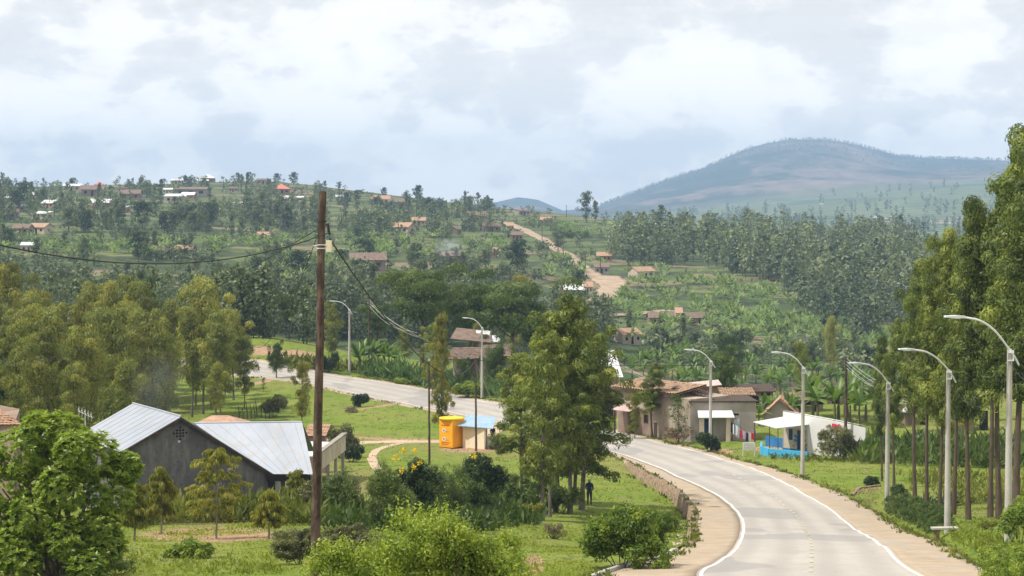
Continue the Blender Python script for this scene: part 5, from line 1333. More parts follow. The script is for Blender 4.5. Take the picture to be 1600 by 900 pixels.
def shop():
    A, B = gp(1080, 691), gp(1181, 698); B.y = A.y + .4; s = F/A.y; g = A.z - .1
    B = Vector(at(1181, 698, A.y + .3)); zt = A.z + 63/s
    d = (B-A); d.z = 0; L_ = d.length; d.normalize(); n = Vector((-d.y, d.x, 0))
    e = empty('flat_roofed_shop', A, 0, 'grey rendered flat roofed shop with small porch and washing beside it', 'house')
    w = MB(); wall_prism(w, [A, B, B+n*6, A+n*6], [zt, zt-.05, zt-.05, zt], g-.8); part(e, 'wall', w, M_GREYW)
    r = MB(); q = [A - d*.2 - n*.15, B + d*.2 - n*.15, B + d*.2 + n*6.1, A - d*.2 + n*6.1]; r.slab([Vector((p.x, p.y, zt+.1)) for p in q], .09); part(e, 'roof', r, M_WOODD)
    m1 = L_/101.0     # metres per photo pixel along the wall
    pz = lambda py: A.z + (691-py)/s
    # porch
    c = MB(); x0, x1 = 8*m1, 64*m1; dd = 1.3
    p0, p1 = A + d*x0 - n*dd, A + d*x1 - n*dd; b0, b1 = A + d*(x0+.1) - n*.003, A + d*(x1-.05) - n*.003
    sheet_roof(c, [Vector((p0.x, p0.y, pz(650))), Vector((p1.x, p1.y, pz(650))), Vector((b1.x, b1.y, pz(641))), Vector((b0.x, b0.y, pz(641)))], .06, 8); part(e, 'porch_roof', c, M_METALW)
    for u in (11*m1, 52*m1):
        k = MB(); q = A + d*u - n*(dd-.25); k.box((q.x+.17, q.y, (pz(650)+g)/2 - .2), (.38, .34, pz(650)-g+.3), math.atan2(d.y, d.x)); part(e, 'porch_column', k, M_CREAM, .01)
    opening(e, 'door', A, B, 20*m1, 34*m1, g+.25, pz(655), M_NAVY)
    opening(e, 'window', A, B, 68*m1, 74*m1, pz(668), pz(657), M_METALB, M_WHITE)
    opening(e, 'vent', A, B, 65*m1, 74*m1, pz(649), pz(646), M_DARK)
    st = MB()
    for k in range(3): face_box(st, A, B, 36*m1-.2, 58*m1+.3, g-.5, g+.22-.14*k, .02, .5+.3*k+.02)
    part(e, 'steps', st, M_GREYW)
    fb = MB(); face_box(fb, A, B, 64*m1, 99*m1, pz(693), pz(679), .02, .3); part(e, 'low_panel', fb, M_PINK)
    return A, B, d, n, s
SH = shop()
def cream_house():
    A, B = Vector(at(1000, 676, SH[0].y + 6.0)), Vector(at(1080, 690, SH[0].y + .2)); s = F/B.y
    A = gp(1000, 680); B = SH[0] + Vector((-.05, .25, 0)); g = min(A.z, B.z) - .6
    L_ = (B-A).length; d = (B-A).normalized(); n = Vector((-d.y, d.x, 0)).normalized()
    zt = B.z + 72/s
    e = empty('tiled_house', A, 0, 'long cream house with old clay tiled roof beside the flat roofed shop', 'house')
    w = MB(); wall_prism(w, [A - d*3.2, B, B + n*5, A - d*3.2 + n*5], [zt+.0, zt-.3, zt-.2, zt+.1], g); part(e, 'wall', w, surf('stained_cream_plaster', (0.30, 0.25, 0.19), (0.46, 0.40, 0.32), 0.7, 0.9, 0.2, 0.3, 0.02, stain=((0.20, 0.135, 0.10), 0.6, 0.75)))
    pl = MB(); face_box(pl, A, B, -3.1, 1.5, g+.1, g+3.2, 0, .012); part(e, 'recess_shade_panel', pl, M_MUD)  # dark sheet on the flat wall; its colour stands in for a shaded recess
    o_ = A - d*3.6 - n*.5; U = (B - d*1.4) - (A - d*3.6); U.z = -.1
    W_ = n*4.0; W_.z = .62
    tile_roof(e, [dict(o=Vector((o_.x, o_.y, zt+.16)), U=U, W=W_, nu=int(U.length/.36), nv=9, amp=.13, seed=8, sag=.12)], M_TILE)
    f = MB(); a = Vector((o_.x, o_.y, zt+.05)); b = a + U; f.add([a, b, b-Vector((0,0,.22)), a-Vector((0,0,.22)), a+n*.05, b+n*.05, b+n*.05-Vector((0,0,.22)), a+n*.05-Vector((0,0,.22))], [(0,1,2,3),(7,6,5,4),(0,4,5,1),(2,6,7,3)]); part(e, 'fascia', f, M_WOODD)
    # left part of the frontage: openings, posts and awning before the painted recess
    opening(e, 'door', A, B, -1.6, -.7, g+.4, g+2.7, M_DARK); opening(e, 'window', A, B, .6, 1.1, g+1.9, g+2.6, M_DARK, M_WOODD)
    opening(e, 'door', A, B, 1.9, 2.4, g+.4, g+2.0, M_WOODD)
    aw = MB(); p = A - d*2.6; q = A - d*.1; sheet_roof(aw, [Vector((p.x, p.y, g+2.95)) - n*1.3, Vector((q.x, q.y, g+2.95)) - n*1.3, Vector((q.x, q.y, g+3.35)), Vector((p.x, p.y, g+3.35))], .05, 5); part(e, 'awning', aw, M_PINK)
    for u in (-2.3, -.3):
        k = MB(); c = A + d*u - n*1.15; k.bx(c.x-.1, c.x+.1, c.y-.1, c.y+.1, g, g+2.93); part(e, 'post', k, M_WOODD)
    br = MB(); face_box(br, A, B, 3.4, 5.0, g+.2, g+1.7, .0, .02); part(e, 'exposed_brick', br, M_BRICK)
    # lower tiled lean-to roof descending to the right above the shop, and the pink metal sheet
    e2 = empty('lean_to_roof', B, 0, 'brown tiled lean-to roof sloping down behind the flat roofed shop', 'roof')
    q = [Vector(at(1050, 606, B.y+3)), Vector(at(1131, 629, B.y+1.0)), Vector(at(1137, 622, B.y+4.2)), Vector(at(1060, 600, B.y+6))]
    tile_roof(e2, [dict(o=q[0], U=q[1]-q[0], W=q[3]-q[0], nu=16, nv=6, amp=.07, seed=4)], M_TILED)
    w = MB(); wall_prism(w, [q[0] + Vector((.2, .3, 0)), q[1] + Vector((-.3, .3, 0)), q[2] + Vector((-.3, -.3, 0)), q[3] + Vector((.2, -.3, 0))], [q[0].z-.15, q[1].z-.15, q[2].z-.15, q[3].z-.15], g); part(e2, 'wall', w, M_BRICK)
    e3 = empty('tin_sheet_roof', B + Vector((1, 5, 0)), 0, 'faded pink tin roof tilted above the lean-to', 'roof')
    q = [Vector(at(1058, 609, B.y+6.6)), Vector(at(1128, 601, B.y+6.6)), Vector(at(1122, 593, B.y+9)), Vector(at(1062, 599, B.y+9))]
    r = MB(); sheet_roof(r, q, .06, 7); part(e3, 'roof', r, M_PINK)
    w = MB(); wall_prism(w, [(q[0].x+.4, q[0].y+.3), (q[1].x-.4, q[1].y+.3), (q[2].x-.4, q[2].y-.2), (q[3].x+.4, q[3].y-.2)], [q[0].z-.1, q[1].z-.1, q[2].z-.1, q[3].z-.1], g); part(e3, 'wall', w, M_BRICK)
cream_house()
def mud_house(px0, px1, ytop, ybase_d, label, roof='flat', m=None, gable=False, name='mud_house', dep=4.0, rise=22, tm=None, vents=True):
    """mud walled house whose front runs between two pixel columns at distance ybase_d"""
    d_ = ybase_d; A = Vector(at(px0, ytop, d_)); B = Vector(at(px1, ytop, d_ + .6)); s = F/d_
    g = min(gz(A.x, A.y), gz(B.x, B.y)) - .4; e = empty(name, (A.x, A.y, g), 0, label, 'house'); zt = A.z
    w = MB()
    if gable:
        mx = (A.x+B.x)/2; h = rise/s
        poly = [(A.x, A.y, g), (B.x, A.y, g), (B.x, A.y, zt), (mx, A.y, zt+h), (A.x, A.y, zt)]
        w.add(poly + [(x+.8, y+dep, z) for x, y, z in poly], [(0,1,2,3,4), (9,8,7,6,5), (0,5,6,1), (1,6,7,2), (2,7,8,3), (3,8,9,4), (4,9,5,0)]); part(e, 'wall', w, m or M_MUD)
        k = .25; sl = h/((B.x-A.x)/2); U = Vector((.8, dep+.8, 0))
        tile_roof(e, [dict(o=Vector((A.x-k, A.y-.35, zt-k*sl+.05)), U=U, W=Vector((mx-A.x+k, 0, h+k*sl)), nu=int(dep/.26), nv=7, amp=.06, seed=1),
                      dict(o=Vector((B.x+k, A.y-.35, zt-k*sl+.05)), U=U, W=Vector((mx-B.x-k, 0, h+k*sl)), nu=int(dep/.26), nv=7, amp=.06, seed=2)], tm or M_TILEO)
        opening(e, 'window', A, B, (B.x-A.x)*.55, (B.x-A.x)*.55+.6, zt-.7, zt-.1, M_DARK, M_WOODD)
    else:
        wall_prism(w, [A, B, B + Vector((0, dep, 0)), A + Vector((0, dep, 0))], [zt, zt, zt+.35, zt+.35], g); part(e, 'wall', w, m or M_MUD)
        r = MB(); q = [A + Vector((-.3, -.4, .06)), B + Vector((.3, -.4, .06)), B + Vector((.3, dep+.2, .5)), A + Vector((-.3, dep+.2, .5))]
        if roof == 'tile': tile_roof(e, [dict(o=q[0], U=q[1]-q[0], W=q[3]-q[0], nu=int((q[1]-q[0]).length/.27), nv=8, amp=.06, seed=5)], tm or M_TILED)
        else: r.slab(q, .1); part(e, 'roof', r, M_WOODD)
        if vents:
            L_ = (B-A).length
            opening(e, 'vent', A, B, L_*.3, L_*.3+1.0, zt-.45, zt-.2, M_DARK); opening(e, 'door', A, B, L_*.6, L_*.6+.8, g+.3, zt-.5, M_DARK)
            opening(e, 'vent', A, B, L_*.78, L_*.78+1.0, zt-.45, zt-.2, M_DARK)
    return e
mud_house(1124, 1208, 612, 214, 'long brown mud house with dark thin roof behind the flat roofed shop', 'flat')
mud_house(1130, 1176, 618, 203, 'small tiled mud house tucked above the shop roof', 'tile', tm=M_TILE, dep=3)
mud_house(1195, 1240, 646, 196, 'small gabled grey house with orange tiled roof left of the white building', m=M_GREYW, gable=True, rise=22)
mud_house(1246, 1336, 609, 222, 'long mud walled house with dark roof above the banana plot', 'flat')
mud_house(1240, 1286, 626, 210, 'low house with rusty tiled roof in front of the long mud house', 'tile', tm=M_TILEO, dep=3)
def far_white_roof(px0, px1, y0, y1, d_, label, yaw=0, skew=8):
    a, b = Vector(at(px0, y1, d_)), Vector(at(px1, y1, d_)); c, e_ = Vector(at(px1-skew, y0, d_+5)), Vector(at(px0+skew, y0, d_+5)); g = gz(a.x, a.y) - .5
    e = empty('white_roofed_house', (a.x, a.y, g), 0, label, 'house')
    r = MB(); sheet_roof(r, [a, b, c, e_], .05, 8); q = [a + Vector((0, 10, 0)), b + Vector((0, 10, 0))]; sheet_roof(r, [q[1], q[0], e_, c], .05, 8); part(e, 'roof', r, M_METALW)
    w = MB(); wall_prism(w, [(a.x+.5, a.y+.5), (b.x-.5, b.y+.5), (b.x-.5, b.y+9.5), (a.x+.5, a.y+9.5)], [a.z]*4, g); part(e, 'wall', w, M_MUD)
    o = opening(e, 'door', Vector((a.x+.5, a.y+.5, 0)), Vector((b.x-.5, b.y+.5, 0)), 1.5, 2.3, g+.4, g+2.4, M_DARK)
far_white_roof(916, 974, 547, 589, 205, 'house with bright white metal roof behind the middle tree clump', skew=14)
far_white_roof(1408, 1438, 632, 644, 196, 'white roofed house glimpsed between the right verge trunks')
far_white_roof(1500, 1532, 630, 645, 190, 'white roofed house glimpsed behind the straight verge trees')
def old_house():
    d_ = 236.0; A, B = Vector(at(706, 560, d_)), Vector(at(800, 560, d_)); s = F/d_; g = gz(B.x, B.y) - .5; zt = A.z
    e = empty('old_tiled_house', (A.x, A.y, g), 0, 'old grey walled house with sagging tiled roof beyond the far road', 'house')
    w = MB(); wall_prism(w, [A + Vector((3.2, 0, 0)), B, B + Vector((0, 7, 0)), A + Vector((3.2, 7, 0))], [zt]*4, g); part(e, 'wall', w, M_GREYW)
    w = MB(); wall_prism(w, [A + Vector((.2, 1.3, 0)), A + Vector((3.2, 1.3, 0)), A + Vector((3.2, 7, 0)), A + Vector((.2, 7, 0))], [zt]*4, g); part(e, 'wall', w, M_GREYW)
    for x in (.25, 1.6, 2.9): p = MB(); p.bx(A.x+x-.12, A.x+x+.12, A.y-.1, A.y+.14, g, zt); part(e, 'porch_column', p, M_CREAM)
    tile_roof(e, [dict(o=A + Vector((-.6, -.8, -.1)), U=Vector((5.0, 0, .1)), W=Vector((.6, 3, 1.2)), nu=18, nv=8, amp=.06, seed=9), dict(o=A + Vector((3.4, -.4, .05)), U=Vector((3.6, 0, .2)), W=Vector((.2, 3.6, 1.3)), nu=14, nv=8, amp=.06, seed=7)], M_TILED)
    sl = MB(); sl.slab([A + Vector((-.3, 3.1, 2.2)), A + Vector((4.6, 3.1, 1.7)), A + Vector((4.6, 6.5, 2.9)), A + Vector((.4, 6.5, 3.3))], .12); part(e, 'back_roof', sl, M_TILED)
    opening(e, 'door', A + Vector((.2, 1.3, 0)), A + Vector((3.2, 1.3, 0)), 1.0, 1.8, g+.5, g+2.4, M_BRICK)
    for px0, px1, y0, y1, lab in ((742, 764, 517, 533, 'larger crumpled white sheet spread on the old tiled house'), (767, 781, 525, 534, 'smaller white sheet on the right of the old house roof')):
        a, b = Vector(at(px0, y1, d_+4.5)), Vector(at(px1, y1, d_+4.5)); W_ = Vector((0.1, 1.2, (y1-y0)/s)); n = 6; vs = []; rr = random.Random(px0)
        for j in range(n+1):
            for i in range(n+1): p = a.lerp(b, i/n) + W_*(j/n) + Vector((rr.uniform(-.05, .05), rr.uniform(-.12, .12), rr.uniform(-.08, .08))) + Vector((0, 0, -.3*abs(i/n-.5)*(1-j/n))); vs.append(p)
        m_ = MB(); m_.add(vs + [v - Vector((0, -.03, .03)) for v in vs], [(j*(n+1)+i, j*(n+1)+i+1, (j+1)*(n+1)+i+1, (j+1)*(n+1)+i) for j in range(n) for i in range(n)] + [((n+1)**2 + j*(n+1)+i+1, (n+1)**2 + j*(n+1)+i, (n+1)**2 + (j+1)*(n+1)+i, (n+1)**2 + (j+1)*(n+1)+i+1) for j in range(n) for i in range(n)])
        tag(m_.build('white_sheet', M_METALW), lab, 'sheet')
old_house()

# ------------------------------------------------------------------ houses on the hills
def hill_protos():
    out = {}
    def mk(key, roofm, wallm, kind):
        w = MB(); W_, D_, H_ = 8.0, 5.5, 2.5
        if kind == 'gable':     # ridge along x
            rh = 1.5; poly = [(-W_/2, -D_/2, -1), (-W_/2, D_/2, -1), (-W_/2, D_/2, H_), (-W_/2, 0, H_+rh), (-W_/2, -D_/2, H_)]
            w.add(poly + [(x+W_, y, z) for x, y, z in poly], [(0,1,2,3,4), (9,8,7,6,5), (0,5,6,1), (1,6,7,2), (2,7,8,3), (3,8,9,4), (4,9,5,0)])
            r = MB(); o = .4; s_ = rh/(D_/2)
            for sg in (-1, 1): r.slab([(-W_/2-o, sg*(D_/2+o), H_-o*s_+.12), (W_/2+o, sg*(D_/2+o), H_-o*s_+.12), (W_/2+o, 0, H_+rh+.12), (-W_/2-o, 0, H_+rh+.12)], .1)
        elif kind == 'shed':
            wall_prism(w, [(-W_/2, -D_/2), (W_/2, -D_/2), (W_/2, D_/2), (-W_/2, D_/2)], [H_, H_, H_+.9, H_+.9], -1)
            r = MB(); r.slab([(-W_/2-.3, -D_/2-.4, H_+.04), (W_/2+.3, -D_/2-.4, H_+.04), (W_/2+.3, D_/2+.3, H_+1.1), (-W_/2-.3, D_/2+.3, H_+1.1)], .08)
        else:                   # pyramid
            wall_prism(w, [(-W_/2, -D_/2), (W_/2, -D_/2), (W_/2, D_/2), (-W_/2, D_/2)], [H_]*4, -1)
            r = MB(); a = [(-W_/2-.5, -D_/2-.5, H_), (W_/2+.5, -D_/2-.5, H_), (W_/2+.5, D_/2+.5, H_), (-W_/2-.5, D_/2+.5, H_), (0, 0, H_+2.6)]
            r.add(a, [(0,1,4), (1,2,4), (2,3,4), (3,0,4), (3,2,1,0)])
        f = -D_/2
        dr = MB(); dr.bx(-.45, .45, f-.04, f+.02, -.2, 1.95); wi = MB(); wi.bx(-.5, .5, f-.04, f+.02, .9, 1.8)
        sw = MB(); sw.bx(W_/2-.02, W_/2+.04, -.45, .45, .9, 1.8)
        out[key] = dict(wall=w.mesh('hill_wall', wallm), roof=r.mesh('hill_roof', roofm), door=dr.mesh('hill_door', M_DARK), win=wi.mesh('hill_window', M_DARK), swin=sw.mesh('hill_side_window', M_DARK))
    mk('tc', M_TILE, M_CREAM, 'gable'); mk('tm', M_TILED, M_MUD, 'gable'); mk('to', M_TILEO, M_CREAM, 'gable'); mk('wc', M_METALW, M_CREAM, 'shed'); mk('wb', M_METALW, M_BRICK, 'gable')
    mk('bm', M_METALB, M_MUD, 'shed'); mk('rp', M_RED, M_BRICK, 'pyr'); mk('wp', M_METALW, M_MUD, 'pyr'); mk('gg', M_TILED, M_GREYW, 'shed'); mk('ob', M_TILEO, M_BRICK, 'gable')
    return out
HP = hill_protos()
def hill_house(px, py, w, key, yaw, label, group=None, dmin=300.0, hs=1.0):
    g = hit_base(px, py, dmin)
    if g is None: d_ = 1270; g = (*((px-800)/(F*CP)*d_,), d_, gz((px-800)/(F*CP)*d_, d_))
    P = HP[key]; s = F/g[1]; sc = w/s/8.4
    e = empty('hill_house', g, R(yaw), label, 'house', group); e.scale = (sc, max(sc, .75), max(.8, min(1.3, sc))*hs)
    link('wall', P['wall'], e); link('roof', P['roof'], e); link('door', P['door'], e)
    for x in (-2.4, 2.4): link('window', P['win'], e, (x, 0, 0))
    link('window', P['swin'], e); return e
for a in [
    (42, 315, 34, 'wc', 12, 'pale walled hill house with white roof at the far left village'), (80, 325, 26, 'wb', -30, 'white roofed brick house right of the pale walled one'),
    (26, 330, 26, 'bm', 20, 'blue metal roofed house at the left village edge'), (66, 342, 28, 'wc', -22, 'white roofed house lowest in the left village row'),
    (14, 316, 14, 'wc', 0, 'tiny white roof at the left picture edge'), (113, 299, 28, 'wc', 5, 'pale flat roofed house under the lone skyline tree'),
    (145, 306, 36, 'tm', 8, 'long brown house below the red pointed roof'), (155, 294, 14, 'rp', 0, 'red pointed roof on the left skyline'), (193, 300, 16, 'gg', 0, 'grey skyline house right of the red pointed roof'),
    (158, 326, 32, 'wb', 25, 'brown house with a strip of white roof in the left village'), (193, 332, 18, 'bm', -20, 'small house with shiny blue white roof below the village'),
    (205, 312, 32, 'tm', 0, 'low brown tiled house in the middle of the left village'), (64, 365, 34, 'tc', -28, 'cream gabled house with brown roof below the village'), (36, 366, 30, 'tm', -15, 'dark brown house beside the cream gabled one'),
    (46, 394, 26, 'wc', 8, 'white roofed small house on the slope above the grove'), (252, 402, 30, 'tm', 10, 'left half of the pair of brown houses on the slope'), (286, 401, 36, 'tc', -8, 'right house of the brown pair with pale walls'),
    (300, 306, 54, 'gg', 4, 'large grey building among the village trees'), (275, 317, 34, 'wc', 0, 'long white roof below the large grey building'), (295, 311, 22, 'wb', -10, 'bright white roof beside the large grey building'), (262, 302, 16, 'wc', 0, 'small white roof left of the grey building'),
    (326, 279, 22, 'wp', 0, 'white pointed roof on the highest skyline'), (277, 286, 18, 'wc', 0, 'white roof on the skyline slope left of the pointed roof'), (317, 288, 18, 'wc', 10, 'flat white roof just below the pointed roof'),
    (372, 325, 14, 'wc', 0, 'small white roof right of the village tree belt'), (440, 303, 26, 'rp', 10, 'red roofed house on the skyline left of the brown pole'), (466, 315, 17, 'wc', 0, 'white strip roof left of the brown pole'),
    (441, 316, 20, 'wb', 0, 'brick house below the red roof near the brown pole'), (412, 288, 22, 'gg', 0, 'low grey house on the skyline above the red roof'), (535, 314, 22, 'wc', 0, 'white roofed house right of the brown pole'),
    (594, 320, 30, 'ob', 8, 'brick house with orange roof under the round skyline tree'), (621, 324, 28, 'tm', 0, 'brown brick house next to the orange roof'),
    (629, 365, 36, 'to', -28, 'pale gabled house with orange tiles in the banana plots'), (655, 352, 22, 'to', 0, 'orange roof just behind the pale gabled house'), (678, 366, 20, 'gg', 0, 'low grey wall house between the two gabled houses'),
    (709, 366, 26, 'tm', 75, 'brown gabled house facing the valley in the banana plots'), (747, 346, 32, 'tm', 0, 'dark tiled house high by the dirt track'), (766, 362, 28, 'tm', 20, 'dark tiled house lower by the dirt track'),
    (797, 360, 12, 'to', 0, 'tiny orange house beside the dirt track'), (704, 410, 36, 'tm', -15, 'brown roofed house with smoke rising behind it'), (575, 422, 56, 'tm', 5, 'wide low brown house right of the brown pole'),
    (776, 402, 14, 'ob', 0, 'orange house left of the big dark round tree'), (412, 377, 20, 'to', 0, 'orange roofed house between grove and brown pole'), (816, 336, 22, 'gg', 30, 'small dark roof on the skyline above the track'),
    (855, 350, 22, 'ob', 0, 'red brown house on the crest right of the track'), (1024, 362, 30, 'wc', -5, 'bright white roof on the crest above the wood'), (1052, 364, 10, 'wc', 0, 'tiny white roof right of the bright one'),
    (1150, 369, 18, 'ob', 0, 'pinkish roofed house in the crest trees'), (808, 375, 18, 'tm', 0, 'dark roof above the big round tree'), (944, 408, 24, 'ob', 0, 'pink roofed building at the left end of the wood'),
    (940, 427, 24, 'gg', 0, 'plain brown walled building beside the wide track'), (1002, 434, 36, 'tc', 35, 'cream gabled house right of the wide track'), (894, 463, 34, 'wb', 18, 'white roofed cream house left of the wide track'),
    (918, 458, 16, 'to', 0, 'small orange roof behind the dark tree on the track'), (978, 536, 42, 'tc', 40, 'cream house with two windows in the valley above the tiled roofs'), (1032, 508, 40, 'tm', 3, 'low long brown roof in the valley bananas'),
    (1086, 508, 42, 'tm', 30, 'brown tiled gable in the valley bananas'), (1241, 372, 10, 'wc', 0, 'speck of white roof above the wood'),
    (1060, 500, 12, 'to', 0, 'tiny orange roof between two brown valley roofs'), (20, 340, 20, 'tm', 10, 'dark low house under the blue roof at the left edge'), (365, 300, 14, 'gg', 0, 'grey roof on the skyline right of the pointed white roof')]:
    hill_house(*a)
for px, py, w, key, lab in [(1371, 350, 18, 'wc', 'left one of two white roofs in the far valley'), (1400, 349, 16, 'wc', 'right one of two white roofs in the far valley'), (1386, 351, 9, 'ob', 'brown house between the two far valley roofs'), (1284, 327, 6, 'wc', 'white speck of a house on the pale far fields'), (1397, 360, 8, 'wc', 'small white roof lower in the far valley'), (1426, 362, 9, 'wc', 'small white roof beside the right verge trees')]:
    hill_house(px, py - 6, w, key, 0, lab, None, 1550.0)
# ------------------------------------------------------------------ street lamps
def lamp(px, py, ptop, tip, label, sc=1.0, d=None):
    """concrete pole at (px,py), top at ptop, arm reaching to the photo point tip"""
    g = Vector(gat(px, d)) if d else gp(px, py); s = F/g.y
    H = (py-ptop)/s if d is None else ptop
    e = empty('street_lamp', g, 0, label, 'street lamp', 'street lamps along the road')
    p = MB(); p.tube([(0, 0, -.5), (0, 0, H*.35), (0, 0, H)], [.165, .145, .105], 14); p.build('pole', M_CONC, e)
    c = MB(); c.tube([(0, 0, H-.012), (0, 0, H+.05)], [.115, .075], 12); c.build('pole_cap', M_CONC, e)
    dx = (tip[0]-px)/s if tip else -2.6; dz = (ptop-tip[1])/s if tip else 1.35
    dy = -.25*abs(dx)
    P = [(.38, .1, -.62), (.17, .05, -.25), (-.12, 0, .14), (dx*.24, dy*.24, dz*.58), (dx*.46, dy*.46, dz*.88), (dx*.72, dy*.72, dz*1.0)]
    P = catmull([(a, b, c) for a, b, c in P], 6)
    a = MB(); a.tube([(x, y - .13, H + z) for x, y, z in P], .045*sc, 8); a.build('arm', M_STEEL, e)
    b = MB(); b.box((.02, -.12, H-.06), (.24, .12, .10)); b.box((.02, -.12, H-.42), (.24, .12, .05)); b.box((.12, -.12, H-.24), (.05, .05, .34)); b.build('bracket', M_STEEL, e)
    l = MB(); q0 = Vector((dx*.70, dy*.70-.13, H+dz+.005)); q1 = Vector((dx*1.0, dy-.13, H+dz+.03)); m = q0.lerp(q1, .45)
    dd = (q1-q0).normalized(); sd = Vector((-dd.y, dd.x, 0)).normalized()
    vs = []
    for q, w_, h in ((q0, .07, .05), (m, .15, .065), (q1, .11, .035)):
        for a_, b_ in ((-1, -1), (1, -1), (1, 1), (-1, 1)): vs.append(q + sd*w_*a_ + Vector((0, 0, h*b_)))
    fs = [(0,1,2,3), (11,10,9,8)] + [(k*4+i, k*4+(i+1) % 4, k*4+4+(i+1) % 4, k*4+4+i) for k in range(2) for i in range(4)]
    l.add(vs, fs); lo = l.build('lamp_head', M_STEEL, e, .01)
    t = Vector(m); gl = MB(); gl.box(tuple(t - Vector((0, 0, .075))), (.34, .17, .02), math.atan2(dd.y, dd.x)); gl.build('lens', M_WHITE, lo)
    return e, H
LAMPS = {}
for a in [
    (1575, 849, 545, (1466, 492), 'nearest whole street lamp, thick concrete pole at the right behind the hedge corner'), (1480, 832, 577, (1397, 543), 'street lamp standing by the concrete slab at the clipped hedge'),
    (1386, 796, 596, (1322, 565), 'street lamp at the ditch end where the verge trees begin'), (1254, 741, 573, (1203, 549), 'street lamp in front of the white painted building'),
    (1110, 705, 563, (1068, 545), 'street lamp in front of the flat roofed shop'), (753, 623, 511, (723, 496), 'street lamp before the old tiled house beyond the road'), (546, 584, 483, (517, 470), 'farthest street lamp beside the banana clump')]:
    LAMPS[a[0]] = lamp(*a)
lamp(1751, 0, 9.0, None, 'street lamp off to the right whose head alone reaches into view', d=50.5)

# ------------------------------------------------------------------ wooden utility poles and cables
def util_pole(base, top, r0, r1, label, name='utility_pole'):
    e = empty(name, base, 0, label, 'utility pole', None)
    t = Vector(top) - Vector(base); p = MB(); n = 9
    rr = random.Random(int(base[0]*100)); p.tube([t*(i/n) + Vector((rr.uniform(-.012, .012), 0, -.3 if i == 0 else 0)) for i in range(n+1)], [r0+(r1-r0)*i/n for i in range(n+1)], 12); p.build('pole', M_WOODP, e)
    return e
P1b = Vector(gat(489, 48.0)); P1t = Vector(at(504, 299, 48.4))
UP = util_pole(P1b, P1t, .122, .088, 'big brown leaning wooden pole with a cream box in the left foreground')
def onpole(py): t = (py-299)/(890-299); return P1t.lerp(P1b, t)
b = MB()
q = onpole(379) - P1b; b.tube([q + Vector((0, 0, -.012)), q + Vector((0, 0, .012))], .109, 14)
b.build('clamp_band', M_STEEL, UP)
b = MB(); q = onpole(341) - P1b; b.tube([q + Vector((0, 0, -.02)), q + Vector((0, 0, .02))], .107, 14); b.build('clamp_band', M_BLACK, UP)
q = onpole(376) - P1b + Vector((.19, -.05, 0)); b = MB(); b.box(q, (.13, .14, .28)); o = b.build('meter_box', surf('cream_box_paint', (0.62, 0.55, 0.38), (0.70, 0.63, 0.46), 4, .6, .3, 0), UP, .008)
b = MB(); b.tube([q + Vector((-.24, -.07, .03)), q + Vector((-.38, -.08, .01))], .012, 6); b.tube([q + Vector((-.26, -.07, .035)), q + Vector((-.05, -.07, .03))], .010, 6); b.build('steel_strap', M_STEEL, UP)
b = MB(); q = onpole(352) - P1b
b.tube([q + Vector((.10, -.03, .12)), q + Vector((.19, -.05, .05))], .018, 6); b.tube([q + Vector((.16, -.05, .14)), q + Vector((.17, -.05, -.04)), q + Vector((.20, -.05, -.14))], [.02, .035, .028], 8); b.build('cable_clamp', M_BLACK, UP)
def cable(a, b_, sag, r, m, label, n=24, group=None, name='cable'):
    a, b_ = Vector(a), Vector(b_); p = [a.lerp(b_, i/n) - Vector((0, 0, sag*4*(i/n)*(1-i/n))) for i in range(n+1)]
    c = MB(); c.tube([q - a for q in p], r, 6); o = c.build(name, m, None); o.location = a; tag(o, label, 'cable', group); return o
K = onpole(357) + Vector((.18, -.06, 0))
cable(K, at(-60, 368, 35), .62, .014, M_BLACK, 'thick black cable sagging from the brown pole to the left edge')
cable(onpole(352) + Vector((-.1, 0, 0)), at(-60, 560, 150), 1.6, .012, M_BLACK, 'thinner black cable dropping from the brown pole into the grove')
cable(onpole(360) + Vector((-.1, .05, 0)), at(396, 540, 120), 1.0, .011, M_BLACK, 'service cable falling steeply left from the brown pole to the grove edge')
T743 = Vector(at(744, 558, 0.001)) if 0 else None
B743 = gp(744, 705); B671 = gp(671, 727)
s743, s671 = F/B743.y, F/B671.y
T743 = Vector(at(743, 559, B743.y)); T671 = Vector(at(670, 564, B671.y))
util_pole(B743, T743, .10, .075, 'thin dark wooden pole behind the cream booth'); e671 = util_pole(B671, T671, .095, .07, 'thin black pole standing in the garden bushes left of the kiosk')
b = MB(); b.tube([(0, 0, (T671-B671).z), (0, 0, (T671-B671).z+.16)], [.05, .06], 8); b.build('insulator', M_WHITE, e671)
Bf = Vector(gat(576, 268)); Tf = Vector(at(577, 466, 268)); util_pole(Bf, Tf, .13, .1, 'far dark pole above the banana clump with pale wires')
B13 = gp(1321, 716); T13 = Vector(at(1322, 557, B13.y)); util_pole(B13, T13, .14, .11, 'black utility pole in front of the white wall beside the round bush')
cable(K + Vector((.02, 0, -.15)), T743 - Vector((0, 0, .2)), 2.2, .022, M_BLACK, 'black cable falling right from the brown pole to the thin booth pole')
cable(T743 - Vector((0, 0, .2)), T13 - Vector((0, 0, .25)), .5, .022, M_BLACK, 'long black cable between the booth pole and the pole at the white wall', 40)
cable(T13 - Vector((0, 0, .25)), at(1700, 520, 120), .6, .02, M_BLACK, 'black cable from the white wall pole into the right verge trees')
for k, (tx, ty) in enumerate(((652, 520), (655, 527), (720, 552), (640, 517))):
    cable(Tf - Vector((0, 0, .15+.3*k)), at(tx, ty, 243), .8, .014, M_WIREG, 'pale bare wire dropping right from the far dark pole', 16, 'pale wires of the far pole')
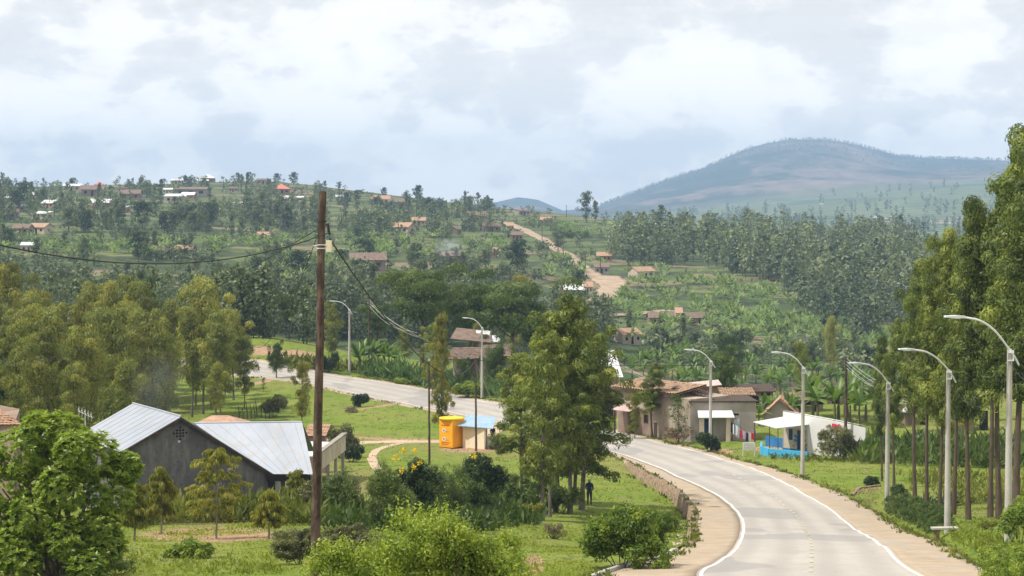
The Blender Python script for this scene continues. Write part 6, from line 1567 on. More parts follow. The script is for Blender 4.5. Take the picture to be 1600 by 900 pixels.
for k, (tx, ty) in enumerate(((1380, 592), (1384, 600), (1376, 604), (1390, 610))):
    cable(T13 - Vector((0, 0, .1+.28*k)), at(tx+40, ty+20, 150), .5, .012, M_WIREG, 'pale bare wire running right from the pole at the white wall', 16, 'pale wires of the wall pole')
for k, (tx, ty) in enumerate(((1010, 590), (1022, 596), (1040, 606))):
    cable(at(905, 520+7*k, 190), at(tx, ty, 186), .3, .011, M_WIREG, 'pale bare wire behind the middle clump above the tiled roof', 12, 'pale wires above the tiled roof')
la, lb = LAMPS[1480], LAMPS[1575]
cable(Vector(la[0].location) + Vector((.1, 0, la[1]-.7)), Vector(lb[0].location) + Vector((0, 0, lb[1]-1.5)), 1.0, .012, M_BLACK, 'cable slung between the two nearest street lamps', 20)
cable(Vector(lb[0].location) + Vector((0, 0, lb[1]-.5)), at(1760, 560, 52), 1.2, .012, M_BLACK, 'cable leaving the nearest lamp towards the right edge', 20)
cable(T743 - Vector((0, 0, .35)), gp(775, 640) , .1, .012, M_WIREG, 'guy wire slanting from the booth pole to the far roadside', 8)
cable(T671 - Vector((0, 0, .1)), Vector(at(690, 640, B671.y+10)), .2, .011, M_WIREG, 'pale wire hanging from the garden pole onto the slim tree', 10)
for px, py, top in ((951, 508, 460), (880, 410, 380), (847, 378, 352), (938, 428, 402), (915, 421, 400), (885, 340, 320), (1041, 353, 336), (1108, 356, 337), (1160, 320, 320)):
    if px == 1160: continue
    g = hit_base(px, py, 300); util_pole(g, (g[0], g[1], g[2] + (py-top)/(F/g[1])), .14, .12, {951: 'far pole beside the lower end of the dirt track', 880: 'far pole at the bend of the dirt track near the walker', 847: 'far pole on the upper dirt track', 938: 'far pole before the plain brown building', 915: 'small far pole left of the plain brown building', 885: 'pole on the skyline left of the lone crest tree', 1041: 'pole on the crest right of the bright white roof', 1108: 'pole on the right crest above the wood'}[px], 'far_pole')

# ------------------------------------------------------------------ retaining wall, kerb, slab, gravel
def retaining_wall():
    P = resample(WALL, .35); n = len(P); out = offs(P, 0.04, 1); inn = offs(P, 0.34, -1); ft = offs(P, .22, 1)
    zt = base_h(P[:, 0], P[:, 1]) + .075; rr = np.random.default_rng(3); zt = zt + rr.normal(size=n)*.008; V = []; Q = []
    for i in range(n): V += [(*ft[i], zt[i]-.1-1.15*min(1, i/26, (n-1-i)/26)), (*out[i], zt[i]), (*inn[i], zt[i]), (*inn[i], zt[i]-.4)]
    for i in range(n-1):
        a = 4*i; Q += [(a, a+1, a+5, a+4), (a+1, a+2, a+6, a+5), (a+2, a+3, a+7, a+6)]
    me = quads_mesh('stone_retaining_wall', np.array(V), Q, M_STONE)
    tag(link('stone_retaining_wall', me), 'curved stone retaining wall below the left road shoulder', 'wall')
retaining_wall()
def kerb():
    P = resample([p for p in SL if 60 < p[1] < 76.5], .5); o, i_ = offs(P, .14, 1), offs(P, .02, -1); z = base_h(P[:, 0], P[:, 1]); V, Q = [], []
    for k in range(len(P)): V += [(*o[k], z[k]-.3), (*o[k], z[k]+.15), (*i_[k], z[k]+.15), (*i_[k], z[k]-.2)]
    for k in range(len(P)-1): a = 4*k; Q += [(a, a+1, a+5, a+4), (a+1, a+2, a+6, a+5), (a+2, a+3, a+7, a+6)]
    tag(link('kerb', quads_mesh('kerb', np.array(V), Q, M_CONC)), kind='structure')
kerb()
g = gp(1476, 838); e = empty('concrete_slab_bench', g, R(4), 'flat concrete slab on short supports beside the hedge lamp', 'slab')
b = MB(); b.box((0, 0, .42), (1.35, .5, .10)); b.build('slab', M_CONC, e, .01)
for x in (-.4, .45): b = MB(); b.box((x, .03, .1), (.18, .4, .54)); b.build('support', M_STONE, e)
def debris(name, pts, n, sz, m, label, cat):
    rng = np.random.default_rng(len(name)+n); P = resample(catmull(pts, 6), .2); V = []; Q = []
    for i in range(n):
        p = P[rng.integers(len(P))] + rng.normal(size=2)*.28; z = gz(p[0], p[1]); s = sz*rng.uniform(.5, 1.3); o = len(V); a = rng.uniform(0, 3)
        for dz in (-.3, .6):
            for k in range(4): V.append((p[0]+s*math.cos(a+k*1.57)*rng.uniform(.6, 1), p[1]+s*math.sin(a+k*1.57)*rng.uniform(.6, 1), z+dz*s))
        Q += [(o, o+1, o+5, o+4), (o+1, o+2, o+6, o+5), (o+2, o+3, o+7, o+6), (o+3, o, o+4, o+7), (o+4, o+5, o+6, o+7)]
    tag(link(name, quads_mesh(name, np.array(V), Q, m)), label, cat, kind='stuff')
debris('rubble', [hit(a, c)[:2] for a, c in ((1064, 812), (1070, 832), (1060, 852), (1052, 862))], 90, .09, M_CREAM, 'pale stones in the drain under the retaining wall', 'stones')
debris('rubble', [hit(a, c)[:2] for a, c in ((1338, 772), (1350, 768), (1372, 764))], 60, .10, M_STONE, 'stones around the ditch inlet', 'stones')
debris('rubble', [hit(a, c)[:2] for a, c in ((1050, 690), (1062, 694), (1078, 699))], 60, .10, M_BRICK, 'pinkish rubble heap by the cream house wall', 'rubble')
# inlet of the ditch
p = [gp(1331, 775), gp(1342, 764), gp(1375, 760)]; w = MB()
e = empty('ditch_inlet', p[0], 0, 'low curved stone lip at the start of the ditch', 'ditch wall')
for i in range(2):
    a, c = p[i], p[i+1]; n = Vector((-(c-a).y, (c-a).x, 0)).normalized()*.12; wall_prism(w, [a-n, c-n, c+n, a+n], [a.z+.12, c.z+.12, c.z+.12, a.z+.12], a.z-.9)
part(e, 'lip', w, M_STONE)

# ------------------------------------------------------------------ small things
g = gp(1331, 718); e = empty('jerrycan', g, 0, 'yellow plastic jerrycan beside the blue stripes', 'jerrycan'); b = MB(); b.box((0, 0, .22), (.34, .22, .42)); b.build('body', M_YELLOW, e, .04); b = MB(); b.tube([(-.08, 0, .42), (-.08, 0, .5)], .04, 8); b.tube([(0, 0, .43), (.06, 0, .5), (.13, 0, .43)], .018, 6); b.build('handle', M_YELLOW, e)
def antenna():
    q = Vector(at(133, 648, 97)); g = gz(q.x, q.y); e = empty('tv_antenna', (q.x, q.y, g), R(25), 'metal television antenna poking out behind the big bush', 'antenna'); h = q.z - g
    b = MB(); b.tube([(0, 0, 0), (0, 0, h+.25)], .022, 6); b.build('mast', M_STEEL, e)
    b = MB(); b.tube([(-.35, 0, h+.2), (.35, 0, h-.15)], .015, 5)
    for k in range(5): x = -.3+.15*k; b.tube([(x, -.25, h+.17-.075*k-.02), (x+.02, .25, h+.17-.075*k+.12)], .010, 4); b.tube([(x, 0, h+.42-.075*k), (x, 0, h-.02-.075*k)], .010, 4)
    b.build('elements', M_STEEL, e)
antenna()
def clothesline():
    A, B, d, n, s = SH; pz = lambda py: A.z + (691-py)/s; m1 = (B-A).length/101.0
    a = A + d*(60*m1) - n*1.15 + Vector((0, 0, 0)); a.z = pz(657); b_ = Vector(at(1180, 676, A.y-1.6))
    post = empty('washing_post', (b_.x, b_.y, gz(b_.x, b_.y)), 0, 'thin wooden post holding the right end of the washing line', 'post'); q = MB(); q.tube([(0, 0, -.2), (0, 0, b_.z-post.location.z+.1)], .04, 6); q.build('pole', M_WOODD, post)
    cable(a, b_, .35, .012, M_WIREG, 'washing line tied from the porch column to the thin post', 12)
    items = [(.04, .5, .9, (0.05, 0.05, 0.08), 'dark garment nearest the porch column on the washing line'), (.13, .62, .85, (0.72, 0.74, 0.78), 'large white sheet hanging on the washing line'), (.25, .5, .9, (0.30, 0.36, 0.46), 'grey blue cloth on the washing line'),
             (.40, .34, .7, (0.50, 0.04, 0.05), 'red garment in the middle of the washing line'), (.53, .36, .7, (0.45, 0.36, 0.50), 'pale lilac garment on the washing line'), (.65, .34, .8, (0.04, 0.03, 0.06), 'black garment right of the lilac one'), (.75, .3, .75, (0.5, 0.46, 0.5), 'pale grey garment near the washing post'), (.90, .36, .6, (0.46, 0.02, 0.04), 'bright red garment beside the washing post')]
    for t, w_, h, c, lab in items:
        p = a.lerp(b_, t) - Vector((0, 0, .35*4*t*(1-t))); dr = (b_-a).normalized(); nn = Vector((-dr.y, dr.x, 0)); rr = random.Random(int(t*100)); vs = []; k = 7
        for j in range(4):
            for i in range(k): vs.append(dr*(w_*(i/(k-1)-.5)*(1-.06*j)) + nn*(.05*math.sin(i*1.9+t*9)*(j/3)) - Vector((0, 0, h*j/3 + rr.uniform(0, .04)*(j > 0))))
        fs = [(j*k+i, j*k+i+1, (j+1)*k+i+1, (j+1)*k+i) for j in range(3) for i in range(k-1)]; N_ = len(vs)
        m_ = MB(); m_.add(vs + [v + nn*.012 for v in vs], fs + [tuple(x+N_ for x in f[::-1]) for f in fs], True)
        o = m_.build('hanging_garment', surf('garment_cloth', tuple(x*.85 for x in c), c, 6, .9, .1, 0)); o.location = p; tag(o, lab, 'laundry', 'washing on the line')
clothesline()
def fence_posts():
    rr = random.Random(4)
    for i, (px, py) in enumerate([(374, 654), (380, 656), (387, 655), (393, 654), (399, 653), (402, 652), (408, 652), (415, 655), (421, 654)]):
        g = gp(px, py); s = F/g.y; e = empty('fence_stake', g, rr.uniform(0, 3), ['crooked wooden stake at the left end of the row behind the metal roof', 'second crooked stake from the left behind the metal roof', 'tall forked stake in the middle left of the row', 'leaning stake fourth in the row behind the metal roof', 'thin stake close to the fourth one', 'short stake near the middle of the row', 'slanting pale stake right of the middle', 'stake at the right before the last one', 'last stake at the right end beside the bush'][i], 'stake', 'crooked stakes on the lawn')
        b = MB(); h = rr.uniform(1.2, 2.0); l = rr.uniform(-.3, .3); b.tube([(0, 0, -.2), (l*.4, 0, h*.5), (l, .1, h)], [.05, .04, .025], 6); b.tube([(l*.3, 0, h*.4), (l*.3+.35, 0, h*.75)], [.025, .015], 5); b.build('pole', M_WOODD, e)
fence_posts()

# ------------------------------------------------------------------ people
def smat(n, c): return surf(n, tuple(x*.85 for x in c), c, 8, .85, .2, 0)
def person(base, h, rz, label, shirt, trousers, skin=(0.07, 0.04, 0.028), hair=(0.01, 0.01, 0.01), pose='walk', long_sleeve=True):
    """one continuous skinned body; hair as its child"""
    J = {'pelvis': (0, 0, .53), 'waist': (0, 0, .60), 'chest': (0, .005, .70), 'neck0': (0, 0, .80), 'neck': (0, -.005, .845), 'head': (0, -.015, .90), 'crown': (0, -.005, .965)}
    Rr = {'pelvis': .085, 'waist': .078, 'chest': .092, 'neck0': .052, 'neck': .032, 'head': .052, 'crown': .034}
    E = [('pelvis', 'waist'), ('waist', 'chest'), ('chest', 'neck0'), ('neck0', 'neck'), ('neck', 'head'), ('head', 'crown')]
    for s, sg in (('l', -1), ('r', 1)):
        sw = .07*sg if pose == 'walk' else 0.0
        if pose == 'sit': hip, kn, an, to = (sg*.06, 0, .50), (sg*.075, -.22, .50), (sg*.075, -.23, .25), (sg*.075, -.31, .235)
        else: hip, kn, an, to = (sg*.055, 0, .49), (sg*.06, -.02+sw*.6, .27), (sg*.06, .02+sw*1.2, .045), (sg*.065, -.07+sw*1.2, .018)
        sh, el, wr = (sg*.105, 0, .785), (sg*.135, .02-sw*.7, .63), (sg*.125, -.05-sw*1.1, .50)
        if pose == 'back': el, wr = (sg*.135, .01, .64), (sg*.10, -.09, .56)
        for k, p, r in (('hip', hip, .062), ('kn', kn, .042), ('an', an, .028), ('to', to, .02), ('sh', sh, .044), ('el', el, .03), ('wr', wr, .019)): J[k+s] = p; Rr[k+s] = r
        E += [('pelvis', 'hip'+s), ('hip'+s, 'kn'+s), ('kn'+s, 'an'+s), ('an'+s, 'to'+s), ('neck0', 'sh'+s), ('sh'+s, 'el'+s), ('el'+s, 'wr'+s)]
        w = Vector(wr); dn = (w - Vector(el)).normalized(); pm = w + dn*.035; J['pm'+s] = tuple(pm); Rr['pm'+s] = .017; E.append(('wr'+s, 'pm'+s))
        for f in range(4):
            o = Vector((0, (f-1.5)*.013, 0)); L_ = (.036, .042, .04, .032)[f]; a = pm + o + dn*.015; c = a + dn*L_*.6 + Vector((-sg*.004, 0, 0)); d2 = c + dn*L_*.5 + Vector((-sg*.012, 0, 0))
            for i, (q, r) in enumerate(((a, .0058), (c, .005), (d2, .004))): J[f'f{f}{i}{s}'] = tuple(q); Rr[f'f{f}{i}{s}'] = r
            E += [('pm'+s, f'f{f}0{s}'), (f'f{f}0{s}', f'f{f}1{s}'), (f'f{f}1{s}', f'f{f}2{s}')]
        a = w + dn*.012 + Vector((0, -.02, 0)); c = a + dn*.022 + Vector((0, -.014, 0)); J['t0'+s] = tuple(a); J['t1'+s] = tuple(c); Rr['t0'+s] = .007; Rr['t1'+s] = .005; E += [('wr'+s, 't0'+s), ('t0'+s, 't1'+s)]
    ks = list(J); me = bpy.data.meshes.new('person_body'); me.from_pydata([tuple(x*h for x in J[k]) for k in ks], [(ks.index(a), ks.index(c)) for a, c in E], [])
    o = bpy.data.objects.new('tmp', me); C.objects.link(o); o.modifiers.new('s', 'SKIN'); sub = o.modifiers.new('u', 'SUBSURF'); sub.levels = sub.render_levels = 2
    for i, k in enumerate(ks): me.skin_vertices[0].data[i].radius = (Rr[k]*h*(1.15 if k in ('chest', 'waist', 'pelvis') else 1), Rr[k]*h*(.72 if k in ('chest', 'waist', 'pelvis') else 1)); me.skin_vertices[0].data[i].use_root = (k == 'pelvis')
    bm_ = bpy.data.meshes.new_from_object(o.evaluated_get(bpy.context.evaluated_depsgraph_get())); bpy.data.objects.remove(o)
    bm_.materials.clear()
    for m_ in (smat('shirt_cloth', shirt), smat('trouser_cloth', trousers), smat('skin', skin), smat('shoe_leather', (.02, .018, .015))): bm_.materials.append(m_)
    for p in bm_.polygons:
        z = p.center.z/h; x = abs(p.center.x/h); k = 0
        if z > .835: k = 2
        elif z < .05 and pose != 'sit': k = 3
        elif pose == 'sit' and p.center.y/h < -.12 and z < .56: k = 1
        elif z < .545 and x < .115: k = 1
        elif x > .10 and z < (.51 if long_sleeve else .66): k = 2
        p.material_index = k; p.use_smooth = True
    body = link('person', bm_, None, base, rz); tag(body, label, 'person')
    hb = MB(); n = 10; vs = []
    for j in range(5):
        t = j/4; z = .885 + .088*t; r = (.058, .061, .056, .042, .012)[j]
        for i in range(n): a = 2*math.pi*i/n; y = math.sin(a)*r*1.12 - .002; vs.append((math.cos(a)*r*h, (y if y > -.02 or j > 2 else -.02)*h, z*h + (.02*h if y < 0 and j == 0 else 0)))
    hb.add(vs, [(j*n+i, j*n+(i+1) % n, (j+1)*n+(i+1) % n, (j+1)*n+i) for j in range(4) for i in range(n)] + [tuple(range(4*n, 5*n))], True); hb.build('hair', smat('hair', hair), body)
    f = MB()
    for sg in (-1, 1): f.tube([(sg*.02*h, -.062*h, .912*h), (sg*.02*h, -.068*h, .912*h)], .006*h, 6)
    f.build('eyes', smat('eye', (.01, .01, .01)), body)
    f = MB(); f.tube([(0, -.062*h, .915*h), (0, -.078*h, .893*h), (0, -.064*h, .888*h)], [.004*h, .009*h, .006*h], 6); f.build('nose', smat('skin', skin), body)
    f = MB(); f.tube([(-.016*h, -.060*h, .872*h), (0, -.066*h, .870*h), (.016*h, -.060*h, .872*h)], .004*h, 5); f.build('mouth', smat('lips', tuple(x*.7 for x in skin)), body)
    f = MB()
    for sg in (-1, 1): f.box((sg*.056*h, -.006*h, .90*h), (.012*h, .022*h, .034*h))
    f.build('ears', smat('skin', skin), body, .003)
    return body
g = gp(921, 789); person(g, 1.74, R(170), 'person seen from behind in dark blue shirt walking up the grass by the tree clump', (0.03, 0.045, 0.10), (0.05, 0.055, 0.06), hair=(.35, .34, .33), pose='back')
g = gp(770, 692); person((g.x, g.y, g.z), 1.62, R(20), 'person in dark clothes standing behind the pale mound right of the booth', (0.012, 0.014, 0.03), (0.03, 0.03, 0.04), pose='stand')
g = hit_base(880, 410, 300); person((g[0]+1.2, g[1], g[2]+.25), 2.0, R(200), 'tiny dark walker on the dirt track far up the hill', (0.03, 0.02, 0.02), (0.02, 0.02, 0.02))
g = hit_base(441, 575, 100); person((g[0], g[1], g[2]+.06), 1.65, R(80), 'person in dark clothes crouched on the far road behind the small tree', (0.02, 0.022, 0.04), (0.03, 0.03, 0.05), pose='walk')
g = gp(764, 698); e = empty('sand_mound', g, 0, 'pale grey sand mound right of the cream booth', 'mound'); b = MB(); n = 14; vs = [(0, 0, .95)]; rr = random.Random(3)
for r_, z in ((.35, .85), (.75, .5), (1.15, -.1)):
    for i in range(n): vs.append((r_*math.cos(6.283*i/n)*rr.uniform(.9, 1.1), r_*.8*math.sin(6.283*i/n)*rr.uniform(.9, 1.1), z*rr.uniform(.92, 1.05)))
b.add(vs, [(0, 1+i, 1+(i+1) % n) for i in range(n)] + [(1+k*n+i, 1+(k+1)*n+i, 1+(k+1)*n+(i+1) % n, 1+k*n+(i+1) % n) for k in range(2) for i in range(n)], True); b.build('heap', surf('pale_sand', (.42, .40, .37), (.55, .53, .50), 3, .9, .1, .3, .02), e)

# ------------------------------------------------------------------ garden and verge plants
def rosette_tree():
    rng = np.random.default_rng(12); g = Vector(gat(92, 61.0)); s = F/61.0
    e = empty('broadleaf_tree', g, 0, 'big bright green bushy tree with rosette leaves and several stems at the lower left', 'tree')
    W_, H_ = 3.75, (915-636)/s; KX = 1.22
    lc = np.array([(-1.1, 0, 3.0), (.0, .2, 3.45), (.9, -.2, 3.0), (1.35, 0, 2.1), (-1.6, 0, 2.2), (.2, -.4, 2.3), (1.0, -.2, 1.25), (-.7, -.4, 1.6), (-1.6, .2, 1.3), (-.2, .5, 2.6), (-2.2, .1, 2.8), (-.5, 0, 3.6)])
    lc = np.vstack([lc, [(-.9, -.8, .7), (.9, -.8, .55), (.3, -.6, 1.1), (1.3, -.3, .9), (-1.2, -.6, .9), (.6, -.7, 3.2), (1.75, 0, 2.7)]]) * np.array([KX*.92, KX, 1]); lr = np.array([.85, .75, .8, .75, .85, .85, .7, .8, .8, .9, .8, .62, .65, .6, .7, .6, .7, .6, .5])*1.08; n = 5200
    ci = rng.integers(0, len(lc), n); D = rnd_dirs(rng, n); CC = lc[ci]*np.array([1, 1, H_/4.15]) + D*(rng.uniform(.55, 1.0, n)**.6)[:, None]*lr[ci][:, None]*np.array([1, 1, .9])
    k = 10; up = nrm(D*.7 + np.array([0, 0, .8])); idx = np.repeat(np.arange(n), k); ph = np.tile(np.arange(k)*2*math.pi/k, n)
    a1 = nrm(np.cross(up, rnd_dirs(rng, n))); a2 = np.cross(up, a1); rad = a1[idx]*np.cos(ph)[:, None] + a2[idx]*np.sin(ph)[:, None]
    Dl = rad + up[idx]*rng.uniform(.15, 1.0, n*k)[:, None]; L_ = .15*rng.uniform(.6, 1.3, n*k)
    V, Q = leaf_cards(rng, CC[idx], Dl, L_, L_*.36, .1, up[idx]); tint = np.clip(.5 + rng.normal(size=n)[idx]*.2 + rng.normal(size=n*k)*.12, 0, 1)
    link('crown', quads_mesh('rosette_crown', V, Q, L_ROS, None, {'tint': np.repeat(tint, 4)}), e)
    t = MB(); rt = [(-.3, 0, 0), (.25, .1, 0), (.05, -.1, 0), (-.6, .1, 0), (.5, 0, 0)]
    for i, c in enumerate(lc):
        r0 = Vector(rt[i % 5]); c = Vector((c[0], c[1], c[2]*H_/4.15)); m1 = r0.lerp(c, .35) + Vector((rng.normal()*.12, 0, -.1)); m2 = r0.lerp(c, .7) + Vector((rng.normal()*.12, rng.normal()*.1, -.1))
        t.tube([r0 - Vector((0, 0, .2)), m1, m2, c], [.085, .06, .045, .02], 8, False)
        for j in range(5): q = c + Vector(rnd_dirs(rng, 1)[0])*float(lr[i])*.8; t.tube([m2.lerp(c, .5), (m2+q)/2 + Vector((0, 0, .1)), q], [.025, .018, .008], 5, False)
    t.build('trunk', B_GREY, e)
rosette_tree()
SHR = [  # px, py, width px, top, material, label, options
    (700, 985, 215, 795, L_BRIGHT, 'large bright yellow green shrub filling the bottom foreground', dict(n=340, lpc=60, ls=.085, asp=.5, rc=.22, up=.5, lumps=9, spray=.4, stems=16)),
    (565, 970, 150, 825, L_BRIGHT, 'bright shrub at the foot of the brown pole', dict(n=200, lpc=60, ls=.08, asp=.5, rc=.2, up=.5, lumps=7, spray=.4)),
    (775, 960, 100, 835, L_BRIGHT, 'right lobe of bright foreground foliage before the bare soil', dict(n=150, lpc=60, ls=.08, asp=.5, rc=.2, up=.5, lumps=6, spray=.3)),
    (468, 882, 68, 818, L_GREYG, 'grey green clipped looking shrub left of the brown pole', dict(n=150, lpc=90, ls=.07, asp=.45, rc=.13, lumps=7)),
    (552, 872, 82, 812, L_GREYG, 'grey green domed shrub with bare stems right of the brown pole', dict(n=130, lpc=80, ls=.07, asp=.45, rc=.14, lumps=7, z0=.4, stems=16)),
    (468, 852, 90, 816, L_GREYG, 'low grey green shrub behind the clipped one', dict(n=100, lpc=70, ls=.07, asp=.45, rc=.14)),
    (534, 812, 62, 722, L_PENCIL, 'dark upright pencil bush right of the brown pole', dict(n=230, lpc=60, ls=.24, asp=.10, rc=.22, up=1.6, spray=.3, z0=.06, lumps=9)),
    (606, 828, 66, 722, L_PENCIL, 'tall pencil bush left of the yellow flowers', dict(n=230, lpc=60, ls=.24, asp=.10, rc=.22, up=1.6, spray=.3, z0=.06, lumps=9)),
    (640, 818, 78, 706, L_DARK, 'dark leafy shrub crowned with yellow flowers', dict(n=240, lpc=60, ls=.13, asp=.4, rc=.22, lumps=9, z0=.05)),
    (692, 815, 80, 715, L_PENCIL, 'feathery green bush around the thin black garden pole', dict(n=260, lpc=60, ls=.16, asp=.16, rc=.25, up=.8, spray=.3, lumps=9)),
    (735, 812, 66, 745, L_MID, 'olive bush between the feathery and the dark round bush', dict(n=200, lpc=56, ls=.13, asp=.35, rc=.22, lumps=8)),
    (756, 790, 68, 703, L_DARK, 'dark round topped bush below the cream booth', dict(n=260, lpc=60, ls=.14, asp=.3, rc=.24, lumps=8)),
    (790, 775, 40, 735, L_PENCIL, 'small dark bush left of the tree clump', dict(n=90, lpc=60, ls=.16, asp=.12, rc=.2, up=1.2)),
    (820, 800, 56, 735, L_MID, 'leafy shrubs under the left trunks of the clump', dict(n=150, lpc=50, ls=.13, asp=.4, rc=.2)),
    (876, 802, 60, 742, L_MID, 'shrub growing between the trunks of the clump', dict(n=150, lpc=50, ls=.13, asp=.4, rc=.2)),
    (833, 812, 34, 776, L_YEL, 'yellow leaved low shrub at the clump foot', dict(n=70, lpc=50, ls=.1, asp=.4, rc=.16)),
    (970, 888, 112, 782, L_BUSH, 'large glossy green bush on the grass inside the road bend', dict(n=330, lpc=80, ls=.13, asp=.42, rc=.2, lumps=10, z0=.06, spray=.2)),
    (1022, 862, 62, 790, L_BUSH, 'smaller right part of the bend bush near the wall', dict(n=160, lpc=70, ls=.12, asp=.42, rc=.2, lumps=6, z0=.06)),
    (1036, 838, 26, 804, L_YEL, 'yellow leaved plant at the right side of the bend bush', dict(n=60, lpc=60, ls=.1, asp=.4, rc=.12)),
    (866, 842, 32, 814, L_DEAD, 'small brown half dead shrub on the grass', dict(n=50, lpc=30, ls=.09, asp=.25, rc=.14, stems=14)),
    (295, 872, 66, 842, L_BUSH, 'low leafy plant on the lawn below the soil strip', dict(n=60, lpc=40, ls=.16, asp=.5, rc=.2)),
    (563, 636, 20, 615, L_DARK, 'round dark shrub alone on the far lawn', dict(n=60, lpc=50, ls=.22, asp=.4, rc=.25)),
    (548, 642, 16, 634, L_DEAD, 'brown low plant on the far lawn', dict(n=30, lpc=30, ls=.2, asp=.3, rc=.25)) if 0 else (550, 645, 16, 637, L_DEAD, 'brown low plant on the far lawn', dict(n=30, lpc=30, ls=.2, asp=.3, rc=.25)),
    (430, 652, 34, 615, L_GREYG, 'bluish grey bush at the crooked stakes', dict(n=90, lpc=50, ls=.22, asp=.4, rc=.3)),
    (534, 716, 48, 655, L_GREYG, 'open grey green bush above the unfinished shed', dict(n=120, lpc=40, ls=.2, asp=.4, rc=.3, z0=.2)),
    (548, 722, 36, 688, L_DARK, 'dark low bush right of the unfinished shed', dict(n=90, lpc=50, ls=.16, asp=.5, rc=.25)),
    (776, 702, 20, 680, L_GREYG, 'grey spiky bush right of the booth', dict(n=60, lpc=50, ls=.2, asp=.15, rc=.2, up=1)),
    (1107, 707, 30, 674, L_DARK, 'dark green round bush at the foot of the shop lamp', dict(n=120, lpc=60, ls=.18, asp=.4, rc=.2)),
    (1311, 718, 62, 664, L_GREYG, 'large round olive bush against the white wall', dict(n=330, lpc=60, ls=.16, asp=.3, rc=.22, lumps=9)),
    (1362, 758, 22, 746, L_DARK, 'dark low bush at the ditch inlet', dict(n=50, lpc=50, ls=.14, asp=.4, rc=.15)),
    (1600, 905, 92, 848, L_BUSH, 'clipped bright hedge corner at the lower right edge', dict(n=260, lpc=80, ls=.07, asp=.5, rc=.16, lumps=9, z0=.05)),
    (1594, 850, 50, 780, L_BUSH, 'pale leafy sapling bush right of the nearest pole', dict(n=110, lpc=40, ls=.13, asp=.4, rc=.2, z0=.3)),
    (1544, 828, 26, 815, L_YEL, 'small yellow flowering plant between the nearest trunks', dict(n=40, lpc=50, ls=.08, asp=.5, rc=.12)),
    (188, 672, 50, 606, L_YEL, 'yellow brown bush showing over the left slope of the metal roof', dict(n=150, lpc=50, ls=.16, asp=.4, rc=.3)),
    (40, 905, 150, 838, L_DEAD, 'dry brown undergrowth at the foot of the big left bush', dict(n=140, lpc=60, ls=.09, asp=.3, rc=.2, spray=.3)),
    (150, 900, 110, 858, L_MID, 'dull green undergrowth right of the big left bush stems', dict(n=120, lpc=60, ls=.08, asp=.35, rc=.18)),
    (1060, 694, 44, 660, L_DEAD, 'thin twiggy plants by the cream house wall', dict(n=80, lpc=26, ls=.16, asp=.3, rc=.25, stems=12)),
    (485, 812, 44, 745, L_GREYG, 'tangled bush behind the brown pole by the porch columns', dict(n=110, lpc=46, ls=.14, asp=.3, rc=.2)),
    (730, 622, 40, 590, L_BUSH, 'bright green bush beyond the far road by the lamp', dict(n=90, lpc=50, ls=.26, asp=.4, rc=.3)),
    (640, 600, 40, 590, L_BUSH, 'leafy strip of crops beyond the far road', dict(n=80, lpc=50, ls=.26, asp=.3, rc=.3)),
    (512, 582, 34, 545, L_DARK, 'dark bush behind the brown pole beyond the far road', dict(n=80, lpc=50, ls=.28, asp=.4, rc=.3)),
    (1404, 775, 20, 756, L_DARK, 'dark agave like tuft behind the ditch trees', dict(n=40, lpc=40, ls=.2, asp=.2, rc=.2, up=1)),
]
for i, (px, py, w_, top, m_, lab, k) in enumerate(SHR):
    if py > 900 and 'foreground' in lab or 'brown pole' in lab and py > 900:
        pass
    shrub(px, py, w_, top, m_, lab, seed=100+i, dpf=.9, cat='shrub', **k)
# flowers on the dark shrub
rng = np.random.default_rng(5); g = gp(640, 818)
for px, py in ((630, 703), (648, 705), (628, 735), (647, 730), (618, 715), (655, 722), (741, 714)):
    c = Vector(at(px, py, g.y-.9)) if px < 700 else Vector(at(px, py, gp(756, 790).y-1))
    V, Q = leaf_cards(rng, np.array(c) + rng.normal(size=(24, 3))*.08, rnd_dirs(rng, 24), .13, .10); V = V - np.array(c)
    tag(link('flower_cluster', quads_mesh('flower_cluster', V, Q, L_FLOWER, None, {'tint': np.full(len(V), .6)}), None, c), {630: 'yellow flower cluster at the top left of the dark shrub', 648: 'yellow flower cluster at the top right of the dark shrub', 628: 'lower left yellow flower cluster on the dark shrub', 647: 'lower right yellow flower cluster on the dark shrub', 618: 'small yellow flowers at the left side of the dark shrub', 655: 'small yellow flowers at the right side of the dark shrub', 741: 'yellow bloom on the dark round bush below the booth'}[px], 'flower', 'yellow flowers in the garden bushes')
# clipped hedge along the verge
def hedge(pts, w_, h, label, m, seed, n=500):
    rng = np.random.default_rng(seed); P = resample([hit(a, c)[:2] for a, c in pts], .1); o = P[len(P)//2]; zo = gz(*o)
    k = rng.integers(0, len(P), n); u = rng.uniform(-1, 1, n); v = rng.uniform(0, 1, n); edge = rng.uniform(size=n) < .6
    u = np.where(edge & (rng.uniform(size=n) < .5), np.sign(u)*.95, u); v = np.where(edge & (abs(u) < .9), .95, v)
    T = np.gradient(P, axis=0); T /= np.linalg.norm(T, axis=1)[:, None]; nn = np.stack([-T[:, 1], T[:, 0]], 1)
    xy = P[k] + nn[k]*(u*w_/2)[:, None] + rng.normal(size=(n, 2))*.05; z = ground_h(xy[:, 0], xy[:, 1]) + v*h*(1+.12*np.sin(k*.21))
    CC = np.column_stack([xy - o, z - zo]); fm = crown_mesh('foliage', rng, CC, nrm(np.column_stack([nn[k]*u[:, None], v])), m, .13, 60, .07, .5, 0, .6, 0, .2)
    e = empty('hedge', (*o, zo), 0, label, 'hedge'); link('foliage', fm, e)
    st = MB()
    for i in range(0, len(P), 6): q = P[i] - o; zz = gz(*P[i]) - zo; st.tube([(q[0], q[1], zz-.1), (q[0]+.05, q[1], zz+h*.7)], .015, 5)
    st.build('stems', B_BROWN, e)
